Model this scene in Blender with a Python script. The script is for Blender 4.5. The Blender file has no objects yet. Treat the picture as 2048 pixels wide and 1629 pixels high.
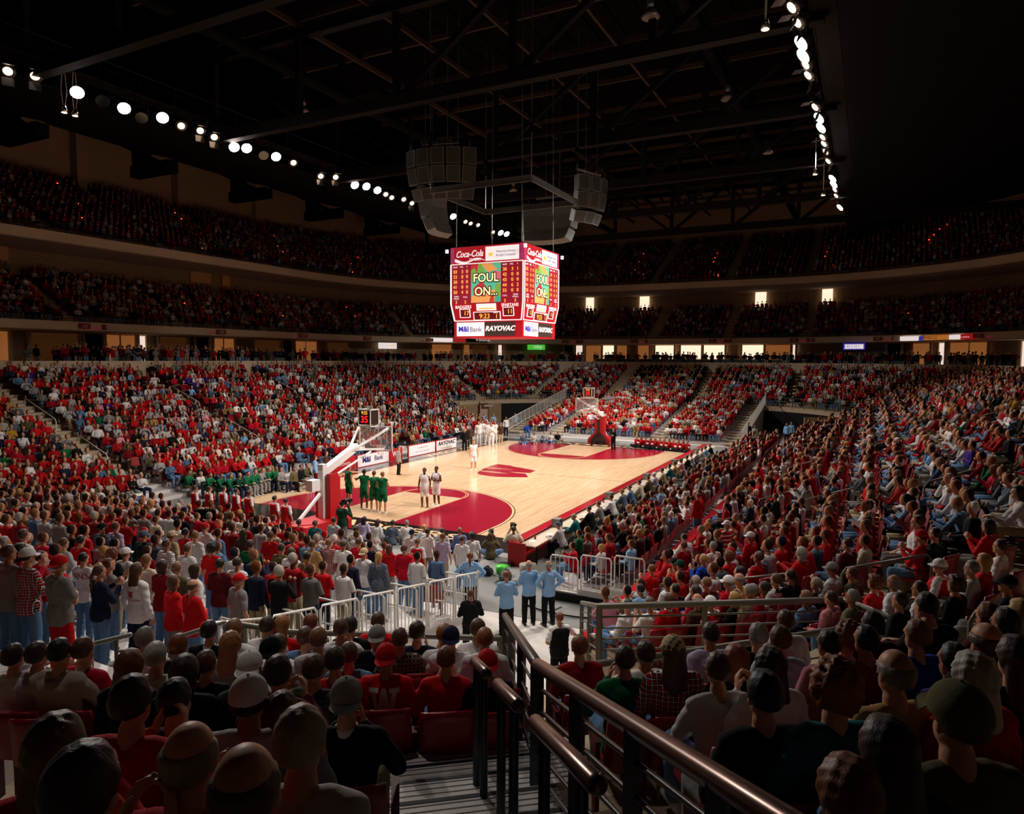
import bpy, bmesh, math, random
import numpy as np
from mathutils import Vector, Matrix, noise

S = bpy.context.scene
C = S.collection
random.seed(7)
PI = math.pi
# ---------------------------------------------------------------- camera
CAM = Vector((-23.47, -19.73, 7.05)); YAW = math.radians(27.38); PITCH = math.radians(-4.0); ROLL = math.radians(.3); FPX = 1380.0
fw = Vector((math.cos(YAW) * math.cos(PITCH), math.sin(YAW) * math.cos(PITCH), math.sin(PITCH)))
rt = Vector((math.sin(YAW), -math.cos(YAW), 0)); up = rt.cross(fw)
c_, s_ = math.cos(ROLL), math.sin(ROLL)
rt, up = rt * c_ + up * s_, up * c_ - rt * s_
cd = bpy.data.cameras.new('camera'); cam = bpy.data.objects.new('camera', cd); C.objects.link(cam)
M = Matrix((rt, up, -fw)).transposed().to_4x4(); M.translation = CAM; cam.matrix_world = M
cd.sensor_width = 36; cd.lens = 36 * FPX / 2048; cd.clip_start = .05; cd.clip_end = 400
S.camera = cam
# ---------------------------------------------------------------- colour management, world
S.view_settings.view_transform = 'Standard'; S.view_settings.look = 'None'; S.view_settings.gamma = 1
S.view_settings.use_curve_mapping = False; S.view_settings.exposure = 0.0
S.cycles.max_bounces = 5; S.cycles.diffuse_bounces = 3; S.cycles.glossy_bounces = 2; S.cycles.transmission_bounces = 3
S.cycles.sample_clamp_indirect = 4
w = bpy.data.worlds.new('world'); S.world = w; w.use_nodes = True
w.node_tree.nodes['Background'].inputs[0].default_value = (.75, .55, .38, 1); w.node_tree.nodes['Background'].inputs[1].default_value = .002
# ---------------------------------------------------------------- lights: the floodlights on the two long catwalks, and added fill spots
LAMPE = 11000
def spot(loc, aim, e, ang, blend=.6, r=.28, col=(1, .92, .85)):
    l = bpy.data.lights.new('floodlight_beam', 'SPOT'); l.energy = e; l.spot_size = math.radians(ang); l.spot_blend = blend; l.shadow_soft_size = r; l.color = col
    o = bpy.data.objects.new('floodlight_beam', l); C.objects.link(o); o.location = loc
    o.rotation_euler = (Vector(aim) - Vector(loc)).to_track_quat('-Z', 'Y').to_euler()
for x, ax in ((1.0, 4), (8.3, 9), (15.5, 14), (22.7, 19), (29.5, 24), (39, 30)):
    spot((x, 16.6, 20.2), (ax, -3.0, 0), LAMPE, 66, .8)
for x, ax in ((-1.0, 3), (6.5, 8), (14.0, 13), (20.5, 18), (27.5, 23), (36, 28)):
    spot((x, -16.8, 19.2), (ax, 3.5, 0), LAMPE, 66, .8)
# floodlights turned down onto the near end and the lower stands, then added fill
spot((6, 16.6, 20.2), (-10, -7, 1), 19000, 56, .95)
spot((4, -16.8, 19.2), (-11, -3, 1), 13000, 58, .95)
spot((11, 16.6, 20.2), (-6.5, -18.5, 1), 14000, 48, .95)
spot((9, -16.8, 19.2), (0, -18, 2), 6500, 84, .9)
spot((20, 16.6, 20.2), (8, -17, 1), 17000, 48, .9)
spot((34, 16.6, 20.2), (28, -16, 1), 17000, 48, .9)
spot((6, -16.8, 19.2), (2, 14.5, 1), 9500, 44, .9)
spot((22, -16.8, 19.2), (20, 14.5, 1), 10500, 46, .9)
spot((24, 16.6, 20.2), (43, -4, 1), 22000, 50, .9)
spot((24, -16.8, 19.2), (42, 11, 1), 21000, 50, .9)
spot((-12, -13, 20.4), (-12.0, -13.0, 0), 6500, 52, 1.0)  # three fill spots added off the catwalks to lift the near end
spot((-18, -12, 20.8), (-16.5, -14.5, 3), 1700, 40, 1.0)
spot((-12, 10, 20.4), (-13, -4, 0), 4000, 60, 1.0)
# dim work lights that hang over the upper rows
# ---------------------------------------------------------------- helpers
def srgb(h):
    h = h.lstrip('#'); return tuple((lambda c: c / 12.92 if c <= .04045 else ((c + .055) / 1.055) ** 2.4)(int(h[i:i + 2], 16) / 255) for i in (0, 2, 4))
MATS = {}
def mat(name, col, rough=.6, metal=0, spec=.4, emit=None, es=1, bump=0, bscale=30, var=0, coat=0):
    if name in MATS: return MATS[name]
    m = bpy.data.materials.new(name); m.use_nodes = True; nt = m.node_tree; b = nt.nodes['Principled BSDF']
    if isinstance(col, str): col = srgb(col)
    b.inputs['Base Color'].default_value = (*col, 1); b.inputs['Roughness'].default_value = rough; b.inputs['Metallic'].default_value = metal
    b.inputs['Specular IOR Level'].default_value = spec
    if coat: b.inputs['Coat Weight'].default_value = coat; b.inputs['Coat Roughness'].default_value = .1
    if emit is not None:
        if isinstance(emit, str): emit = srgb(emit)
        b.inputs['Emission Color'].default_value = (*emit, 1); b.inputs['Emission Strength'].default_value = es
        m.cycles.emission_sampling = 'NONE'
    tc = nt.nodes.new('ShaderNodeTexCoord')
    if bump or var:
        n = nt.nodes.new('ShaderNodeTexNoise'); n.inputs['Scale'].default_value = bscale; n.inputs['Detail'].default_value = 4
        nt.links.new(tc.outputs['Object'], n.inputs['Vector'])
        if bump:
            bp = nt.nodes.new('ShaderNodeBump'); bp.inputs['Strength'].default_value = bump; bp.inputs['Distance'].default_value = .02
            nt.links.new(n.outputs['Fac'], bp.inputs['Height']); nt.links.new(bp.outputs['Normal'], b.inputs['Normal'])
        if var:
            mx = nt.nodes.new('ShaderNodeMix'); mx.data_type = 'RGBA'; mx.inputs[6].default_value = (*[c * (1 - var) for c in col], 1); mx.inputs[7].default_value = (*[min(1, c * (1 + var)) for c in col], 1)
            nt.links.new(n.outputs['Fac'], mx.inputs[0]); nt.links.new(mx.outputs[2], b.inputs['Base Color'])
    MATS[name] = m; return m
def tag(o, label=None, cat=None, group=None, kind=None):
    if label: o['label'] = label
    if cat: o['category'] = cat
    if group: o['group'] = group
    if kind: o['kind'] = kind
    return o
def root(name, loc, label, cat, group=None, rz=0):
    o = bpy.data.objects.new(name, None); C.objects.link(o); o.location = loc; o.rotation_euler = (0, 0, rz); o.empty_display_size = .2
    return tag(o, label, cat, group)
class MB:
    def __init__(s): s.v = []; s.f = []
    def quad(s, *p): n = len(s.v); s.v += [tuple(q) for q in p]; s.f.append(tuple(range(n, n + len(p)))); return s
    def box(s, c, d, rz=0, M=None):
        n = len(s.v); ca, sa = math.cos(rz), math.sin(rz)
        for x, y, z in ((-1, -1, -1), (1, -1, -1), (1, 1, -1), (-1, 1, -1), (-1, -1, 1), (1, -1, 1), (1, 1, 1), (-1, 1, 1)):
            x, y, z = x * d[0] / 2, y * d[1] / 2, z * d[2] / 2
            p = Vector((c[0] + x * ca - y * sa, c[1] + x * sa + y * ca, c[2] + z))
            s.v.append(tuple(p if M is None else M @ p))
        s.f += [tuple(n + i for i in q) for q in ((0, 3, 2, 1), (4, 5, 6, 7), (0, 1, 5, 4), (1, 2, 6, 5), (2, 3, 7, 6), (3, 0, 4, 7))]; return s
    def bar(s, a, b, wd, ht=None):
        a, b = Vector(a), Vector(b); d = (b - a).normalized(); x = d.cross(Vector((0, 0, 1)))
        x = Vector((1, 0, 0)) if x.length < 1e-4 else x.normalized(); z = x.cross(d).normalized(); ht = ht or wd; n = len(s.v)
        for p in (a, b):
            for i, j in ((-1, -1), (1, -1), (1, 1), (-1, 1)): s.v.append(tuple(p + x * (i * wd / 2) + z * (j * ht / 2)))
        s.f += [tuple(n + i for i in q) for q in ((0, 1, 2, 3), (7, 6, 5, 4), (0, 4, 5, 1), (1, 5, 6, 2), (2, 6, 7, 3), (3, 7, 4, 0))]; return s
    def tube(s, pts, r, n=8):
        limb(s.v, s.f, pts, [r] * len(pts), n); return s
    def disc(s, c, r, nrm, depth=.02, n=20, r2=None):
        nrm = Vector(nrm).normalized(); a, b = frame_of(nrm); c = Vector(c)
        loft(s.v, s.f, [(c, a, b, r, r), (c + nrm * depth, a, b, r2 or r, r2 or r)], n); return s
    def build(s, name, m, parent=None, smooth=False):
        me = bpy.data.meshes.new(name); me.from_pydata(s.v, [], s.f); me.update()
        if smooth: me.polygons.foreach_set('use_smooth', [True] * len(me.polygons))
        me.materials.append(m); o = bpy.data.objects.new(name, me); C.objects.link(o)
        if parent: o.parent = parent
        return o
def struct(name, mb, m, smooth=False):
    o = mb.build(name, m, None, smooth); o['kind'] = 'structure'; return o
def part(name, mb, m, parent, smooth=False, label=None):
    o = mb.build(name, m, parent, smooth)
    if label: o['label'] = label
    return o
def link(name, me, parent=None, m=None):
    o = bpy.data.objects.new(name, me); C.objects.link(o)
    if parent: o.parent = parent
    if m is not None:
        if not me.materials: me.materials.append(None)
        o.material_slots[0].link = 'OBJECT'; o.material_slots[0].material = m
    return o
_tc = {}
def text(name, s, size, m, parent, loc, rx=(1, 0, 0), ux=(0, 0, 1), ext=.004, align='CENTER', xs=1.0, shear=0.0, bold=0.0):
    """flat lettering: rx = reading direction, ux = up direction of the letters"""
    k = (s, shear, bold, align)
    if k not in _tc:
        cu = bpy.data.curves.new('t', 'FONT'); cu.body = s; cu.align_x = align; cu.align_y = 'CENTER'; cu.shear = shear; cu.offset = bold; cu.extrude = .01; cu.resolution_u = 3
        o = bpy.data.objects.new('t', cu); C.objects.link(o); dg = bpy.context.evaluated_depsgraph_get()
        _tc[k] = bpy.data.meshes.new_from_object(o.evaluated_get(dg)); bpy.data.objects.remove(o)
        _tc[k].materials.clear()
    me = _tc[k].copy(); rx, ux = Vector(rx).normalized(), Vector(ux).normalized(); n = rx.cross(ux)
    T = Matrix((rx * size * xs, ux * size, n * ext / .01)).transposed().to_4x4(); T.translation = Vector(loc)
    me.transform(T); me.materials.append(m); o = bpy.data.objects.new(name, me); C.objects.link(o)
    if parent: o.parent = parent
    return o
# ---------------------------------------------------------------- figures
def frame_of(d, hint=(0, 0, 1)):
    d = Vector(d).normalized(); h = Vector(hint)
    if abs(d.dot(h)) > .95: h = Vector((0, 1, 0))
    a = d.cross(h).normalized(); b = a.cross(d).normalized()
    return a, b

def loft(vs, fs, secs, n=10, cap=True):
    """secs: list of (centre, axis a, axis b, ra, rb)"""
    base = len(vs)
    for c, a, b, ra, rb in secs:
        for k in range(n):
            t = 2 * math.pi * k / n
            vs.append(tuple(c + a * (ra * math.cos(t)) + b * (rb * math.sin(t))))
    for i in range(len(secs) - 1):
        for k in range(n):
            p = base + i * n + k; q = base + i * n + (k + 1) % n
            fs.append((p, q, q + n, p + n))
    if cap:
        fs.append(tuple(base + k for k in range(n))[::-1])
        fs.append(tuple(base + (len(secs) - 1) * n + k for k in range(n)))

def limb(vs, fs, pts, rs, n=10, flat=1.0, hint=(0, 0, 1)):
    """a tapering limb through pts with rounded ends"""
    P = [Vector(p) for p in pts]; secs = []
    a = None
    for i, p in enumerate(P):
        d = (P[min(i + 1, len(P) - 1)] - P[max(i - 1, 0)]).normalized()
        if a is None: a, b = frame_of(d, hint)
        else:
            b = (a.cross(d)).normalized(); a = d.cross(b).normalized(); b = a.cross(d).normalized()
        if i == 0:
            dd = (P[1] - P[0]).normalized()
            secs.append((p - dd * rs[0] * .85, a, b, rs[0] * .4 * flat, rs[0] * .4))
            secs.append((p - dd * rs[0] * .5, a, b, rs[0] * .82 * flat, rs[0] * .82))
        secs.append((p, a, b, rs[i] * flat, rs[i]))
        if i == len(P) - 1:
            dd = (P[-1] - P[-2]).normalized()
            secs.append((p + dd * rs[i] * .5, a, b, rs[i] * .82 * flat, rs[i] * .82))
            secs.append((p + dd * rs[i] * .85, a, b, rs[i] * .4 * flat, rs[i] * .4))
    loft(vs, fs, secs, n)

def ball(vs, fs, c, r, nu=12, nv=8, M=None):
    c = Vector(c); secs = []
    X, Y, Z = (Vector((1, 0, 0)), Vector((0, 1, 0)), Vector((0, 0, 1))) if M is None else M
    for j in range(nv + 1):
        t = math.pi * (j + .25) / (nv + .5) - math.pi / 2
        secs.append((c + Z * (math.sin(t) * r[2]), X, Y, r[0] * math.cos(t), r[1] * math.cos(t)))
    loft(vs, fs, secs, nu)

def py_mesh(name, vs, fs):
    me = bpy.data.meshes.new(name); me.from_pydata([tuple(v) for v in vs], [], fs); me.update()
    return me

def remeshed(name, vs, fs, voxel, smooth=2, ratio=1.0):
    me = py_mesh(name, vs, fs); o = bpy.data.objects.new(name, me); C.objects.link(o)
    m = o.modifiers.new('r', 'REMESH'); m.mode = 'VOXEL'; m.voxel_size = voxel; m.use_smooth_shade = True
    if smooth:
        s = o.modifiers.new('s', 'SMOOTH'); s.factor = .5; s.iterations = smooth
    if ratio < 1:
        d = o.modifiers.new('d', 'DECIMATE'); d.ratio = ratio
    dg = bpy.context.evaluated_depsgraph_get()
    out = bpy.data.meshes.new_from_object(o.evaluated_get(dg))
    bpy.data.objects.remove(o); bpy.data.meshes.remove(me)
    out.name = name
    out.polygons.foreach_set('use_smooth', [True] * len(out.polygons))
    return out

# poses: joints in metres, +Y forward, +X to the figure's right, origin on the floor under the hips
def pose(kind):
    st = kind.startswith('stand')
    J = {}
    if st:
        hz = .93; J['pel'] = Vector((0, 0, hz)); J['lean'] = 0
        J['hip'] = [Vector((s * .09, 0, hz - .02)) for s in (-1, 1)]
        w = .11 if 'wide' not in kind else .17
        J['knee'] = [Vector((s * w, .02, .50)) for s in (-1, 1)]
        J['ank'] = [Vector((s * (w + .01), -.02, .09)) for s in (-1, 1)]
    elif kind.startswith('floor'):
        hz = .13; J['pel'] = Vector((0, 0, hz)); J['lean'] = .08
        J['hip'] = [Vector((s * .09, .02, hz)) for s in (-1, 1)]
        J['knee'] = [Vector((s * .36, .32, .22)) for s in (-1, 1)]
        J['ank'] = [Vector((s * -.10, .42, .09)) for s in (-1, 1)]
    elif kind.startswith('kneel'):
        hz = .50; J['pel'] = Vector((0, 0, hz)); J['lean'] = .05
        J['hip'] = [Vector((s * .09, .0, hz - .02)) for s in (-1, 1)]
        J['knee'] = [Vector((-.12, .12, .08)), Vector((.14, .40, .48))]
        J['ank'] = [Vector((-.12, -.30, .08)), Vector((.14, .40, .09))]
    else:
        hz = .53; J['pel'] = Vector((0, 0, hz)); J['lean'] = {'sit_lean': .30, 'sit_fold': -.05, 'sit_lap': -.03, 'sit_clap': .05, 'sit_chin': .12, 'sit_cross': -.06}.get(kind, 0)
        J['hip'] = [Vector((s * .09, .03, hz)) for s in (-1, 1)]
        J['knee'] = [Vector((s * .15, .46, .53)) for s in (-1, 1)]
        J['ank'] = [Vector((s * .14, .44, .09)) for s in (-1, 1)]
        if kind == 'sit_cross':
            J['knee'][1] = Vector((.13, .46, .60)); J['ank'][1] = Vector((-.22, .50, .56))
    L = J['lean']
    up = Vector((0, math.sin(L), math.cos(L)))
    p = J['pel']
    J['waist'] = p + up * .16; J['chest'] = p + up * .36
    J['sho'] = [p + up * .47 + Vector((s * .175, -.01, 0)) for s in (-1, 1)]
    J['neck'] = p + up * .53 + Vector((0, .005, 0))
    hl = L * .45
    J['head'] = p + up * .56 + Vector((0, math.sin(hl) * .14 + .018, math.cos(hl) * .135))
    S = J['sho']
    if kind in ('sit_lap', 'sit', 'sit_cross'):
        J['elb'] = [S[i] + Vector((s * .09, .03, -.27)) for i, s in enumerate((-1, 1))]
        J['wri'] = [Vector((s * .10, .28, p.z + .12)) for s in (-1, 1)]; J['hd'] = [Vector((-s * .55, .8, -.2)) for s in (-1, 1)]; J['hn'] = Vector((0, 0, -1))
    elif kind == 'sit_lean':
        J['elb'] = [Vector((s * .20, .36, p.z + .13)) for s in (-1, 1)]
        J['wri'] = [Vector((s * .05, .56, p.z + .22)) for s in (-1, 1)]; J['hd'] = [Vector((-s * .5, .8, -.1)) for s in (-1, 1)]; J['hn'] = Vector((0, 0, -1))
    elif kind in ('sit_fold', 'stand_fold'):
        J['elb'] = [S[i] + Vector((s * .09, .05, -.27)) for i, s in enumerate((-1, 1))]
        J['wri'] = [S[i] + Vector((-s * .16, .20 + .035 * i, -.21 - .02 * i)) for i, s in enumerate((-1, 1))]; J['hd'] = [Vector((-s * .95, -.12, .05)) for s in (-1, 1)]; J['hn'] = Vector((0, -1, 0))
    elif kind in ('sit_clap', 'stand_clap'):
        J['elb'] = [S[i] + Vector((s * .12, .10, -.24)) for i, s in enumerate((-1, 1))]
        J['wri'] = [S[i] + Vector((-s * .10, .31, -.06)) for i, s in enumerate((-1, 1))]; J['hd'] = [Vector((-s * .25, .55, .8)) for s in (-1, 1)]; J['hn'] = None
    elif kind == 'sit_chin':
        J['elb'] = [Vector((-.19, .30, p.z + .12)), S[1] + Vector((.05, .20, -.22))]
        J['wri'] = [Vector((-.02, .40, p.z + .12)), J['head'] + Vector((.03, .10, -.15))]; J['hd'] = [Vector((.8, .5, -.1)), Vector((-.25, .0, .9))]; J['hn'] = None
    elif kind == 'stand_hips':
        J['elb'] = [S[i] + Vector((s * .22, -.06, -.20)) for i, s in enumerate((-1, 1))]
        J['wri'] = [Vector((s * .18, .02, p.z + .08)) for s in (-1, 1)]; J['hd'] = [Vector((-s * .6, .6, -.35)) for s in (-1, 1)]; J['hn'] = None
    elif kind in ('stand_film', 'kneel_film', 'floor_film'):
        J['elb'] = [S[i] + Vector((s * .14, .14, -.20)) for i, s in enumerate((-1, 1))]
        J['wri'] = [J['head'] + Vector((s * .09, .20, -.02)) for s in (-1, 1)]; J['hd'] = [Vector((-s * .2, .5, .8)) for s in (-1, 1)]; J['hn'] = None
    elif kind == 'stand_lean':
        J['elb'] = [S[0] + Vector((-.10, .02, -.27)), S[1] + Vector((.20, .10, -.20))]
        J['wri'] = [S[0] + Vector((.02, .2, -.40)), S[1] + Vector((.32, .24, -.30))]; J['hd'] = [Vector((.7, .6, -.1)), Vector((.6, .5, -.2))]; J['hn'] = Vector((0, 0, -1))
    elif kind == 'stand_reach':
        J['elb'] = [S[i] + Vector((s * .20, .12, -.13)) for i, s in enumerate((-1, 1))]
        J['wri'] = [S[i] + Vector((s * .30, .33, -.10)) for i, s in enumerate((-1, 1))]; J['hd'] = [Vector((s * .3, .9, 0)) for s in (-1, 1)]; J['hn'] = Vector((0, 0, -1))
    else:
        J['elb'] = [S[i] + Vector((s * .07, -.02, -.29)) for i, s in enumerate((-1, 1))]
        J['wri'] = [S[i] + Vector((s * .08, .07, -.53)) for i, s in enumerate((-1, 1))]; J['hd'] = [Vector((0, .12, -1)) for s in (-1, 1)]; J['hn'] = None
    return J

def hand(vs, fs, w, d, n, side):
    d = Vector(d).normalized()
    if n is None: n = Vector((-side, 0, 0))
    n = (n - d * n.dot(d)).normalized(); x = d.cross(n).normalized()
    if x.dot(Vector((0, 1, .3))) < 0 and side: pass
    loft(vs, fs, [(w - d * .02, x, n, .024, .02), (w + d * .02, x, n, .032, .017), (w + d * .06, x, n, .04, .014), (w + d * .09, x, n, .038, .012)], 10)
    for k, (o, ln) in enumerate(((-.031, .062), (-.0105, .075), (.0105, .070), (.031, .054))):
        b = w + d * .085 + x * o; c = b + d * ln * .5 + n * .010 + x * o * .12; e = b + d * ln * .85 + n * .034 + x * o * .12
        limb(vs, fs, [b, c, e], [.0098, .0092, .0082], 6)
    t = w + d * .02 - x * .026
    limb(vs, fs, [t, t + d * .035 - x * .028 + n * .01, t + d * .062 - x * .032 + n * .026], [.0125, .0108, .009], 6)

def torso_secs(J, g, hem=0.0, female=False):
    p = J['pel']; X = Vector((1, 0, 0)); L = J['lean']; F = Vector((0, math.cos(L), -math.sin(L))); U = Vector((0, math.sin(L), math.cos(L)))
    wv = .135 if female else .148
    rows = [(-.06 - hem, .155, .115, 0), (.0, .165, .12, 0), (.09, .15, .108, .0), (.18, wv, .102, .005), (.27, .158, .108, .012), (.36, .176, .117, .012), (.43, .178, .108, .0), (.475, .158, .088, -.006), (.505, .105, .068, -.006), (.53, .066, .056, -.004)]
    return [(p + U * z + F * dy, X, F, rx + g, ry + g) for z, rx, ry, dy in rows]

def build_body(kind, female=False):
    J = pose(kind); vs, fs = [], []
    loft(vs, fs, torso_secs(J, -.006, 0, female), 16)
    limb(vs, fs, [J['neck'] - Vector((0, .01, .05)), J['neck'] + Vector((0, .004, .05))], [.060, .056], 12)
    for i in (0, 1): limb(vs, fs, [J['neck'] + Vector((0, -.012, -.015)), J['neck'] * .45 + J['sho'][i] * .55 + Vector((0, -.005, .0)), J['sho'][i]], [.040, .036, .036], 8)
    h = J['head']
    ball(vs, fs, h + Vector((0, -.008, .022)), (.077, .096, .098), 14, 10)
    ball(vs, fs, h + Vector((0, .022, -.052)), (.058, .066, .07), 12, 8)
    ball(vs, fs, h + Vector((0, .072, -.088)), (.026, .02, .02), 8, 6)
    loft(vs, fs, [(h + Vector((0, .082, .02)), Vector((1, 0, 0)), Vector((0, 1, 0)), .009, .010), (h + Vector((0, .096, -.012)), Vector((1, 0, 0)), Vector((0, 1, 0)), .013, .014), (h + Vector((0, .092, -.028)), Vector((1, 0, 0)), Vector((0, 1, 0)), .017, .012)], 8)
    ball(vs, fs, h + Vector((0, .083, -.055)), (.024, .010, .010), 8, 6)
    for s in (-1, 1):
        ball(vs, fs, h + Vector((s * .078, -.012, -.012)), (.010, .020, .032), 8, 6)
        ball(vs, fs, h + Vector((s * .032, .077, .028)), (.022, .010, .008), 8, 6)
    for i, s in enumerate((-1, 1)):
        limb(vs, fs, [J['sho'][i], (J['sho'][i] + J['elb'][i]) / 2, J['elb'][i]], [.044, .042, .039], 10)
        limb(vs, fs, [J['elb'][i], J['elb'][i] * .65 + J['wri'][i] * .35, J['wri'][i]], [.039, .038, .026], 10)
        hand(vs, fs, J['wri'][i], J['hd'][i], J['hn'], s)
        limb(vs, fs, [J['hip'][i], (J['hip'][i] + J['knee'][i]) / 2, J['knee'][i]], [.085, .075, .056], 12)
        k, a = J['knee'][i], J['ank'][i]
        limb(vs, fs, [k, k * .7 + a * .3, a], [.054, .057, .036], 10)
        limb(vs, fs, [a + Vector((0, -.03, -.05)), a + Vector((0, .12, -.055))], [.038, .034], 8)
    me = remeshed('body', vs, fs, .0085, 2)
    # eyes and mouth as small coloured islands of the same mesh
    bm = bmesh.new(); bm.from_mesh(me)
    ev, ef, mi = [], [], []
    for s in (-1, 1):
        n0 = len(ef); ball(ev, ef, h + Vector((s * .031, .084, .010)), (.013, .008, .0075), 8, 6); mi += [1] * (len(ef) - n0)
        n0 = len(ef); ball(ev, ef, h + Vector((s * .031, .0905, .010)), (.0055, .003, .0055), 8, 6); mi += [2] * (len(ef) - n0)
    n0 = len(ef); ball(ev, ef, h + Vector((0, .0905, -.055)), (.022, .0055, .006), 8, 6); mi += [3] * (len(ef) - n0)
    bv = [bm.verts.new(v) for v in ev]
    for f, m in zip(ef, mi):
        q = bm.faces.new([bv[i] for i in f]); q.material_index = m; q.smooth = True
    bm.to_mesh(me); bm.free()
    return me, J

def build_shirt(J, sleeve='long', female=False, g=.016, hem=.06):
    vs, fs = [], []
    sec = torso_secs(J, g, hem if J['pel'].z > .6 else .02, female)
    sec = [(c, a, b, ra + (.014 if q < 3 else 0), rb + (.016 if q < 3 else 0)) for q, (c, a, b, ra, rb) in enumerate(sec)]
    loft(vs, fs, sec[:-1], 18)
    for i, s in enumerate((-1, 1)):
        S, E, W = J['sho'][i], J['elb'][i], J['wri'][i]
        limb(vs, fs, [J['neck'] + Vector((0, -.012, -.035)), J['neck'] * .45 + S * .55 + Vector((0, -.006, .0)), S], [.056, .062, .072], 10)
        limb(vs, fs, [S + Vector((-s * .02, 0, -.008)), S * .5 + E * .5, E if sleeve == 'long' else S * .25 + E * .75], [.078, .064, .056 if sleeve == 'long' else .066], 12) if sleeve != 'none' else ball(vs, fs, S + Vector((-s * .02, 0, .0)), (.062, .064, .066), 10, 8)
        if sleeve == 'long': limb(vs, fs, [E, E * .6 + W * .4, E * .06 + W * .94], [.056, .052, .038], 12)
        if sleeve == 'none': pass
    return remeshed('shirt', vs, fs, .013, 4, .55)

def build_trousers(J, short=False, g=.012):
    vs, fs = [], []
    p = J['pel']; X = Vector((1, 0, 0)); Y = Vector((0, 1, 0))
    loft(vs, fs, [(p + Vector((0, 0, -.10)), X, Y, .135, .105), (p + Vector((0, 0, -.04)), X, Y, .165 + g, .12 + g), (p + Vector((0, 0, .03)), X, Y, .162 + g, .118 + g), (p + Vector((0, 0, .075)), X, Y, .15 + g, .106 + g)], 16)
    for i, s in enumerate((-1, 1)):
        H, K, A = J['hip'][i], J['knee'][i], J['ank'][i]
        limb(vs, fs, [H, H * .5 + K * .5, K if not short else H * .15 + K * .85], [.088 + g * .4, .082 + g, .068 + g * (2.4 if short else 1)], 12)
        if not short:
            limb(vs, fs, [K, K * .6 + A * .4, A + (K - A) * .02], [.068 + g, .066 + g, .056 + g], 12)
    return remeshed('trousers', vs, fs, .013, 3, .55)

def build_shoes(J):
    vs, fs = [], []
    for i, s in enumerate((-1, 1)):
        a = J['ank'][i]; X = Vector((1, 0, 0)); Z = Vector((0, 0, 1)); z0 = a.z - .09
        q = Vector((a.x, a.y, z0))
        loft(vs, fs, [(q + Vector((0, -.075, .045)), X, Z, .03, .038), (q + Vector((0, -.05, .052)), X, Z, .042, .052), (q + Vector((0, .03, .055)), X, Z, .042, .054), (q + Vector((0, .10, .042)), X, Z, .047, .04), (q + Vector((0, .17, .034)), X, Z, .044, .031), (q + Vector((0, .205, .026)), X, Z, .026, .02)], 12)
    me = py_mesh('shoes', vs, fs); me.polygons.foreach_set('use_smooth', [True] * len(me.polygons)); return me

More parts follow.
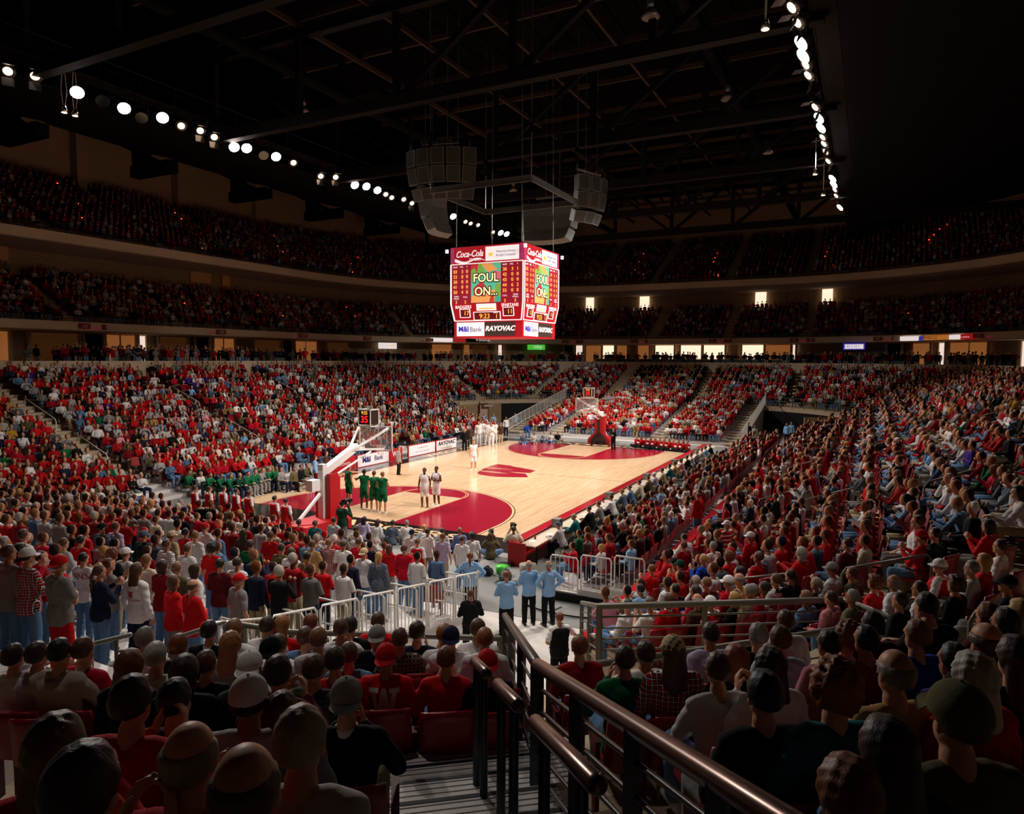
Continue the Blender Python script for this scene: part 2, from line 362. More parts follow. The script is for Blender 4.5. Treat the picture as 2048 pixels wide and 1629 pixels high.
def build_hair(style, J, seed=1):
    """a closed shell over the scalp; below the hair line it dips inside the head"""
    h = J['head'] + Vector((0, -.010, .022)); vs, fs = [], []; rnd = random.Random(seed)
    nu, nv = 40, 26
    R = Vector((.0775, .097, .099))
    th = {'short': .012, 'crop': .007, 'long': .018, 'bun': .014, 'curly': .036, 'bald': .007, 'pony': .013, 'bob': .024, 'recede': .010, 'wavy': .024}[style]
    for j in range(nv + 1):
        t = math.pi * j / nv; z = math.cos(t)
        for k in range(nu):
            f = 2 * math.pi * k / nu; x = math.sin(t) * math.sin(f); y = math.sin(t) * math.cos(f)   # y forward
            line = -.62 + max(0, y) * 1.35 + (.25 if abs(x) > .55 and y > -.2 else 0)        # hair line height rising towards the brow
            if y > .35: line = max(line, .48 + .5 * (y - .35))
            if style == 'recede' and y > 0: line = max(line, .72 if abs(x) < .35 else .6)
            if style in ('long', 'bob', 'wavy', 'curly'): line = -.9 + max(0, y - .1) * 2.6 if y < .45 else .5
            on = z > line
            if style == 'bald': on = (-.62 + (.3 if y > -.2 else 0) < z < .36) and y < .45
            e = min(1, max(0, (z - line) * 4) ** .6) if style != 'bald' else (min(1, max(0, (.36 - z) * 6)) if on else 0)
            n = math.sin(9 * x + 5 * z + seed) * math.sin(11 * y + 7 * z + 2 * seed)
            amp = {'curly': .010, 'wavy': .006, 'long': .003}.get(style, .0025)
            r = 1.0 if on else .90
            ex = (th * e + amp * n + (.006 * math.sin(23 * x + 17 * y + 29 * z) if style == 'curly' else 0)) if on else -.01
            vs.append(tuple(h + Vector((x * (R.x * r + ex), y * (R.y * r + ex), z * (R.z * r + ex)))))
    for j in range(nv):
        for k in range(nu):
            a = j * nu + k; b = j * nu + (k + 1) % nu
            fs.append((a, b, b + nu, a + nu))
    X = Vector((1, 0, 0)); Y = Vector((0, 1, 0))
    hh = J['head']
    if style in ('long', 'wavy'):
        loft(vs, fs, [(hh + Vector((0, -.03, .05)), X, Y, .075, .065), (hh + Vector((0, -.055, -.03)), X, Y, .092, .06), (hh + Vector((0, -.07, -.12)), X, Y, .10, .05), (hh + Vector((0, -.085, -.20)), X, Y, .105, .042), (hh + Vector((0, -.10, -.27)), X, Y, .085, .034), (hh + Vector((.01, -.105, -.31)), X, Y, .05, .022)], 14)
    if style == 'bob':
        loft(vs, fs, [(hh + Vector((0, -.02, .05)), X, Y, .08, .075), (hh + Vector((0, -.03, -.03)), X, Y, .096, .078), (hh + Vector((0, -.035, -.10)), X, Y, .10, .07), (hh + Vector((0, -.03, -.135)), X, Y, .085, .055)], 14)
    if style == 'bun': ball(vs, fs, hh + Vector((0, -.115, .0)), (.042, .034, .04), 10, 8)
    if style == 'pony': limb(vs, fs, [hh + Vector((0, -.10, .02)), hh + Vector((0, -.14, -.05)), hh + Vector((0, -.135, -.16)), hh + Vector((.01, -.13, -.27))], [.026, .03, .026, .012], 10)
    if style in ('long', 'wavy', 'bob', 'pony', 'bun'): return remeshed('hair', vs, fs, .008, 3, .6)
    me = py_mesh('hair', vs, fs); me.polygons.foreach_set('use_smooth', [True] * len(me.polygons)); return me

def build_cap(J, brim='front'):
    h = J['head'] + Vector((0, -.008, .030)); vs, fs = [], []
    nu, nv = 28, 9
    for j in range(nv + 1):
        t = (math.pi * .53) * j / nv
        for k in range(nu):
            f = 2 * math.pi * k / nu
            vs.append(tuple(h + Vector((.094 * math.sin(t) * math.sin(f), .113 * math.sin(t) * math.cos(f), .105 * math.cos(t) + .004))))
    for j in range(nv):
        for k in range(nu):
            a = j * nu + k; b = j * nu + (k + 1) % nu; fs.append((a, b, b + nu, a + nu))
    sgn = 1 if brim == 'front' else -1
    ball(vs, fs, h + Vector((0, 0, .110)), (.008, .008, .005), 8, 4)
    me = py_mesh('cap', vs, fs)
    v2, f2 = [], []
    nb = 12
    for lay in (0, .005):
        for i in range(5):
            q = i / 4
            for k in range(nb + 1):
                a = math.radians(-62 + 124 * k / nb)
                r0x, r0y = .092, .110
                v2.append(tuple(h + Vector(((r0x + .01 * q) * math.sin(a), sgn * (r0y * math.cos(a) * (1 - 0 * q) + .075 * q * math.cos(a * 1.1)), -.004 - .018 * q + .02 * (1 - math.cos(a)) * -q + lay))))
    for lay in (0, 1):
        for i in range(4):
            for k in range(nb):
                a = lay * 5 * (nb + 1) + i * (nb + 1) + k; q = (a, a + 1, a + nb + 2, a + nb + 1); f2.append(q if lay else q[::-1])
    for k in range(nb):
        a = 4 * (nb + 1) + k; b = a + 5 * (nb + 1); f2.append((a, a + 1, b + 1, b))
    br = py_mesh('brim', v2, f2)
    for m in (me, br): m.polygons.foreach_set('use_smooth', [True] * len(m.polygons))
    return me, br
# ---------------------------------------------------------------- materials of the place
def fade_concrete(name, col, sc=3):
    return mat(name, col, .85, spec=.15, bump=.15, bscale=sc * 8, var=.12)
M_conc = fade_concrete('concrete', '#b9a58c'); M_tread = fade_concrete('terrace_concrete', '#a8957c'); M_fascia = fade_concrete('fascia_concrete', '#dcc8a8', 1)
M_slab = fade_concrete('floor_concrete', '#c9c3bd', .5); M_mat = mat('grey_floor_covering', '#7f7f7c', .75, var=.08, bscale=.8)
M_block = mat('concrete_block', '#8f7a60', .9, spec=.1); 
def block_tex(m, col, sc):
    nt = m.node_tree; b = nt.nodes['Principled BSDF']; tc = nt.nodes.new('ShaderNodeTexCoord'); mp = nt.nodes.new('ShaderNodeMapping'); br = nt.nodes.new('ShaderNodeTexBrick')
    br.inputs['Color1'].default_value = (*srgb(col), 1); br.inputs['Color2'].default_value = (*[c * .85 for c in srgb(col)], 1); br.inputs['Mortar'].default_value = (*[c * .5 for c in srgb(col)], 1)
    br.inputs['Scale'].default_value = sc; br.inputs['Mortar Size'].default_value = .015; mp.inputs['Rotation'].default_value = (PI / 2, 0, 0)
    nt.links.new(tc.outputs['Object'], mp.inputs[0]); nt.links.new(mp.outputs[0], br.inputs['Vector']); nt.links.new(br.outputs['Color'], b.inputs['Base Color'])
block_tex(M_block, '#9c8566', 1.2)
M_wall = fade_concrete('upper_wall_concrete', '#ac9270', .4)
M_black = mat('black_matte', '#0b0b0c', .6, spec=.2); M_roof = mat('roof_deck', '#151210', .9, spec=.05); M_steel = mat('roof_steel', '#17130f', .7, spec=.15); M_purlin = mat('purlin_steel', '#4a3a2b', .7, spec=.2)
M_white = mat('white_paint', '#e6e2de', .45); M_wmetal = mat('white_metal', '#d9d4cc', .4, spec=.5); M_red = mat('red_paint', '#b3101f', .4); M_redpad = mat('red_pad', '#b8141d', .5)
M_seat = mat('red_seat_plastic', '#8c0a18', .35, spec=.5); M_rail = mat('dark_rail', '#6b685c', .4, metal=.3, spec=.5); M_railk = mat('black_rail', '#2a2826', .35, metal=.5, spec=.5); M_railb = mat('brown_rail', '#5a4238', .28, metal=.7, spec=.6)
M_alu = mat('aluminium_plank', '#c8c2be', .5, metal=.1, spec=.5, var=.1, bscale=5); M_ledge = mat('red_ledge', '#c0182c', .3, coat=.4)
M_steelg = mat('galvanised_steel', '#8f8f8a', .4, metal=.7)
# ---------------------------------------------------------------- court
def wood_mat():
    m = bpy.data.materials.new('maple_planks'); m.use_nodes = True; nt = m.node_tree; b = nt.nodes['Principled BSDF']
    tc = nt.nodes.new('ShaderNodeTexCoord'); br = nt.nodes.new('ShaderNodeTexBrick'); br.offset = .37
    br.inputs['Color1'].default_value = (*srgb('#e6c6a0'), 1); br.inputs['Color2'].default_value = (*srgb('#d8b088'), 1); br.inputs['Mortar'].default_value = (*srgb('#c09a70'), 1)
    br.inputs['Scale'].default_value = 1; br.inputs['Brick Width'].default_value = 1.3; br.inputs['Row Height'].default_value = .11; br.inputs['Mortar Size'].default_value = .004
    nt.links.new(tc.outputs['Object'], br.inputs['Vector']); nt.links.new(br.outputs['Color'], b.inputs['Base Color'])
    b.inputs['Roughness'].default_value = .2; b.inputs['Specular IOR Level'].default_value = .45; b.inputs['Coat Weight'].default_value = .35; b.inputs['Coat Roughness'].default_value = .12
    return m
M_wood = wood_mat()
M_cpaint = mat('court_red_paint', '#a3142f', .2, spec=.45, coat=.4); M_capron = mat('court_black_border', '#1a1517', .2, spec=.45, coat=.4); M_cline = mat('court_dark_line', '#5a3c28', .3); M_cgold = mat('court_cream', '#e2bd8e', .3)
LX, HW = 28.65, 7.62
court = MB().box((LX / 2, 0, .02), (LX + 3.4, 2 * HW + 2.4, .04)).build('basketball_court', M_capron); court['kind'] = 'structure'
part('playing_surface', MB().box((LX / 2, 0, .043), (LX, 2 * HW, .006)), M_wood, court)
def poly(name, pts, z, m, parent, th=.002):
    mb = MB(); n = len(pts)
    mb.v = [(x, y, z) for x, y in pts] + [(x, y, z + th) for x, y in pts]
    mb.f = [tuple(range(n, 2 * n))] + [(i, (i + 1) % n, n + (i + 1) % n, n + i) for i in range(n)]
    return part(name, mb, m, parent)
def strip(name, pts, wd, z, m, parent):
    mb = MB()
    for a, b in zip(pts[:-1], pts[1:]):
        a, b = Vector((*a, z)), Vector((*b, z)); d = (b - a).normalized(); x = Vector((-d.y, d.x, 0)) * wd / 2
        mb.quad(a - x, b - x, b + x, a + x)
    return part(name, mb, m, parent)
for sgn, x0 in ((1, 0), (-1, LX)):
    X = lambda x: x0 + sgn * x
    arc = [(X(1.6 + 6.02 * math.cos(t)), 6.02 * math.sin(t)) for t in np.linspace(-PI / 2, PI / 2, 49)]
    pts = [(X(0), -6.02)] + arc + [(X(0), 6.02)]
    if sgn < 0: pts = pts[::-1]
    poly('three_point_area', pts, .0465, M_cpaint, court)
    strip('three_point_line', [(X(0), -6.06)] + [(X(1.6 + 6.07 * math.cos(t)), 6.07 * math.sin(t)) for t in np.linspace(-PI / 2, PI / 2, 49)] + [(X(0), 6.06)], .05, .0492, M_cgold, court)
    strip('three_point_edge', [(X(0), -6.14)] + [(X(1.6 + 6.15 * math.cos(t)), 6.15 * math.sin(t)) for t in np.linspace(-PI / 2, PI / 2, 49)] + [(X(0), 6.14)], .05, .0488, M_cline, court)
    q = [(X(0), -1.83), (X(5.79), -1.83), (X(5.79), 1.83), (X(0), 1.83)]
    poly('lane', q if sgn > 0 else q[::-1], .0492, M_wood, court)
    strip('free_throw_circle', [(X(5.79 + 1.83 * math.cos(t)), 1.83 * math.sin(t)) for t in np.linspace(-PI / 2, PI / 2, 33)], .05, .0515, M_cgold, court)
    strip('free_throw_circle', [(X(5.79 + 1.72 * math.cos(t)), 1.72 * math.sin(t)) for t in np.linspace(-PI / 2, PI / 2, 33)], .03, .0515, M_cgold, court)
strip('centre_line', [(LX / 2, -HW), (LX / 2, HW)], .05, .0475, M_cline, court)
for y in (HW, -HW): strip('sideline', [(0, y), (LX, y)], .06, .0475, M_cline, court)
LOGO = [('logo_stroke',[(12.514, 1.211), (12.37, 0.988), (12.279, 0.712), (12.174, 0.356), (12.17, -0.351), (12.502, -1.158), (12.871, -1.891), (12.926, -1.989), (13.485, -1.632), (14.029, -1.28), (14.339, -1.383), (14.8, -1.366), (15.365, -1.324), (15.852, -0.219), (16.182, 0.783), (16.415, 0.926), (16.513, 1.664), (16.518, 2.051), (15.874, 2.104), (15.182, 2.016), (14.4, 1.923), (13.577, 1.675), (13.232, 1.593), (12.858, 1.458)],M_cpaint,0.0475),('logo_gap',[(14.74, 1.767), (14.852, 0.954), (14.957, 0.041), (15.045, 1.058), (14.933, 1.876), (14.856, 2.054)],M_wood,.0498),('logo_gap',[(13.471, 1.553), (13.403, 0.52), (13.483, -0.376), (13.698, 0.682), (13.697, 1.539), (13.636, 1.727)],M_wood,.0498),('logo_gap',[(13.963, -0.748), (13.996, -1.296), (14.339, -1.383), (14.204, -0.798), (14.105, -0.084)],M_wood,.0498)]
for nm, pl, mm, zz in LOGO: poly(nm, pl, zz, mm, court)
text('court_lettering', 'WISCONSIN', 1.05, M_cgold, court, (5.4, HW + .62, .0405), (1, 0, 0), (0, 1, 0), .003, xs=1.5, bold=.01)
text('court_lettering', 'WISCONSIN', 1.05, M_cgold, court, (21.5, HW + .62, .0405), (1, 0, 0), (0, 1, 0), .003, xs=1.5, bold=.01)
text('court_lettering', 'BADGERS', 1.1, M_cgold, court, (-.8, -2.2, .0405), (0, -1, 0), (1, 0, 0), .003, xs=1.5, bold=.01)
text('court_lettering', 'BADGERS', 1.1, M_cgold, court, (LX + .8, 0, .0405), (0, -1, 0), (1, 0, 0), .003, xs=1.9, bold=.01)
struct('floor', MB().box((14.3, 0, -.1), (150, 106, .2)), M_slab)
fc = MB().box((13.4, 0, .006), (40.8, 28.6, .012)); fo = struct('floor_covering', fc, M_mat)
# ---------------------------------------------------------------- the bowl
A0, B0, CX = 22.0, 6.5, 14.3
def ring_samples(a=A0, b=B0, step=1.5, cstep=4):
    o = []
    def line(x0, y0, x1, y1, nx, ny):
        n = max(1, int(math.hypot(x1 - x0, y1 - y0) / step))
        for i in range(n): o.append((x0 + (x1 - x0) * i / n, y0 + (y1 - y0) * i / n, nx, ny))
    def corner(x, y, t0):
        for t in np.arange(t0, t0 + 90, cstep): o.append((x, y, math.cos(math.radians(t)), math.sin(math.radians(t))))
    line(CX + a, -b, CX + a, b, 1, 0); corner(CX + a, b, 0)
    line(CX + a, b, CX - a, b, 0, 1); corner(CX - a, b, 90)
    line(CX - a, b, CX - a, -b, -1, 0); corner(CX - a, -b, 180)
    line(CX - a, -b, CX + a, -b, 0, -1); corner(CX + a, -b, 270)
    return o
def rho(x, y, a=A0, b=B0): return math.hypot(max(abs(x - CX) - a, 0), max(abs(y) - b, 0))
def zLB(r): return 1.0 + .37 * (r - 9)
def terrace(rows, keep, base=0.0, smp=None, sides=True):
    """rows: list of (rho0, rho1, z); stepped seating all the way round, cells kept by keep(x, y, rho)"""
    smp = smp or ring_samples(); n = len(smp); mb = MB()
    P = lambda j, r: (smp[j % n][0] + smp[j % n][2] * r, smp[j % n][1] + smp[j % n][3] * r)
    ok = [[keep((P(j, (r0 + r1) / 2)[0] + P(j + 1, (r0 + r1) / 2)[0]) / 2, (P(j, (r0 + r1) / 2)[1] + P(j + 1, (r0 + r1) / 2)[1]) / 2, (r0 + r1) / 2) for j in range(n)] for r0, r1, z in rows]
    for k, (r0, r1, z) in enumerate(rows):
        for j in range(n):
            if not ok[k][j]: continue
            a, b, c, d = P(j, r0), P(j + 1, r0), P(j + 1, r1), P(j, r1)
            mb.quad((*a, z), (*b, z), (*c, z), (*d, z)[:3])
            zb = rows[k - 1][2] if k and ok[k - 1][j] else base
            mb.quad((*a, zb), (*b, zb), (*b, z), (*a, z))
            if sides:
                if not ok[k][(j - 1) % n]: mb.quad((*a, base), (*d, base), (*d, z), (*a, z))
                if not ok[k][(j + 1) % n]: mb.quad((*b, base), (*c, base), (*c, z), (*b, z))
            if k + 1 == len(rows) or not ok[k + 1][j]: mb.quad((*c, z), (*d, z), (*d, base), (*c, base))
    return mb
SU = Vector((math.cos(math.radians(38.7)), math.sin(math.radians(38.7)), 0)); SV = Vector((SU.y, -SU.x, 0))   # the stairs' own axes: down the flight, and across
SO = Vector((CAM.x, CAM.y, 0)) + Vector((rt.x, rt.y, 0)).normalized() * .70
def stair_uv(x, y): d = Vector((x, y, 0)) - SO; return d.dot(SU), d.dot(SV)
def keepLB(x, y, r):
    u, v = stair_uv(x, y)
    if x < -7 and y < -6:
        if -.95 < v < .42 and u > -3: return False          # the stairs
        if r < 11.9 and v <= 0 and not y > -6: return False   # portal under the left block
        if r < 10.9 and x < -10.6: return False
        if y > -10.9 and r < 12.0: return False
    if x < -7.7 and y > -12 and y < 13: return r > 13.2 and x < -20.5
    if x < -13 and y >= 13: return r > 9
    if x > 36.3:
        if r < 12.7: return False
    if 34.5 < x <= 36.3 and r < 11 and y > 0: return False
    return True
NR = 15
LBrows = [(8.55 + .85 * k, 8.55 + .85 * (k + 1), zLB(8.55 + .85 * k + .4)) for k in range(NR)]
struct('seating_terrace', terrace(LBrows, keepLB), M_tread)
# concourse level
def flat_ring(r0, r1, z0, z1, a=A0, b=B0, keep=None):
    smp = ring_samples(a, b); n = len(smp); mb = MB(); P = lambda j, r: (smp[j % n][0] + smp[j % n][2] * r, smp[j % n][1] + smp[j % n][3] * r)
    for j in range(n):
        A, B, Cc, D = P(j, r0), P(j + 1, r0), P(j + 1, r1), P(j, r1)
        if keep and not keep((A[0] + Cc[0]) / 2, (A[1] + Cc[1]) / 2): continue
        mb.quad((*A, z1), (*B, z1), (*Cc, z1), (*D, z1)); mb.quad((*A, z0), (*B, z0), (*Cc, z0), (*D, z0)); mb.quad((*A, z0), (*B, z0), (*B, z1), (*A, z1)); mb.quad((*D, z0), (*Cc, z0), (*Cc, z1), (*D, z1))
    return mb
near = lambda x, y: not (x < -10 and y < -8)
struct('concourse_floor', flat_ring(21.35, 34, 5.9, 6.2, keep=near), M_conc)
struct('parapet_wall', flat_ring(21.3, 21.5, 5.0, 6.75, keep=near), M_conc)
# middle deck
MDrows = [(29.2 + .85 * k, 29.2 + .85 * (k + 1), 9.75 + .46 * k) for k in range(9)]
struct('seating_terrace', terrace(MDrows, lambda x, y, r: near(x, y), 9.1), M_tread)
struct('fascia_beam', flat_ring(28.75, 29.25, 9.1, 9.75), M_fascia)
struct('deck_soffit', flat_ring(29.0, 38, 9.05, 9.12), M_conc)
# upper deck: its own, slightly wider core
A1, B1 = 21.4, 8.4
struct('fascia_beam', flat_ring(28.8, 29.3, 16.05, 16.8, A1, B1), M_fascia)
struct('deck_soffit', flat_ring(29.0, 43, 16.0, 16.1, A1, B1), M_conc)
UDrows = [(29.25 + .82 * k, 29.25 + .82 * (k + 1), 16.85 + .44 * k) for k in range(16)]
struct('seating_terrace', terrace(UDrows, lambda x, y, r: near(x, y), 16.0, ring_samples(A1, B1)), M_tread)
def wall_ring(r, z0, z1, a=A0, b=B0, keep=None, step=1.5):
    smp = ring_samples(a, b, step); n = len(smp); mb = MB(); P = lambda j: (smp[j % n][0] + smp[j % n][2] * r, smp[j % n][1] + smp[j % n][3] * r)
    for j in range(n):
        A, B = P(j), P(j + 1)
        if keep and not keep((A[0] + B[0]) / 2, (A[1] + B[1]) / 2): continue
        mb.quad((*A, z0), (*B, z0), (*B, z1), (*A, z1))
    return mb
struct('wall_concourse', wall_ring(33.2, 6.2, 9.1), M_block)
struct('wall_middle', wall_ring(37.4, 9.1, 16.1), M_block)
struct('wall_upper', wall_ring(42.6, 16.1, 31.0, A1, B1), M_wall)
struct('ceiling', MB().box((14.3, 0, 31.0), (150, 110, .3)), M_roof)
# ---------------------------------------------------------------- roof steel
def steel():
    for X in (-14.5, -3.4, 7.7, 18.8, 29.9, 41.0, 52.1):
        t = MB(); Y1 = 32 if X > 50 else 17.6; Y0 = -Y1; zb, zt = 20.9, 25.8
        t.bar((X, Y0, zb), (X, Y1, zb), .55, .65); t.bar((X, Y0, zt), (X, Y1, zt), .5, .5)
        n = 10 if X > 50 else 5
        for i in range(n + 1):
            y = Y0 + (Y1 - Y0) * i / n; t.bar((X, y, zb), (X, y, zt), .32, .32)
            if i < n: y2 = Y0 + (Y1 - Y0) * (i + 1) / n; t.bar((X, y if i < n / 2 else y2, zt), (X, y2 if i < n / 2 else y, zb), .3, .3)
        tag(t.build('roof_truss', M_steel), 'deep black steel roof truss crossing the hall, number %s from the far wall' % ['seventh', 'sixth', 'fifth', 'fourth', 'third', 'second', 'first'][[-14.5, -3.4, 7.7, 18.8, 29.9, 41.0, 52.1].index(X)], 'roof truss', 'roof trusses')['kind'] = 'structure'
    p = MB()
    for y in np.arange(-15.75, 16, 5.25): p.bar((-25, y, 26.3), (72, y, 26.3), .16, .3)
    for x in np.arange(-20, 72, 5.55): p.bar((x, -17.5, 26.7), (x, 17.5, 26.7), .16, .3)
    struct('roof_beam', p, M_purlin)
    p = MB()
    for y in np.arange(-43, 44, 1.75): p.bar((-25, y, 28.6), (72, y, 28.6), .08, .2)
    struct('roof_joist', p, M_roof)
    d = MB()
    for y in (12.5, -11): 
        d.tube([(-22, y, 24.6), (68, y, 24.6)], .35, 12)
    struct('roof_duct', d, M_roof, True)
steel()
for s in (1, -1):
    cm_ = MB(); y0, z0, y1, z1 = s * 18.1, 20.9, s * 37.5, 25.0; n = 9
    for X in (-14.5, -3.4, 7.7, 18.8, 29.9, 41.0, 52.1):
        for k in range(n):
            xa, xb = X + 11.1 * k / n, X + 11.1 * (k + 1) / n; e = lambda q: .9 * (4 * q * (1 - q)) ** .4 - .5
            ya, yb = y1 + s * 1.6 * e(k / n), y1 + s * 1.6 * e((k + 1) / n); za, zb_ = z1 + .3 * e(k / n), z1 + .3 * e((k + 1) / n)
            cm_.quad((xa, y0, z0), (xb, y0, z0), (xb, yb, zb_), (xa, ya, za)); cm_.quad((xa, ya, za), (xb, yb, zb_), (xb, yb, zb_ + .5), (xa, ya, za + .5)); cm_.quad((xa, y0, z0 + .5), (xb, y0, z0 + .5), (xb, yb, zb_ + .5), (xa, ya, za + .5))
        cm_.box((X, s * 39.3, 24.2), (1.0, 5.4, 1.0)); cm_.box((X, s * 41, 25.6), (1.0, 1.4, 2.6)); cm_.bar((X, s * 37, 24), (X, s * 50, 30), .4)
    struct('roof_curtain', cm_, M_black)
# columns / pilasters on the upper wall, with the small red section signs
M_sign = mat('red_sign', '#8c1420', .5); M_signt = mat('sign_lettering', '#e8dcd0', .5)
pil = MB()
for x in (-3.4, 7.7, 18.8, 29.9, 41.0):
    for s in (1, -1): pil.box((x, s * (B1 + 42.1), 24), (1.3, 1.2, 11.5))
struct('wall_pilaster', pil, M_wall)
# ---------------------------------------------------------------- retractable stands
def slab_rows(name, rows, m=M_tread):
    """rows: (x0, x1, y0, y1, z)"""
    mb = MB()
    for x0, x1, y0, y1, z in rows: mb.box(((x0 + x1) / 2, (y0 + y1) / 2, z / 2 + .006), (abs(x1 - x0), abs(y1 - y0), z - .012))
    return struct(name, mb, m)
zST = lambda x: .55 + .165 * (-9 - x) if x > -16 else 1.7 + .42 * (-16 - x)
STrows = [(-8.4 - .9 * k, -9.3 - .9 * k, -10.7, 11.5, zST(-8.85 - .9 * k)) for k in range(13)]
slab_rows('end_stand_platform', STrows, M_alu)
FErows = [(34.5 + .9 * k, 35.4 + .9 * k, -10.6, 10.6, .25 + .158 * k) for k in range(16)]
slab_rows('end_stand_platform', FErows, M_alu)
RProws = [(-5.3, 33, -11.6 - .9 * k, -12.5 - .9 * k, .3 + .14 * k) for k in range(3)]
slab_rows('side_stand_platform', RProws, M_alu)
LProws = [(-13.0, 34, 10.7 + .85 * k, 11.55 + .85 * k, .2 + .17 * k) for k in range(5)]
slab_rows('side_stand_platform', LProws, M_alu)
# dasher board with its red ledge, right side
dm = MB(); lm = MB()
dm.box((12.9, -14.62, .55), (46.4, .16, 1.1)); lm.box((12.9, -14.6, 1.13), (46.6, .34, .06))
struct('dasher_board', dm, M_white); struct('dasher_ledge', lm, M_ledge)
# aisle steps
am = MB()
AISX = (-1.4, 8.6, 18.6, 28.4)
def aisle_dir(x, y):
    dx = max(abs(x - CX) - A0, 0) * (1 if x > CX else -1); dy = max(abs(y) - B0, 0) * (1 if y > 0 else -1); r = math.hypot(dx, dy) or 1
    return dx / r, dy / r
FARY = (5.7, -3.7, 13.9, -12.9)
def in_aisle(x, y, r, upper=False):
    if abs(x - CX) < A0 + .5 and abs(y) > B0: return any(abs(x - q) < .62 for q in AISX)
    if x > CX + A0 - .5 and abs(y) < 16.5: return any(abs(y - q) < (.62 if not upper else .6) for q in FARY)
    dx, dy = aisle_dir(x, y); t = math.degrees(math.atan2(dy, dx))
    return any(abs((t - q + 180) % 360 - 180) * r < 36 for q in ((63, -63, 150, 205) if not upper else (62, -62, 150)))
def add_aisle(mb, p0, d, rows, wd=1.15):
    n = Vector((-d[1], d[0], 0))
    for k, (r0, r1, z) in enumerate(rows):
        zp = rows[k - 1][2] if k else z - .3
        rm = (r0 + r0 + (r1 - r0) * .45) / 2
        c = Vector((p0[0] + d[0] * (r0 - .2), p0[1] + d[1] * (r0 - .2), 0))
        ang = math.atan2(d[1], d[0])
        mb.box((c.x, c.y, (z + zp) / 2 - .02 - .1), (.4, wd, .2 + (z - zp) * 0 + .0), ang)
for x in AISX:
    for s in (1, -1):
        for rows in (LBrows, MDrows): add_aisle(am, (x, s * B0), (0, s), rows)
        add_aisle(am, (x, s * B1), (0, s), UDrows)
for y in (-9.9, 9.9):
    for x0, x1, a, b, z in FErows: am.box((x0 - .18, y, z - .06), (.36, 1.3, .13))
for y in FARY[:2]:
    for rows in (LBrows[5:], MDrows): add_aisle(am, (CX + A0, y), (1, 0), rows)
    add_aisle(am, (CX + A1, y), (1, 0), UDrows)
    for x0, x1, a, b, z in FErows:
        am.box((x0 - .18, y, z - .06), (.36, 1.15, .13))
for t in (63, -63):
    d = (math.cos(math.radians(t)), math.sin(math.radians(t)))
    for rows in (LBrows[4:], MDrows): add_aisle(am, (CX + A0, B0 * (1 if t > 0 else -1)), d, rows)
struct('aisle_steps', am, M_conc)
# far corner portals: the opening's shade painted as black panels, with a lintel
for s in (1, -1):
    pm = MB(); bm2 = MB()
    for t in range(2, 80, 3):
        a, b = [(CX + A0 + 12.5 * math.cos(math.radians(q)), s * (B0 + 12.5 * math.sin(math.radians(q)))) for q in (t, t + 3)]
        (bm2 if (s > 0 and t > 50) or (s < 0 and t > 68) else pm).bar((*a, 1.05), (*b, 1.05), .1, 2.1)
    struct('wall_portal', pm, M_black); struct('wall_portal_block', bm2, M_block)  # flat black stands in for the shade inside the portal
    br2 = MB(); y = s * 10.68
    for i in range(16):
        x0, z0, x1, z1 = 34.5 + .9 * i, .25 + .158 * i, 35.4 + .9 * i, .25 + .158 * (i + 1)
        br2.bar((x0, y, z0 + 1.05), (x1, y, z1 + 1.05), .05); br2.bar((x0, y, z0 + .1), (x1, y, z1 + .1), .04)
        for q in np.linspace(0, 1, 7)[:-1]: br2.bar((x0 + q * .9, y, z0 + q * .158), (x0 + q * .9, y, z0 + q * .158 + 1.05), .035 if q == 0 else .02)
    tag(br2.build('stand_side_railing', M_wmetal), 'white barred railing climbing the %s side of the far end stand' % ('left' if s > 0 else 'right'), 'railing')
    fm = MB()
    rr = 12.75
    for t in range(12, 78, 6):
        a = (CX + A0 + rr * math.cos(math.radians(t)), s * (B0 + rr * math.sin(math.radians(t)))); b = (CX + A0 + rr * math.cos(math.radians(t + 6)), s * (B0 + rr * math.sin(math.radians(t + 6))))
        fm.bar((*a, 2.25), (*b, 2.25), .2, .35)
    struct('portal_lintel', fm, M_conc)
    wm = MB()
    for t in ((12, 30) if s > 0 else (66, 76)): 
        a = (CX + A0 + 12.6 * math.cos(math.radians(t)), s * (B0 + 12.6 * math.sin(math.radians(t)))); b = (CX + A0 + 9.2 * math.cos(math.radians(t)), s * (B0 + 9.2 * math.sin(math.radians(t))))
        wm.bar((*a, 1.1), (*b, 1.1), .2, 2.2)
    struct('wall_portal_side', wm, M_block)
dr = root('portal_door', (41.63, 17.44, .01), 'pale pink metal door in the concrete block wall beside the far left portal', 'door', None, math.radians(-26))
part('door_leaf', MB().box((0, 0, 1.0), (1.0, .05, 2.0)), mat('pink_door', '#b99a90', .6), dr); part('door_frame', MB().box((-.55, 0, 1.05), (.1, .1, 2.1)).box((.55, 0, 1.05), (.1, .1, 2.1)).box((0, 0, 2.08), (1.2, .1, .1)), M_cline, dr)
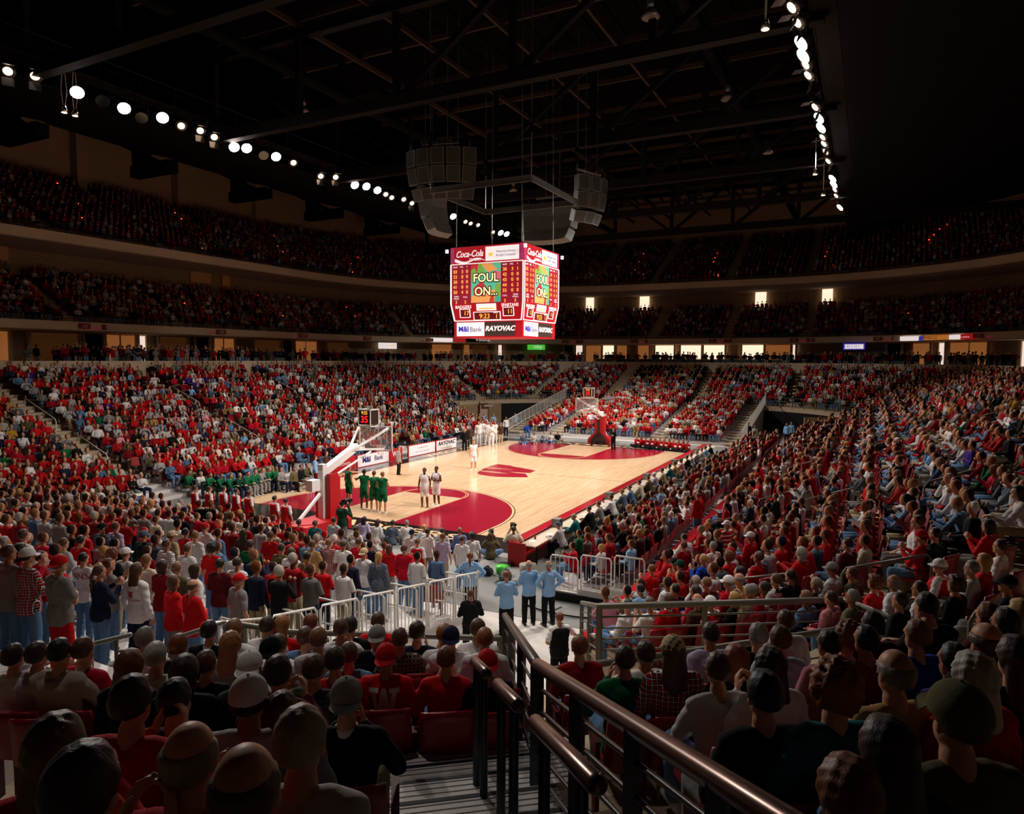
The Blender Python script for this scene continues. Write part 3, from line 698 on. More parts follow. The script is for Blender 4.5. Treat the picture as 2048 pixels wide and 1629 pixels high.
# ---------------------------------------------------------------- guard rails
def guard(name, pts, h, label, bars=5, m=M_rail, post=1.3, r=.028, group=None, mtop=None):
    """pts: floor points along the rail"""
    base = Vector(pts[0]); t = root(name, base, label, 'railing', group)
    P = [Vector(p) - base for p in pts]; Z = Vector((0, 0, h)); mt = mtop or m
    part('top_rail', MB().tube([p + Z for p in P], r * 1.35, 10), mt, t, True)
    bm_ = MB()
    for k in range(1, bars + 1):
        z = Vector((0, 0, h * k / (bars + 1)))
        bm_.tube([p + z for p in P], r * .42, 6)
    if bars: part('bars', bm_, m, t, True)
    for i in range(len(P) - 1):
        L = (P[i + 1] - P[i]).length; n = max(1, round(L / post))
        for k in range(n + (1 if i == len(P) - 2 else 0)):
            q = P[i].lerp(P[i + 1], k / n); part('post', MB().box(q + Z / 2, (r * 2, r * 2, h)), m, t)
    return t
def stairpt(d, a, z0=5.45, m=.30, k=.2):
    """a point d metres ahead of the camera beside the stairs' handrail line"""
    f = Vector((fw.x, fw.y, 0)).normalized(); r_ = Vector((rt.x, rt.y, 0)).normalized()
    p = Vector((CAM.x, CAM.y, 0)) + f * d + r_ * (a - k * d); p.z = z0 - m * d; return p
H1 = [stairpt(d, 1.08) for d in (.75, 2.1, 2.8, 3.6, 4.5)]
t = guard('stair_railing', H1, .9, 'brown topped guard railing sloping down the right side of the near stairs', 5, M_railk, .9, .034, None, M_railb)
a0 = stairpt(4.5, 1.08); f_ = Vector((fw.x, fw.y, 0)).normalized(); r_ = Vector((rt.x, rt.y, 0)).normalized()
b0 = Vector((CAM.x, CAM.y, 0)) + f_ * 8.7 + r_ * -.076; b0.z = 2.84
guard('stair_railing', [a0.lerp(b0, q) + Vector((0, 0, 0)) for q in (.02, .33, .66, 1)], .9, 'lower guard railing of upright panels continuing down towards the arena floor', 4, M_railk, 1.4, .03)
for i, (d1, d2) in enumerate(((2.13, 2.78), (3.26, 3.70), (4.19, 4.60))):
    hr = root('stair_handrail', stairpt(d1, .68), ['nearest short round handrail in the middle of the stairs, brown tube on two posts', 'middle short handrail on the stairs, between the nearest and the farthest one', 'farthest short handrail on the stairs, just behind the red seat backs'][i], 'handrail', 'short handrails on the stairs')
    p, q = Vector((0, 0, 0)), stairpt(d2, .68) - stairpt(d1, .68); Z = Vector((0, 0, .9))
    part('grip', MB().tube([p + Z - (q - p) * .12, q + Z + (q - p) * .12], .036, 12), M_railb, hr, True)
    for v in (p + (q - p) * .12, q - (q - p) * .12):
        part('post', MB().tube([v, v + Z], .026, 8), M_railk, hr, True)
# the stairs themselves
def stair_box(mb, d, dd, a0_, a1_, z, th=.05):
    c = stairpt(d + dd / 2, (a0_ + a1_) / 2, 0, 0); mb.box((c.x, c.y, z - th / 2), (dd * 1.02 / math.cos(math.radians(11.3)), (a1_ - a0_), th), math.radians(38.7))
ss = MB(); nz = MB(); gr = MB()
d = -.6
while d < 8.8:
    z = 5.45 - .30 * (d + .2); stair_box(ss, d, .40, -.62 if d < 5.2 else .1, 1.16 if d < 4.6 else 1.5, z, .06)
    stair_box(nz, d + .36, .035, -.62 if d < 5.2 else .1, 1.16 if d < 4.6 else 1.5, z + .003, .012)
    for g in range(1, 7): stair_box(gr, d + .055 * g, .008, -.62 if d < 5.2 else .1, 1.16 if d < 4.6 else 1.5, z + .002, .006)
    stair_box(ss, d + .39, .012, -.62 if d < 5.2 else .1, 1.16 if d < 4.6 else 1.5, z - .03, .12)
    d += .40
while d < 13.2:
    z = 2.75 - .62 * (d - 8.8); 
    if z > .1: stair_box(ss, d, .30, .35, 1.9, z, z)
    d += .30
st = struct('near_stairs', ss, M_alu); part('tread_nosing', nz, M_black, st); part('tread_grooves', gr, mat('groove_grey', '#4a4643', .6), st)
# front rail of the left block, right block rails
def lb(x, y): return zLB(rho(x, y))
def arc_pts(t0, t1, r, n=6, dz=0): return [(CX - A0 + r * math.cos(math.radians(t)), -B0 + r * math.sin(math.radians(t)), 2.45 + dz) for t in np.linspace(t0, t1, n)]
def rail_at(name, pts, label, **k): return guard(name, pts, k.pop('h', 1.0), label, **k)
rail_at('guard_rail', [(-15.99, -15.7, 2.52), (-16.55, -14.4, 2.52), (-17.08, -13.24, 2.52), (-17.2, -12.5, 2.52)], 'dark horizontal guard rail in front of the left block beside the white barriers', bars=3)
rail_at('guard_rail', [(-14.0, -16.3, 2.4), (-13.15, -17.66, 2.4), (-11.97, -19.49, 2.4)], 'dark five-bar guard rail in front of the right block, angled at its far end', bars=5, post=1.55, r=.036)
rail_at('guard_rail', [(-11.97, -19.49, 2.4), (-12.73, -20.44, 2.4)], 'short return piece of dark guard rail turning back towards the seats', bars=3, post=1.2, r=.036)
rail_at('guard_rail', [(-14.0, -16.3, 2.4), (-11.9, -15.2, 1.6)], 'dark rail sloping from the corner of the right block to the red ledge', bars=5, post=1.2)
rail_at('guard_rail', [(-17.26, -16.96, 3.0), (-16.16, -18.09, 3.0), (-14.46, -19.74, 3.0)], 'lower dark two-bar rail across the right block, behind the five-bar one', bars=2, post=2.2, h=.9)
for i, (x, y, x2, y2, lab) in enumerate(((-18.55, -11.0, -18.1, -11.5, 'steel handrail at the foot of the left block, left of the other'), (-17.6, -11.85, -17.25, -12.2, 'short steel handrail at the foot of the left block, beside the white barriers'))):
    hr = root('aisle_handrail', (x, y, 2.5), lab, 'handrail'); q = Vector((x2 - x, y2 - y, .12))
    part('grip', MB().tube([(0, 0, .9), q * 1.0 + Vector((0, 0, .9))], .03, 10), M_steelg, hr, True); part('post', MB().tube([q * .75, q * .75 + Vector((0, 0, .9))], .025, 8), M_rail, hr, True)
# aisle handrails on the right-hand side terraces
k = 0
for (x, y, x2, y2) in ((-10.58, -19.43, -10.78, -20.72), (-9.59, -17.64, -10.08, -18.59), (-15.5, -20.7, -15.5, -21.5), (1.05, -16.5, 1.2, -17.9), (-3.32, -21.06, -3.0, -22.9), (-1.4, -15.2, -1.4, -16.4), (8.6, -16, 8.6, -18), (8.6, -20, 8.6, -22), (18.6, -16, 18.6, -18), (18.6, -20, 18.6, -22.5), (-1.4, -18, -1.4, -19.6), (28.4, -17, 28.4, -20), (8.6, -23.5, 8.6, -25.5), (-1.4, 15.5, -1.4, 18), (-1.4, 20, -1.4, 23), (8.6, 15.5, 8.6, 18.5), (8.6, 21, 8.6, 24), (18.6, 16, 18.6, 19), (18.6, 22, 18.6, 25), (28.4, 17, 28.4, 20)):
    z1, z2 = lb(x, y), lb(x2, y2); side = 'left' if y > 0 else 'right'
    hr = root('aisle_handrail', (x, y, z1), 'looped handrail on the %s terrace, %.0f metres along, %.0f metres above the boards' % (side, x + 16, abs(y) - 14.5), 'handrail', 'aisle handrails, %s side' % side); q = Vector((x2 - x, y2 - y, z2 - z1))
    part('rail', MB().tube([(0, 0, .12), (0, 0, .82), q * .05 + Vector((0, 0, .92)), q * .95 + Vector((0, 0, .92)), q + Vector((0, 0, .82)), q + Vector((0, 0, .12))], .024, 8), M_rail if y < 0 else M_wmetal, hr, True)
# railings along the front of the decks
def deck_rail(a, b, r, z, label, h=.75):
    smp = ring_samples(a, b); P = [Vector((s[0] + s[2] * r, s[1] + s[3] * r, z)) for s in smp]; P = [p for p in P if not (p.x < -12 and p.y < 0)]
    mb = MB()
    for p, q in zip(P[:-1], P[1:]):
        if (p - q).length > 6: continue
        for hh in (h, h * .66, h * .33): mb.bar(p + Vector((0, 0, hh)), q + Vector((0, 0, hh)), .035)
        mb.bar(p, p + Vector((0, 0, h)), .04)
    o = mb.build('deck_railing', M_black); tag(o, label, 'railing')
deck_rail(A0, B0, 29.1, 9.75, 'long dark railing along the front edge of the middle deck'); deck_rail(A1, B1, 29.1, 16.8, 'long dark railing along the front edge of the upper deck')
for s, lab in ((1, 'left'), (-1, 'right')):
    mb = MB(); prev = None
    for t in range(14, 80, 6):
        p = Vector((CX + A0 + 12.75 * math.cos(math.radians(t)), s * (B0 + 12.75 * math.sin(math.radians(t))), 2.45))
        if prev:
            for hh in (.3, .6, .95): mb.bar(prev + Vector((0, 0, hh)), p + Vector((0, 0, hh)), .03)
        mb.bar(p, p + Vector((0, 0, .95)), .04); prev = p
    tag(mb.build('portal_railing', M_rail), 'curved railing above the far %s floor portal' % lab, 'railing')
# white barrier panels
def barrier(p, q, h, label, group, slope=True):
    p, q = Vector(p), Vector(q); t = root('barrier_panel', p, label, 'barrier', group); d = q - p; Z = Vector((0, 0, h))
    fr = MB().tube([(0, 0, 0), Z * .93, Z + d * .06, Z + d * .94, Z * .93 + d, d], .024, 8); part('frame', fr, M_wmetal, t, True)
    b = MB(); n = max(3, int(d.length / .13)); b.bar(d * .02 + Z * .08, d * .98 + Z * .08, .03)
    for k in range(1, n): b.bar(d * k / n + Z * .08, d * k / n + Z * .99, .016)
    part('bars', b, M_wmetal, t); return t
xs = np.linspace(-8.1, -16.4, 8)
for i in range(7):
    barrier((xs[i], -10.78, zST(xs[i])), (xs[i + 1] + .1, -10.78, zST(xs[i + 1])), 1.05, '%s white tubular barrier panel down the side of the student stand, counted from the court' % ['first', 'second', 'third', 'fourth', 'fifth', 'sixth', 'seventh'][i], 'white barriers beside the student stand')
    cb = MB().tube([(0, 0, .15), (0, 0, .93), (0, .06, 1.0), (0, .74, 1.0), (0, .8, .93), (0, .8, .15)], .02, 8); cb.bar((0, 0, .5), (0, .8, .5), .03)
    o = cb.build('chair_row_guard', M_wmetal, None, True); o.location = (xs[i] - .25, -10.7, zST(xs[i])); tag(o, 'white tube loop closing the end of a seat row behind the %s barrier panel' % ['first', 'second', 'third', 'fourth', 'fifth', 'sixth', 'seventh'][i], 'railing', 'row end loops')
for i, (y0, y1) in enumerate(((-11.65, -12.5), (-12.6, -13.5), (-13.6, -14.45))):
    barrier((-5.35, y0, .3 + .12 * i), (-5.35, y1, .3 + .12 * i), 1.05, 'white tubular barrier at the end of the low platform, %s the red ledge' % ['farthest from', 'second from', 'right next to'][i], 'white barriers at the end of the low platform')
pl = MB().box((-5.1, -13.1, .14), (.5, 3.0, .24)); tag(pl.build('platform_edge', M_black), 'dark edge of the low seating platform under the white barriers', 'platform')
# ---------------------------------------------------------------- seats
def seat_proto():
    t = root('stadium_seat', (0, 0, 0), 'x', 'seat', 'red folding seats near the camera')
    b = MB(); n = 7
    for lay in (0, 1):
        for j in range(5):
            for i in range(n):
                x = -.235 + .47 * i / (n - 1); c = 1 - (2 * i / (n - 1) - 1) ** 2; zz = .44 + .44 * j / 4; rnd = .02 * (1 - c) if j == 4 else 0
                b.v.append((x * (1 - .08 * j / 4), -.24 - .05 * c - .07 * j / 4 + (.03 if lay else 0), zz - rnd))
    for lay in (0, 1):
        for j in range(4):
            for i in range(n - 1):
                a = lay * 5 * n + j * n + i; q = (a, a + 1, a + n + 1, a + n); b.f.append(q if not lay else q[::-1])
    for i in range(n - 1):
        for j in (0, 4): a = j * n + i; c = a + 5 * n; b.f.append((a, c, c + 1, a + 1) if j == 0 else (a, a + 1, c + 1, c))
    for j in range(4):
        for i in (0, n - 1): a = j * n + i; c = a + 5 * n; b.f.append((a, a + n, c + n, c) if i == 0 else (a, c, c + n, a + n))
    part('backrest', b, M_seat, t, True)
    s_ = MB().box((0, 0, .42), (.45, .42, .05)); part('seat_pan', s_, M_seat, t)
    for x in (-.26, .26): part('arm_standard', MB().box((x, -.12, .3), (.035, .1, .6)).box((x, -.03, .62), (.045, .3, .035)), mat('seat_frame', '#5c0f16', .45), t)
    return t
SEAT = seat_proto()
def dup(r, loc, rz, label=None, group=None, sc=None):
    o = r.copy(); C.objects.link(o); o.location = loc; o.rotation_euler = (0, 0, rz)
    if label: o['label'] = label
    if group: o['group'] = group
    if sc: o.scale = (sc,) * 3
    for ch in list(r.children):
        c = ch.copy(); C.objects.link(c); c.parent = o
        for g in list(ch.children): q = g.copy(); C.objects.link(q); q.parent = c
    return o
# ---------------------------------------------------------------- people: materials
COL = dict(white='#e4e0de', red='#c01018', crimson='#b30d26', darkred='#8a0c14', maroon='#551018', pink='#d08a98', rose='#c27a82', palegrey='#b8b4b4', grey='#85827f', slate='#5a6474', ltgrey='#a8a29a',
 black='#131214', navy='#1a2138', denim='#5b7ba0', skyblue='#7fa8d0', paleblue='#a8b8cc', royal='#1c46b0', purple='#3c2480', lavender='#b8a8c4', periwinkle='#6a72a8', teal='#12606a', green='#10603a', dkgreen='#173a28', darkgreen='#24382e',
 olive='#5c553a', tan='#b08a58', beige='#c4ae88', cream='#ddd0b8', oatmeal='#a89c8c', brown='#4c3426', brownpants='#3a2c22', khaki='#9a8c6c', yellow='#c89a28', olivecap='#5a5636', whiteshorts='#e8e4e4', greenshorts='#0d5432', orange='#c05a20')
HAIR = dict(black='#1a1411', dkbrown='#35221a', brown='#543622', ltbrown='#7c5636', auburn='#6e3818', ginger='#8a481c', redblond='#9a6434', blond='#b48a4c', greyblond='#948670', grey='#827c74', ltgrey='#b0aaa0')
def cloth(c):
    k = 'cloth_' + c
    if k in MATS: return MATS[k]
    pats = {'plaidred': ('red', 'white', 'black'), 'plaiddark': ('black', 'maroon', 'grey'), 'plaidblue': ('navy', 'paleblue', 'black'), 'plaidgrey': ('palegrey', 'slate', 'white')}
    strp = {'olivestripe': ('olive', 'darkgreen', 16), 'whitestripe': ('white', 'grey', 14), 'redstripe': ('red', 'white', 5)}
    if c in pats or c in strp:
        base = (pats.get(c) or strp[c])[0]
        m = mat(k, srgb(COL[base]), .85, spec=.15, bump=.5, bscale=9); nt = m.node_tree; b = nt.nodes['Principled BSDF']; tc = nt.nodes.new('ShaderNodeTexCoord')
        def wave(axis, sc, thr):
            wv = nt.nodes.new('ShaderNodeTexWave'); wv.bands_direction = axis; wv.inputs['Scale'].default_value = sc; nt.links.new(tc.outputs['Object'], wv.inputs['Vector'])
            mt = nt.nodes.new('ShaderNodeMath'); mt.operation = 'GREATER_THAN'; mt.inputs[1].default_value = thr; nt.links.new(wv.outputs['Fac'], mt.inputs[0]); return mt.outputs[0]
        def mix(fac, a, bcol):
            mx = nt.nodes.new('ShaderNodeMix'); mx.data_type = 'RGBA'; nt.links.new(fac, mx.inputs[0])
            if isinstance(a, tuple): mx.inputs[6].default_value = (*a, 1)
            else: nt.links.new(a, mx.inputs[6])
            mx.inputs[7].default_value = (*bcol, 1); return mx.outputs[2]
        if c in pats:
            a, q, r = [srgb(COL[x]) for x in pats[c]]
            o = mix(wave('Z', 8, .6), a, r); o = mix(wave('X', 8, .6), o, r); o = mix(wave('Z', 8, .955), o, q); o = mix(wave('X', 8, .955), o, q)
        else: o = mix(wave('Z', strp[c][2] * .5, .7), srgb(COL[strp[c][0]]), srgb(COL[strp[c][1]]))
        nt.links.new(o, b.inputs['Base Color']); return m
    return mat(k, srgb(COL[c]), .85, spec=.15, bump=.55, bscale=9)
def hairm(c):
    k = 'hair_' + c
    if k in MATS: return MATS[k]
    m = mat(k, srgb(HAIR[c]), .5, spec=.4, bump=.6, bscale=1, var=.35); nt = m.node_tree
    mp = nt.nodes.new('ShaderNodeMapping'); mp.inputs['Scale'].default_value = (110, 110, 14); tc = [n for n in nt.nodes if n.type == 'TEX_COORD'][0]; ns = [n for n in nt.nodes if n.type == 'TEX_NOISE'][0]; [n for n in nt.nodes if n.type == 'BUMP'][0].inputs['Distance'].default_value = .004
    nt.links.new(tc.outputs['Object'], mp.inputs[0]); nt.links.new(mp.outputs[0], ns.inputs['Vector']); return m
SKIN = [mat('skin_fair', '#c58d6e', .5, spec=.3), mat('skin_tan', '#a87050', .5, spec=.3), mat('skin_dark', '#5a3422', .5, spec=.3)]
M_eye = mat('eye_white', '#d8d4cc', .3); M_iris = mat('eye_dark', '#1a1210', .3); M_lip = mat('lips', '#8a4438', .5)
M_shoe = {c: mat('shoe_' + c, v, .5) for c, v in dict(white='#d8d4cf', black='#141312', brown='#4a3020').items()}
# ---------------------------------------------------------------- people: shared meshes
BODY = {}; SH = {}; TR = {}; SHO = {}; HR = {}; CP = {}
def body(kind, fem):
    k = (kind, fem)
    if k not in BODY:
        me, J = build_body(kind, fem)
        for m in (SKIN[0], M_eye, M_iris, M_lip): me.materials.append(m)
        BODY[k] = (me, J)
    return BODY[k]
def dec_text(name, s, size, m, shirt_me, J, parent, z=None, dx=0):
    """lettering laid onto the back of a shirt: each letter vertex is projected onto the cloth"""
    from mathutils.bvhtree import BVHTree
    bm = bmesh.new(); bm.from_mesh(shirt_me); tree = BVHTree.FromBMesh(bm)
    zc = J['chest'].z - .02 if z is None else z
    if s == 'WSLAB':
        P = [(-.5, .5), (-.18, .5), (-.18, .36), (-.27, .36), (-.2, -.12), (-.07, .5), (.07, .5), (.2, -.12), (.27, .36), (.18, .36), (.18, .5), (.5, .5), (.5, .36), (.42, .36), (.27, -.5), (.1, -.5), (0, 0), (-.1, -.5), (-.27, -.5), (-.42, .36), (-.5, .36)]
        b2 = bmesh.new(); b2.faces.new([b2.verts.new((x, y, 0)) for x, y in P])
    else:
        cu = bpy.data.curves.new('t', 'FONT'); cu.body = s; cu.align_x = 'CENTER'; cu.align_y = 'CENTER'; cu.resolution_u = 2
        o = bpy.data.objects.new('t', cu); C.objects.link(o); me0 = bpy.data.meshes.new_from_object(o.evaluated_get(bpy.context.evaluated_depsgraph_get())); bpy.data.objects.remove(o)
        b2 = bmesh.new(); b2.from_mesh(me0)
    bmesh.ops.triangulate(b2, faces=b2.faces[:])
    for _ in range(3): bmesh.ops.subdivide_edges(b2, edges=[e for e in b2.edges if e.calc_length() > .06], cuts=1, use_grid_fill=False); bmesh.ops.triangulate(b2, faces=b2.faces[:])
    for v in b2.verts:
        x = v.co.x * size + dx; zz = zc + v.co.y * size
        hit = tree.ray_cast(Vector((x, -1.0, zz)), Vector((0, 1, 0)))
        y = hit[0].y - .006 if hit[0] is not None else J['chest'].y - .12
        v.co = Vector((x, y, zz))
    me = bpy.data.meshes.new(name); b2.to_mesh(me); b2.free(); bm.free(); me.materials.append(m)
    o = bpy.data.objects.new(name, me); C.objects.link(o); o.parent = parent; return o
def wrinkle(me, J, seed, amp=.004):
    n = len(me.vertices); co = np.empty(n * 3); no = np.empty(n * 3); me.vertices.foreach_get('co', co); me.vertices.foreach_get('normal', no)
    co = co.reshape(-1, 3); no = no.reshape(-1, 3); s = seed * 1.7
    q = np.sin(co[:, 0] * 31 + co[:, 2] * 22 + s) * np.sin(co[:, 2] * 37 - co[:, 0] * 13 + co[:, 1] * 25 + 2 * s) + .6 * np.sin(co[:, 2] * 61 + co[:, 0] * 40 + s)
    co += no * (amp * q)[:, None]; me.vertices.foreach_set('co', co.ravel()); me.update(); return me
NPPL = 0
def person(x, y, z, rz, sc, garm='shirt', col='red', hst='short', hcol='brown', pose_='sit_lap', ex='', tr='', label='', group=None, seed=0):
    global NPPL; NPPL += 1
    rnd = random.Random(seed * 7 + 3); fem = hst in ('long', 'bob', 'bun', 'pony', 'curly', 'wavy')
    if pose_ == 'sit': pose_ = rnd.choice(['sit_lap', 'sit_fold', 'sit_lap', 'sit_lean' if sc > .97 else 'sit_lap', 'sit_clap', 'sit_cross'])
    bme, J = body(pose_, fem)
    o = bpy.data.objects.new('person', bme); C.objects.link(o); o.location = (x, y, z); o.rotation_euler = (0, 0, rz); o.scale = (sc,) * 3
    tag(o, label, 'person', group)
    if 'dark' in ex: o.material_slots[0].link = 'OBJECT'; o.material_slots[0].material = SKIN[2]
    elif rnd.random() < .3: o.material_slots[0].link = 'OBJECT'; o.material_slots[0].material = SKIN[1]
    slv = {'tee': 'short', 'tank': 'tank', 'jersey': 'long', 'vest': 'vest'}.get(garm, 'long'); vr = rnd.randrange(2)
    g = .016 if garm not in ('jacket', 'coat', 'sweatshirt', 'sweater', 'hoodie', 'fleece') else .026
    k = (pose_, fem, slv, g, vr)
    if k not in SH: SH[k] = wrinkle(build_shirt(J, {'tank': 'none', 'vest': 'short'}.get(slv, slv), fem, g), J, vr + len(SH))
    gname = {'tee': 'tee_shirt', 'tank': 'sleeveless_jersey'}.get(garm, garm)
    cc = cloth('white') if garm == 'vest' else cloth(col)
    sh = link(gname if garm != 'vest' else 'shirt', SH[k], o, cc)
    if garm == 'vest':
        k2 = (pose_, fem, 'vest')
        if k2 not in SH:
            vs, fs = [], []; sec = torso_secs(J, .05, .05, fem); loft(vs, fs, sec[:-1], 18); SH[k2] = wrinkle(remeshed('vest', vs, fs, .013, 3, .6), J, 3, .004)
        link('vest', SH[k2], o, cloth(col))
    tk = (pose_, fem, 'shorts' in tr, rnd.randrange(2))
    if tk not in TR: TR[tk] = wrinkle(build_trousers(J, 'shorts' in tr), J, 5 + tk[3], .0035)
    tcn = tr or rnd.choice(['denim', 'denim', 'denim', 'khaki', 'black', 'navy', 'denim', 'grey'])
    link('trousers' if 'shorts' not in tr else 'shorts', TR[tk], o, cloth(tcn))
    if pose_ not in SHO: SHO[pose_] = build_shoes(J)
    link('shoes', SHO[pose_], o, M_shoe['black' if tcn == 'black' else rnd.choice(['white', 'brown', 'white'])])
    hk = (hst, pose_, fem)
    if hk not in HR: HR[hk] = build_hair(hst, J, len(HR))
    link('hair', HR[hk], o, hairm(hcol))
    for e in ex.split(','):
        if e.startswith('cap'):
            _, cc_, *br = e.split(':'); br = br[0] if br else 'back'; ck = (pose_, br)
            if ck not in CP: CP[ck] = build_cap(J, br)
            c = link('cap', CP[ck][0], o, cloth(cc_)); b_ = link('brim', CP[ck][1], c, cloth(cc_))
        if e.endswith('collar'):
            cm = {'collar': 'white', 'redcollar': 'red', 'whitecollar': 'white', 'navycollar': 'navy'}[e]; vs, fs = [], []
            nk = J['neck']; loft(vs, fs, [(nk + Vector((0, -.004, -.045)), Vector((1, 0, 0)), Vector((0, 1, 0)), .088, .078), (nk + Vector((0, -.002, -.005)), Vector((1, 0, 0)), Vector((0, 1, 0)), .074, .068), (nk + Vector((0, 0, .02)), Vector((1, 0, 0)), Vector((0, 1, 0)), .068, .062)], 16)
            me = py_mesh('collar', vs, fs); me.polygons.foreach_set('use_smooth', [True] * len(me.polygons)); link('collar', me, o, cloth(cm))
        if e == 'W': dec_text('letter', 'WSLAB', .27, mat('white_letter', '#d8d0c8', .7), SH[k], J, o)
        if e == 'Wsmall': dec_text('letter', 'WSLAB', .11, mat('red_letter', '#a01828', .7), SH[k], J, o); dec_text('lettering', 'WISCONSIN', .05, mat('red_letter', '#a01828', .7), SH[k], J, o, J['chest'].z - .11)
        if e == 'num': dec_text('lettering', 'KOONCE', .075, mat('black_letter', '#141210', .7), SH[k], J, o, J['chest'].z + .0); dec_text('number', '3', .11, mat('black_letter', '#141210', .7), SH[k], J, o, J['chest'].z + .08, -.13)
        if e == 'NS': dec_text('lettering', 'FANS', .17, mat('red_letter', '#a01828', .7), SH[k], J, o, J['chest'].z + .03)
        if e == 'belt':
            vs, fs = [], []; p_ = J['pel']; X_ = Vector((1, 0, 0)); Y_ = Vector((0, 1, 0)); loft(vs, fs, [(p_ + Vector((0, 0, z_)), X_, Y_, .205, .162) for z_ in (-.02, .03)], 18); link('belt', py_mesh('belt', vs, fs), o, M_black)
        if e == 'cam':
            h = J['head']; mb = MB().box((h.x, h.y + .24, h.z + .06), (.16, .36, .17)).disc((h.x, h.y + .42, h.z + .06), .05, (0, 1, 0), .14, 14, .06).box((h.x + .06, h.y + .0, h.z + .16), (.07, .12, .06))
            q = mb.build('video_camera', M_black); cw = Matrix.Translation((x, y, z)) @ Matrix.Rotation(rz, 4, 'Z') @ Matrix.Scale(sc, 4); q.matrix_world = cw
            tag(q, {'stand_film': 'black video camera held up by the person in dark green near the hoop', 'floor_film': 'black camera held by the cross-legged photographer', 'kneel_film': 'big black video camera on the shoulder of the kneeling camera operator'}[pose_], 'camera')
        if e == 'chair': folding_chair(x, y, z, rz, 'black folding chair on the team bench side, %.1f metres from the near baseline' % (x + .8))
    return o
_fc = {}
def folding_chair(x, y, z, rz, label, group='black folding chairs'):
    if 'c' not in _fc:
        t = root('folding_chair', (0, 0, 0), label, 'chair', group)
        part('seat', MB().box((0, .02, .44), (.42, .40, .03)), M_black, t); part('backrest', MB().box((0, -.23, .72), (.42, .03, .22)), M_black, t)
        for sx in (-.21, .21):
            part('leg', MB().tube([(sx, -.24, .84), (sx, .2, .02)], .012, 6), M_steelg, t, True); part('leg', MB().tube([(sx, .18, .43), (sx, -.24, .02)], .012, 6), M_steelg, t, True)
        _fc['c'] = t; t.location = (x, y, z); t.rotation_euler = (0, 0, rz); return t
    return dup(_fc['c'], (x, y, z), rz, label, group)
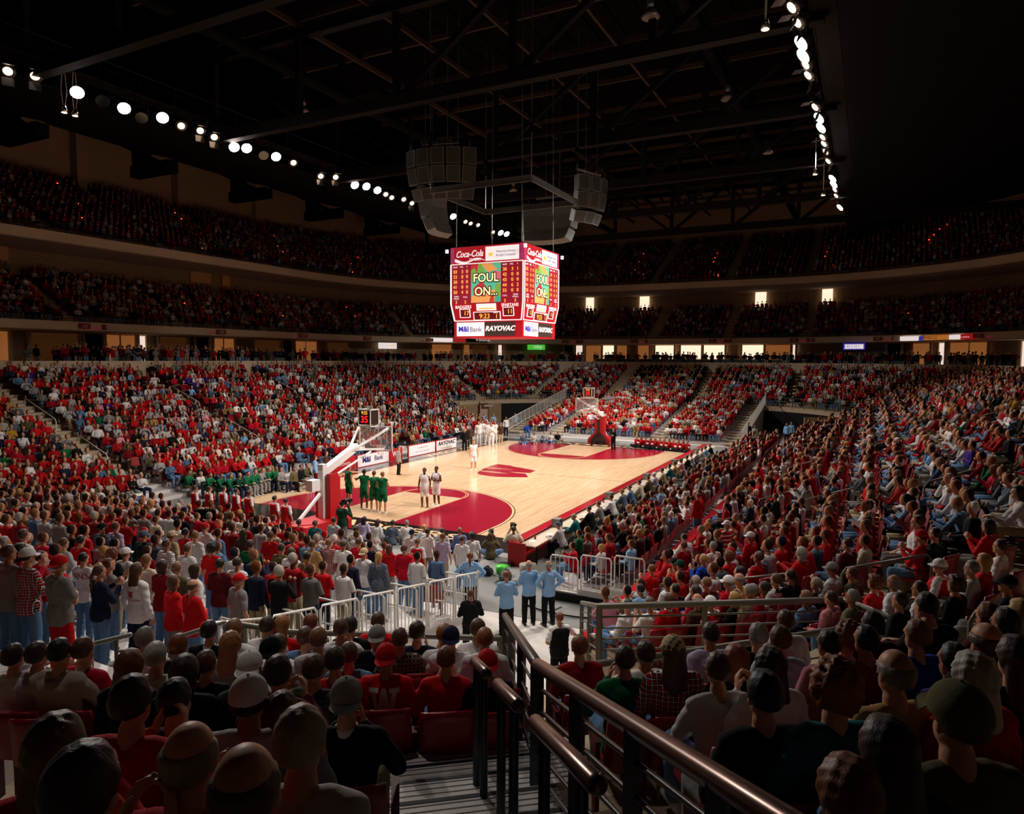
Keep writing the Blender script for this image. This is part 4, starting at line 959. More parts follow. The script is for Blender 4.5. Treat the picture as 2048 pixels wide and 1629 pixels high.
# ---------------------------------------------------------------- baskets
M_glass = mat('backboard_glass', '#dfe6e8', .05, spec=.6); M_glass.node_tree.nodes['Principled BSDF'].inputs['Alpha'].default_value = .16
M_rim = mat('rim_orange', '#c8481c', .4); M_net = mat('net_cord', '#e8e4de', .8); M_clock = mat('clock_face', '#2a1512', .5)
M_led_r = mat('red_digits', '#c01818', .5, emit='#e0201c', es=1.6); M_led_o = mat('amber_digits', '#d89030', .5, emit='#f0a040', es=1.6)
def hoop(x0, s, label):
    t = root('basketball_hoop', (x0, 0, .01), label, 'basketball hoop', 'basketball hoops'); X = lambda v: s * v
    b = MB(); b.box((X(-2.9), 0, .25), (1.9, 1.3, .45)); part('base', b, M_redpad, t)
    fl = MB()
    for y0, y1 in ((-.95, -.3), (.3, .95)):
        pts = [(y0, 0), (y1, 0), (y1, .2), (y0 * .0 + (y1 if y0 < 0 else y0) , .8)]
    n = len(fl.v); prof = [(-.95, .05), (-.95, .42), (-.36, 1.0), (-.36, 2.15), (.36, 2.15), (.36, 1.0), (.95, .42), (.95, .05)]
    for xx in (-1.55, -1.75): fl.v += [(X(xx), y, z) for y, z in prof]
    m = len(prof); fl.f += [tuple(range(m)), tuple(range(m, 2 * m))[::-1]] + [(i, i + m, (i + 1) % m + m, (i + 1) % m) for i in range(m)]
    part('front_pad', fl, M_redpad, t, label='red flared safety pad')
    pn = MB(); prof2 = [(-.66, .08), (-.66, .40), (-.12, 1.02), (-.12, 2.1), (.12, 2.1), (.12, 1.02), (.66, .40), (.66, .08)]
    for xx in (-1.53, -1.55): pn.v += [(X(xx), y, z) for y, z in prof2]
    pn.f += [tuple(range(m)), tuple(range(m, 2 * m))[::-1]] + [(i, i + m, (i + 1) % m + m, (i + 1) % m) for i in range(m)]
    part('pad_panel', pn, M_capron, t, label='dark centre panel of the pad')
    part('upright', MB().box((X(-2.2), 0, 1.5), (.26, .28, 2.4)), M_white, t)
    for y in (-.3, .3): part('side_pad', MB().box((X(-1.95), y, 1.2), (.5, .2, 2.2)), M_redpad, t)
    part('brace', MB().bar((X(-3.6), 0, .6), (X(-2.35), 0, 1.5), .1), M_white, t); part('counterweight', MB().box((X(-2.7), .05, 1.9), (.45, .34, .45)), M_white, t)
    part('main_arm', MB().bar((X(-2.3), 0, 2.3), (X(-.1), 0, 3.2), .26, .3), M_white, t)
    part('lower_stay', MB().bar((X(-2.2), 0, 1.9), (X(.9), 0, 2.86), .06), M_white, t)
    for y in (-.82, .82):
        part('strut', MB().bar((X(-.5), y * .12, 3.05), (X(1.1), y, 3.93), .085), M_white, t); part('strut', MB().bar((X(-.4), y * .15, 3.1), (X(1.12), y * .7, 2.98), .08), M_white, t)
    g = part('glass_board', MB().box((X(1.22), 0, 3.43), (.03, 1.83, 1.07)), M_glass, t)
    fr = MB()
    for z in (2.9, 3.965): fr.box((X(1.22), 0, z), (.06, 1.86, .06))
    for y in (-.915, .915): fr.box((X(1.22), y, 3.43), (.06, .06, 1.1))
    part('board_frame', fr, M_wmetal, t)
    sq = MB()
    for z in (3.08, 3.5): sq.box((X(1.24), 0, z), (.012, .62, .045))
    for y in (-.3, .3): sq.box((X(1.24), y, 3.29), (.012, .045, .46))
    part('target_square', sq, M_white, t)
    rim = MB(); rim.tube([(X(1.6 + .23 * math.cos(a)), .23 * math.sin(a), 3.05) for a in np.linspace(0, 2 * PI, 25)], .012, 6); rim.box((X(1.31), 0, 3.03), (.16, .16, .05))
    r = part('rim', rim, M_rim, t)
    nt_ = MB()
    for i in range(12):
        a = 2 * PI * i / 12
        for sg in (1, -1):
            nt_.bar((X(1.6 + .225 * math.cos(a)), .225 * math.sin(a), 3.04), (X(1.6 + .16 * math.cos(a + sg * .5)), .16 * math.sin(a + sg * .5), 2.82), .008)
            nt_.bar((X(1.6 + .16 * math.cos(a)), .16 * math.sin(a), 2.82), (X(1.6 + .13 * math.cos(a + sg * .5)), .13 * math.sin(a + sg * .5), 2.62), .008)
    n_ = part('net', nt_, M_net, r)
    c = part('shot_clock', MB().box((X(.75), 0, 4.42), (.55, .62, .62)), M_clock, t)
    cf = MB()
    for dx in (-.29, .29):
        for y in (-.33, .33): cf.box((X(.75) + dx, y, 4.4), (.04, .04, .78))
    for z in (4.02, 4.76):
        for y in (-.33, .33): cf.box((X(.75), y, z), (.6, .04, .04))
        for dx in (-.29, .29): cf.box((X(.75) + dx, 0, z), (.04, .66, .04))
    part('clock_frame', cf, M_wmetal, c)
    for d in (-1, 1):
        text('clock_digits', '35', .42, M_led_r, c, (X(.75) + d * .283, 0, 4.32), (0, -1 if d < 0 else 1, 0) if True else 0, bold=.02)
        text('clock_digits', '9:22', .2, M_led_o, c, (X(.75) + d * .283, 0, 4.62), (0, -1 if d < 0 else 1, 0), bold=.01)
    return t
hoop(0, 1, 'near basketball hoop seen from behind, white arms, red pads and a shot clock showing 35')
hoop(LX, -1, 'far basketball hoop on a flared red and black padded base before the end stand')
# ---------------------------------------------------------------- advertising boards on the left sideline
def board(x0, x1, y, label, face, draw):
    t = root('advertising_board', ((x0 + x1) / 2, y, .02), label, 'advertising board', 'advertising boards on the left sideline'); L = x1 - x0
    part('panel', MB().box((0, .05, .42), (L, .08, .84)), M_redpad, t); part('face', MB().box((0, 0, .43), (L - .12, .03, .74)), face, t); draw(t, L)
M_face = mat('board_white', '#efe8ec', .45); M_blue = mat('bank_blue', '#2c2c78', .5); M_gtext = mat('grey_lettering', '#6b6480', .5); M_bk = mat('logo_black', '#161412', .5); M_yel = mat('logo_yellow', '#b0a818', .5); M_fade = mat('faded_lettering', '#c8a8b0', .6)
def d1(t, L): text('lettering', 'M&I', .5, M_blue, t, (-.75, -.035, .45), bold=.03); text('lettering', 'Bank', .46, M_gtext, t, (.5, -.035, .45), bold=.01)
def d2(t, L): text('lettering', 'WI', .5, M_face, t, (-.1, -.02, .45), bold=.02)
def d3(t, L): text('lettering', 'A healthy dose', .22, M_fade, t, (0, -.02, .58), shear=.2); text('lettering', 'of the road to the future', .18, M_fade, t, (0, -.02, .3), shear=.2)
def d4(t, L): text('lettering', 'RAYOVAC', .40, M_bk, t, (0, -.02, .56), shear=.25, bold=.035, xs=1.25); text('lettering', 'Power for   Active Fun', .16, M_yel, t, (0, -.02, .2))
def d0(t, L): text('lettering', 'Wisconsin', .34, M_white, t, (0, -.02, .46), shear=.25)
board(8.1, 10.6, 9.1, 'plain red board with pale script, nearest of the courtside boards', M_redpad, d0)
board(10.7, 14.0, 9.05, 'white courtside board with blue and grey M&I Bank lettering', M_face, d1); board(14.05, 15.5, 9.05, 'red courtside board with white letters beside the bank board', M_redpad, d2)
board(16.2, 19.6, 9.05, 'white courtside board with faded pink italic writing', M_face, d3); board(19.7, 22.6, 9.05, 'white courtside board with black RAYOVAC lettering', M_face, d4)
# ---------------------------------------------------------------- press table on the right sideline
pt = root('press_table', (0, 0, .012), 'long press table with a sloping red front running down the right sideline', 'table')
part('front_panel', MB().bar((-2.9, -9.0, .36), (28.3, -9.0, .36), .05, .72), M_redpad, pt); part('red_top', MB().box((12.7, -9.12, .78), (31.2, .32, .05)), M_ledge, pt, label='glossy red front shelf')
part('table_top', MB().box((12.7, -9.62, .70), (31.0, .62, .035)), mat('table_white', '#d8cbb4', .4), pt); part('end_panel', MB().box((-2.92, -9.3, .4), (.05, .66, .8)), M_redpad, pt)
part('front_face', MB().box((12.7, -8.96, .4), (31.2, .03, .78)), mat('dark_red_panel', '#7a101c', .4), pt)
lg = MB()
for x in np.arange(-2.5, 28.5, 2.4): lg.box((x, -9.85, .34), (.05, .05, .68))
part('legs', lg, M_black, pt)['kind'] = 'stuff'
for i in range(26):
    x = -2.2 + i * 1.17; r = random.Random(i)
    o = MB().box((0, 0, .002), (.3, .22, .004)).build('paper_sheet', M_white); o.location = (x, -9.6 + r.uniform(-.1, .1), .732); o.rotation_euler.z = r.uniform(-.5, .5); tag(o, 'white sheet of paper on the press table, number %d from its near end' % (i + 1), 'paper', 'papers on the press table')
    if i % 3 == 0:
        q = MB().disc((0, 0, 0), .035, (0, 0, 1), .12, 12, .042).build('paper_cup', M_red, None, True); q.location = (x + .3, -9.5, .72); tag(q, 'red paper cup on the press table, number %d from its near end' % (i // 3 + 1), 'cup', 'cups on the press table')
    if i % 5 == 2:
        t = root('television_monitor', (x, -9.45, .72), 'small boxy monitor on the press table, %s from its near end' % ['first', 'second', 'third', 'fourth', 'fifth', 'sixth'][i // 5], 'monitor', 'monitors on the press table'); part('casing', MB().box((0, 0, .17), (.36, .3, .32)), mat('monitor_grey', '#8a867e', .5), t); part('screen', MB().box((0, -.155, .18), (.28, .01, .22)), M_black, t)
# ---------------------------------------------------------------- scoreboard
SX, SY = 12.8, -.5; sb = root('scoreboard', (SX, SY, 8.25), 'big red four-sided scoreboard hanging over centre court, reading FOUL ON', 'scoreboard')
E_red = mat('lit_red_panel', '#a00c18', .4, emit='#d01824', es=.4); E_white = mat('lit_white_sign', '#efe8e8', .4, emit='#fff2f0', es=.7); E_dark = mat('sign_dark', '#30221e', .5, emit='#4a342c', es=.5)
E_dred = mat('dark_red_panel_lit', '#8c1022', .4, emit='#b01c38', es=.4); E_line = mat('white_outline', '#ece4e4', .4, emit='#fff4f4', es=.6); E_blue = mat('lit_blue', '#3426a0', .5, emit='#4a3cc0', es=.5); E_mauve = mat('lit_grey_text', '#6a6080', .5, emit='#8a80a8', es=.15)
E_gold = mat('lit_gold', '#c89a28', .5, emit='#d8a838', es=.9); E_mag = mat('magenta_corner', '#98305c', .4, emit='#b03a68', es=.5); E_cream = mat('screen_cream', '#f0d8a0', .5, emit='#ffe0a0', es=1.0); E_brown = mat('screen_outline', '#2c0c08', .5, emit='#3a100c', es=.3); E_win = mat('score_window_red', '#5c0c14', .5, emit='#8a1018', es=.35)
E_scr = [mat('screen_%s' % n, c, .5, emit=c, es=.75) for n, c in (('teal', '#4fae8c'), ('orange', '#d8904c'), ('green', '#6a9c3c'), ('red', '#b8242c'), ('sea', '#3c9480'), ('pink', '#c8606c'))]
ST_, SBm = 2.35, 2.2
def frust(z0, z1, s0, s1):
    mb = MB(); mb.v = [(a * s0, b * s0, z0) for a, b in ((-1, -1), (1, -1), (1, 1), (-1, 1))] + [(a * s1, b * s1, z1) for a, b in ((-1, -1), (1, -1), (1, 1), (-1, 1))]
    mb.f = [(0, 3, 2, 1), (4, 5, 6, 7)] + [(i, (i + 1) % 4, (i + 1) % 4 + 4, i + 4) for i in range(4)]; return mb
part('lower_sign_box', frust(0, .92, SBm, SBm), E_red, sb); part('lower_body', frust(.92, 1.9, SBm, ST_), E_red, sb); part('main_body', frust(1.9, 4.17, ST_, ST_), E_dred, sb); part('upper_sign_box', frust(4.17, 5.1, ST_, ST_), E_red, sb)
part('roof_plate', MB().box((0, 0, 5.12), (4.6, 4.6, .05)), M_black, sb)
def face(k):
    n = [Vector((-1, 0, 0)), Vector((0, -1, 0)), Vector((1, 0, 0)), Vector((0, 1, 0))][k]; u = Vector((-n.y, n.x, 0)); Z = Vector((0, 0, 1))
    def at(x, z, out=.0):
        s = ST_ if z >= 1.9 else (SBm if z <= .92 else SBm + (ST_ - SBm) * (z - .92) / .98); return n * (s + out) + u * x + Z * z
    def rect(name, x0, x1, z0, z1, m, out=.012):
        mb = MB(); mb.quad(at(x0, z0, out), at(x1, z0, out), at(x1, z1, out), at(x0, z1, out)); q = [at(x0, z0), at(x1, z0), at(x1, z1), at(x0, z1)]; mb.v += [tuple(v) for v in q]; mb.f += [(i, i + 4, (i + 1) % 4 + 4, (i + 1) % 4) for i in range(4)]; return part(name, mb, m, sb)
    def frame(name, x0, x1, z0, z1, m, wd=.035, out=.02, zt=None):
        mb = MB(); c = [at(x0, z0, out), at(x1, z0, out), at(x1, z1, out), at(x0, z1, out)]
        for a, b in zip(c, c[1:] + c[:1]): mb.bar(a, b, wd)
        return part(name, mb, m, sb)
    def tx(s, x, z, size, m, out=.03, **k): return text('lettering', s, size, m, sb, at(x, z, out), u, Z, **k)
    # top signs
    rect('corner_panel', -2.33, -2.1, 4.2, 5.08, E_mag); rect('corner_panel', 2.1, 2.33, 4.2, 5.08, E_mag)
    tx('Coca-Cola', -1.1, 4.68, .50, E_line, shear=.35, bold=.02, xs=.82); tx('CLASSIC', -.72, 4.36, .20, E_line, bold=.02)
    mb = MB(); pts = [(-2.05 + 1.95 * i / 10, 4.33 + .05 * math.sin(i * .75 + 2.2) * 2) for i in range(11)]
    for (x0, z0), (x1, z1), i in zip(pts[:-1], pts[1:], range(10)): w0 = .11 * (1 - i / 10) + .02; mb.quad(at(x0, z0 - w0, .02), at(x1, z1 - w0, .02), at(x1, z1 + w0 * .4, .02), at(x0, z0 + w0 * .4, .02))
    part('ribbon', mb, E_line, sb)
    rect('white_sign', -.05, 2.05, 4.24, 5.02, E_white); tx('Wisconsin Power', 1.25, 4.72, .17, E_mauve); tx('& Light Company', 1.25, 4.52, .17, E_mauve)
    mb = MB()
    for a in (-40, 0, 40): mb.bar(at(.3, 4.48, .025), at(.3 + .22 * math.sin(math.radians(a)), 4.48 + .22 * math.cos(math.radians(a)), .025), .05)
    part('emblem', mb, E_gold, sb)
    # outline of the main area
    mb = MB()
    for a, b in (((-2.3, 4.14), (2.3, 4.14)), ((2.3, 4.14), (2.3, 1.9)), ((2.3, 1.9), (2.14, .95)), ((2.14, .95), (-2.14, .95)), ((-2.14, .95), (-2.3, 1.9)), ((-2.3, 1.9), (-2.3, 4.14))): mb.bar(at(*a, .02), at(*b, .02), .05)
    part('white_outline', mb, E_line, sb)
    # screen with patchwork and words
    rect('message_screen', -.98, .92, 1.95, 4.1, E_scr[0])
    for q, c in (([(-.98, 1.95), (-.1, 1.95), (-.2, 2.3), (-.9, 2.35)], 1), ([(.92, 1.95), (.5, 1.95), (.62, 3.0), (.92, 2.9)], 2), ([(-.98, 3.1), (-.6, 3.6), (-.75, 3.9), (-.98, 3.75)], 2), ([(-.35, 4.1), (.1, 3.6), (.75, 3.75), (.3, 4.1), ], 1), ([(-.85, 2.75), (-.3, 3.15), (.2, 2.6), (-.2, 2.3), (-.8, 2.35)], 3), ([(-.1, 1.95), (.5, 1.95), (.62, 2.7), (.2, 2.55), (-.2, 2.3)], 1), ([(-.98, 4.1), (-.5, 4.1), (-.6, 3.6), (-.75, 3.9), (-.98, 3.75)], 3), ([(-.5, 4.1), (-.3, 4.1), (-.1, 3.6), (-.6, 3.6)], 2), ([(.62, 2.3), (.92, 2.2), (.92, 1.95), (.6, 1.95)], 4), ([(.5, 3.7), (.92, 3.6), (.92, 3.2), (.7, 3.1)], 5), ([(.2, 1.95), (.5, 1.95), (.5, 2.4), (.3, 2.3)], 3)):
        mb = MB(); mb.quad(*[at(x, z, .016 + .0015 * c) for x, z in q]); part('screen_patch', mb, E_scr[c], sb)
    for s, x, z, sz in (('FOUL', -.02, 3.3, .66), ('ON...', -.0, 2.55, .66)):
        tx(s, x, z, sz, E_brown, .024, bold=.09); tx(s, x, z, sz, E_cream, .034, bold=.012)
    # statistics columns
    for x, v in ((-2.02, 'NUM'), (-1.6, 'PTS'), (-1.24, 'F'), (1.18, 'NUM'), (1.6, 'PTS'), (1.98, 'F')): tx(v, x, 3.98, .13, E_line)
    for i, (a, b, c) in enumerate((('03', '3', '0'), ('22', '0', '0'), ('30', '0', '0'), ('41', '0', '0'), ('50', '4', '0'))):
        z = 3.72 - .29 * i; tx(a, -2.02, z, .26, M_led_o); tx(b, -1.55, z, .26, M_led_o); tx(c, -1.24, z, .26, M_led_o)
    for i, (a, b, c) in enumerate((('30', '3', '1'), ('42', '0', '0'), ('43', '0', '0'), ('44', '6', '2'), ('55', '0', '0'))):
        z = 3.72 - .29 * i; tx(a, 1.18, z, .26, M_led_o); tx(b, 1.65, z, .26, M_led_o); tx(c, 1.98, z, .26, M_led_o)
    for x, s in ((-1.95, 'TEAM'), (1.85, 'TEAM')): tx(s, x, 2.32, .12, E_line); tx('FOULS', x, 2.2, .12, E_line)
    for x in (-1.35, 1.2): tx('T.O.L.', x, 2.28, .12, E_line)
    for x, s in ((-1.95, '2'), (-1.35, '2'), (1.2, '2'), (1.85, '5')): tx(s, x, 2.0, .24, M_led_o)
    tx('BADGERS', -1.5, 1.72, .25, E_line, bold=.015); tx('SPARTANS', 1.5, 1.76, .25, E_line, bold=.015, xs=.9)
    rect('small_sign', -.65, .62, 1.5, 1.88, E_white); rect('small_sign_bar', -.5, .48, 1.58, 1.64, E_gold, .02)
    for x0, x1, z0, z1, s in ((-1.75, -1.1, 1.14, 1.6, '17'), (1.05, 1.7, 1.18, 1.64, '11')): rect('score_window', x0, x1, z0, z1, E_win); frame('window_outline', x0, x1, z0, z1, E_line, .04); tx(s, (x0 + x1) / 2 + .1, (z0 + z1) / 2, .36, M_led_o)
    rect('clock_window', -.85, .85, .98, 1.42, E_win); frame('window_outline', -.85, .85, .98, 1.42, E_line, .04); tx('9:23', -.15, 1.18, .40, M_led_o); tx('1', .62, 1.16, .34, M_led_o); tx('PERIOD', .58, 1.36, .09, E_line)
    # lower signs
    rect('white_sign', -2.02, -.2, .08, .86, E_white); tx('M&I', -1.55, .47, .42, E_blue, bold=.03); tx('Bank', -.75, .45, .40, E_mauve)
    rect('dark_sign', -.16, 1.75, .08, .86, E_dark); tx('RAYOVAC', .8, .48, .38, E_line, shear=.25, bold=.04, xs=1.05)
for k in range(4): face(k)
for a, b in ((-1, 1), (1, -1), (-1, -1), (1, 1)): part('corner_lamp', MB().box((a * 2.5, b * 2.5, 4.9), (.14, .14, .2)), E_white, sb)
for a in (-1, 1):
    for b in (-1, 1):
        o = MB().tube([(0, 0, 0), (-a * .1, -b * .1, 13)], .02, 6).build('hoist_cable', M_steelg); o.location = (SX + a * 2.1, SY + b * 2.1, 13.38); tag(o, 'thin steel cable from the scoreboard\'s %s corner up into the roof' % ('near' if a < 0 else 'far') + (' left' if b > 0 else ' right'), 'cable', 'cables holding the scoreboard')
# square rigging frame and its cables
rf = MB(); q = [(-3.15, -3.15), (3.15, -3.15), (3.15, 3.15), (-3.15, 3.15)]
for (a, b), (c, d) in zip(q, q[1:] + q[:1]): rf.bar((a, b, .14), (c, d, .14), .1, .06); rf.bar((a, b, -.14), (c, d, -.14), .1, .06); rf.bar((a, b, 0), (c, d, 0), .03, .24)
rg = rf.build('rigging_frame', mat('rigging_steel', '#6e6e68', .4, metal=.4)); rg.location = (SX, SY, 16.5); tag(rg, 'square grey steel beam frame hanging above the scoreboard', 'rigging frame')
for a, b in q:
    o = root('frame_cable', (SX + a, SY + b, 16.6), 'cable with pulley block holding the %s %s corner of the square frame' % ('near' if a < 0 else 'far', 'left' if b > 0 else 'right'), 'cable', 'cables holding the square frame'); part('cable', MB().tube([(0, 0, 0), (0, 0, 10)], .03, 6), M_steelg, o); part('pulley_block', MB().box((0, 0, 2.6), (.22, .12, .9)).disc((0, -.08, 2.9), .24, (0, 1, 0), .16, 14), M_steel, o)
# loudspeaker clusters
M_spk = mat('speaker_grille', '#4a4a42', .8, spec=.2, var=.15, bscale=60); M_spkb = mat('speaker_cabinet', '#6a706c', .6, spec=.3)
def cluster(cx, cy, z, ang, ncol, rows, label, rad=3.3, zs=(0,)):
    t = root('speaker_cluster', (cx, cy, z), label, 'loudspeaker cluster', 'hanging loudspeaker clusters'); ca = math.radians(ang)
    for i in range(ncol):
        th = ca + math.radians((i - (ncol - 1) / 2) * 16)
        for j in range(rows):
            dn = j * .17; Rr = rad - .12 * j * j
            c = Vector((math.cos(th) * Rr - math.cos(ca) * rad, math.sin(th) * Rr - math.sin(ca) * rad, -.98 * j))
            Mx = Matrix.Translation(c) @ Matrix.Rotation(th, 4, 'Z') @ Matrix.Rotation(dn * 1.2, 4, 'Y')
            hh = .92 if j < 2 else .7
            cab = MB().box((-.25, 0, 0), (.55, .78, hh), 0, Mx); s = part('speaker', cab, M_spkb, t); part('grille', MB().box((.015, 0, 0), (.03, .66, hh - .1), 0, Mx), M_spk, s)
        a = Vector((math.cos(th) * rad - math.cos(ca) * rad, math.sin(th) * rad - math.sin(ca) * rad, .5)); part('hanger', MB().tube([a, a + Vector((0, 0, .3))], .02, 6), M_steelg, t)
    part('bumper_frame', MB().bar((-.6 * math.cos(ca) - math.sin(ca) * -1.1, -.6 * math.sin(ca) - math.cos(ca) * 1.1, .82), (-.6 * math.cos(ca) + math.sin(ca) * -1.1, -.6 * math.sin(ca) + math.cos(ca) * 1.1, .82), .1), M_steelg, t)
    for s in (-.5, .5): part('cable', MB().tube([(-.4 * math.cos(ca) + s * math.sin(ca), -.4 * math.sin(ca) - s * math.cos(ca), .85), (-.4 * math.cos(ca) + s * math.sin(ca), -.4 * math.sin(ca) - s * math.cos(ca), 26 - z)], .018, 6), M_steelg, t)
cluster(9.6, 2.2, 18.4, 195, 5, 3, 'largest speaker cluster, five columns curving above the left of the scoreboard'); cluster(16.9, -4.5, 17.7, -112, 3, 3, 'speaker cluster hanging right of the scoreboard frame'); cluster(20.0, -.4, 17.0, 0, 5, 3, 'far speaker cluster seen from behind over the scoreboard'); cluster(13.8, 6.0, 17.2, 97, 4, 3, 'speaker cluster seen from behind under the largest one')
# ---------------------------------------------------------------- catwalks and floodlights
cw = MB()
for y, z in ((17.4, 21.6), (-17.6, 21.0)):
    for dy in (-.5, .5):
        for dz in (0, 1.1): cw.tube([(-20, y + dy, z + dz), (66, y + dy, z + dz)], .05, 6)
    for x in np.arange(-20, 66, 2.2): cw.bar((x, y - .5, z), (x, y + .5, z), .06); cw.bar((x, y - .5, z), (x, y - .5, z + 1.1), .05); cw.bar((x, y + .5, z), (x, y + .5, z + 1.1), .05)
    cw.box((23, y, z - .03), (86, .9, .04))
struct('catwalk', cw, M_steel)
E_lamp = mat('lamp_glow', '#fff0e8', .3, emit='#ffe6dc', es=60); E_lampw = mat('lamp_dim', '#e0ccb0', .3, emit='#ffe0b8', es=2.2); M_refl = mat('reflector', '#c8ccd0', .15, metal=.9); E_off = mat('lamp_glass_off', '#20241f', .08, spec=.8)
def flood_proto(kind, side):
    t = root('floodlight', (0, 0, 0), 'x', 'floodlight'); sg = -1 if side == 'L' else 1
    d = Vector((-.35, sg * .75, -.75)).normalized()
    vs = MB(); a, b = frame_of(d); secs = [(d * -.28, a, b, .10, .10), (d * -.22, a, b, .17, .17), (d * .0, a, b, .27, .27), (d * .16, a, b, .33, .33)]; loft(vs.v, vs.f, secs, 20)
    part('housing', vs, M_refl if kind == 'barn' else M_steelg, t, True)
    part('lens', MB().disc(d * .165, .315 if kind in ('lit', 'off') else .2, d, .01, 20), E_lamp if kind == 'lit' else (E_lampw if kind in ('warm', 'barn') else E_off), t)
    part('yoke', MB().bar(a * .36, a * .36 + Vector((0, 0, .55)), .04).bar(-a * .36, -a * .36 + Vector((0, 0, .55)), .04).bar(a * .36 + Vector((0, 0, .55)), -a * .36 + Vector((0, 0, .55)), .04), M_steel, t)
    part('hanger_pipe', MB().bar((0, 0, .55), (0, 0, 1.05), .05), M_steel, t)
    if kind == 'barn':
        for s in (1, -1): part('barn_door', MB().bar(d * .2 + b * s * .3, d * .55 + b * s * .52, .5, .02), M_refl, t)
    return t
FP = {}
def flood(x, y, z, kind, side, label):
    if (kind, side) not in FP: t = FP[(kind, side)] = flood_proto(kind, side); t.location = (x, y, z); t['label'] = label; t['group'] = 'floodlights on the %s catwalk' % ('left' if side == 'L' else 'right'); return
    dup(FP[(kind, side)], (x, y, z), 0, label, 'floodlights on the %s catwalk' % ('left' if side == 'L' else 'right'))
ORD = ['first', 'second', 'third', 'fourth', 'fifth', 'sixth', 'seventh', 'eighth', 'ninth', 'tenth', 'eleventh', 'twelfth', 'thirteenth', 'fourteenth', 'fifteenth', 'sixteenth', 'seventeenth', 'eighteenth', 'nineteenth', 'twentieth', 'twenty-first', 'twenty-second', 'twenty-third', 'twenty-fourth', 'twenty-fifth', 'twenty-sixth', 'twenty-seventh', 'twenty-eighth', 'twenty-ninth', 'thirtieth', 'thirty-first']
KN = {'lit': 'brightly burning floodlight', 'warm': 'dimmer glowing floodlight', 'off': 'unlit round floodlight', 'barn': 'floodlight with shiny open barn doors'}
LF = [(-4.7, 20.5, 'barn'), (-3.5, 20.7, 'barn'), (-1.5, 20.6, 'lit'), (-.2, 20.6, 'off'), (1.0, 20.6, 'lit'), (2.0, 20.4, 'off'), (3.3, 20.8, 'lit'), (4.5, 20.7, 'warm'), (5.8, 20.8, 'barn'), (6.8, 20.7, 'barn'), (8.3, 20.5, 'lit'), (9.3, 20.7, 'lit'), (10.7, 20.6, 'off'), (11.8, 20.8, 'lit'), (13.4, 20.8, 'warm'), (16.1, 20.5, 'barn'), (17.7, 20.8, 'barn'), (19.9, 20.7, 'lit'), (21.3, 20.9, 'lit'), (22.7, 20.9, 'lit'), (23.8, 20.8, 'warm'), (24.6, 20.7, 'warm'), (26.3, 20.9, 'warm'), (27.5, 20.8, 'barn'), (34.3, 20.9, 'lit'), (36.6, 20.8, 'warm'), (37.6, 20.8, 'warm'), (39.1, 20.9, 'warm'), (42.3, 20.7, 'barn'), (44.0, 20.9, 'lit'), (45.4, 21.0, 'lit')]
RF = [(.5, 19.2, 'barn'), (2.7, 19.2, 'barn'), (4.6, 19.5, 'barn'), (6.2, 19.4, 'lit'), (7.2, 19.3, 'lit'), (8.4, 19.4, 'warm'), (9.6, 19.4, 'barn'), (13.8, 19.4, 'barn'), (16.5, 19.7, 'lit'), (18.2, 19.7, 'lit'), (19.6, 19.6, 'warm'), (20.9, 19.6, 'barn'), (22.6, 19.6, 'warm'), (25.2, 19.7, 'barn'), (30.8, 19.9, 'lit'), (32.6, 19.9, 'lit'), (34.4, 19.9, 'warm'), (36.5, 19.9, 'barn'), (43.7, 20.4, 'lit')]
for i, (x, z, k) in enumerate(LF): flood(x, 16.8, z, k, 'L', '%s on the left catwalk, %s along from the near end' % (KN[k], ORD[i]))
for i, (x, z, k) in enumerate(RF): flood(x, -17.0, z, k, 'R', '%s on the right catwalk, %s along from the near end' % (KN[k], ORD[i]))
for i, (x, y, z) in enumerate(((-2.4, 16.4, 19.4), (-2.05, 16.1, 19.3), (1.6, -16.2, 18.3), (22.0, -16.4, 18.3), (26.5, -16.6, 18.0))):
    t = root('hanging_spotlight', (x, y, z), 'small bright metal spotlight on a long looped cable, %s' % ['left catwalk, left of the pair', 'left catwalk, right of the pair', 'right catwalk, uppermost in view', 'right catwalk, middle one', 'right catwalk, lowest in view'][i], 'spotlight')
    part('lamp_head', MB().disc((0, 0, -.2), .16, (0, 0, 1), .3, 14, .1), M_refl, t, True); part('cable_loop', MB().tube([(.05, 0, .1), (.16, 0, .8), (.1, .03, 1.9)], .02, 6).tube([(-.05, 0, .1), (-.12, 0, .9), (-.02, 0, 1.9)], .02, 6), M_wmetal, t, True)
    part('lens', MB().disc((0, 0, -.22), .13, (0, 0, -1), .01, 14), E_lampw, t)
for i, (u_, v_) in enumerate(((9.5, 12.0), (20, 8), (33, 9.5), (7.5, -10.5), (19, -11.8), (31, -12.5), (48, -13), (-1.5, -8), (46, 6))):
    t = root('pendant_lamp', (u_, v_, 22.2), 'unlit bell-shaped lamp under the roof, %s of nine by distance from near left' % ['third', 'fourth', 'seventh', 'first', 'fifth', 'sixth', 'ninth', 'second', 'eighth'][i], 'lamp', 'unlit bell lamps under the roof'); part('shade', MB().disc((0, 0, 0), .42, (0, 0, 1), .35, 20, .2), M_steelg, t, True); part('ballast', MB().disc((0, 0, .42), .16, (0, 0, 1), .4, 14), M_steelg, t, True); part('stem', MB().tube([(0, 0, .8), (0, 0, 4)], .02, 6), M_steel, t); part('glass', MB().disc((0, 0, -.02), .36, (0, 0, -1), .02, 20), mat('lamp_glass_pale', '#9a9284', .2), t)
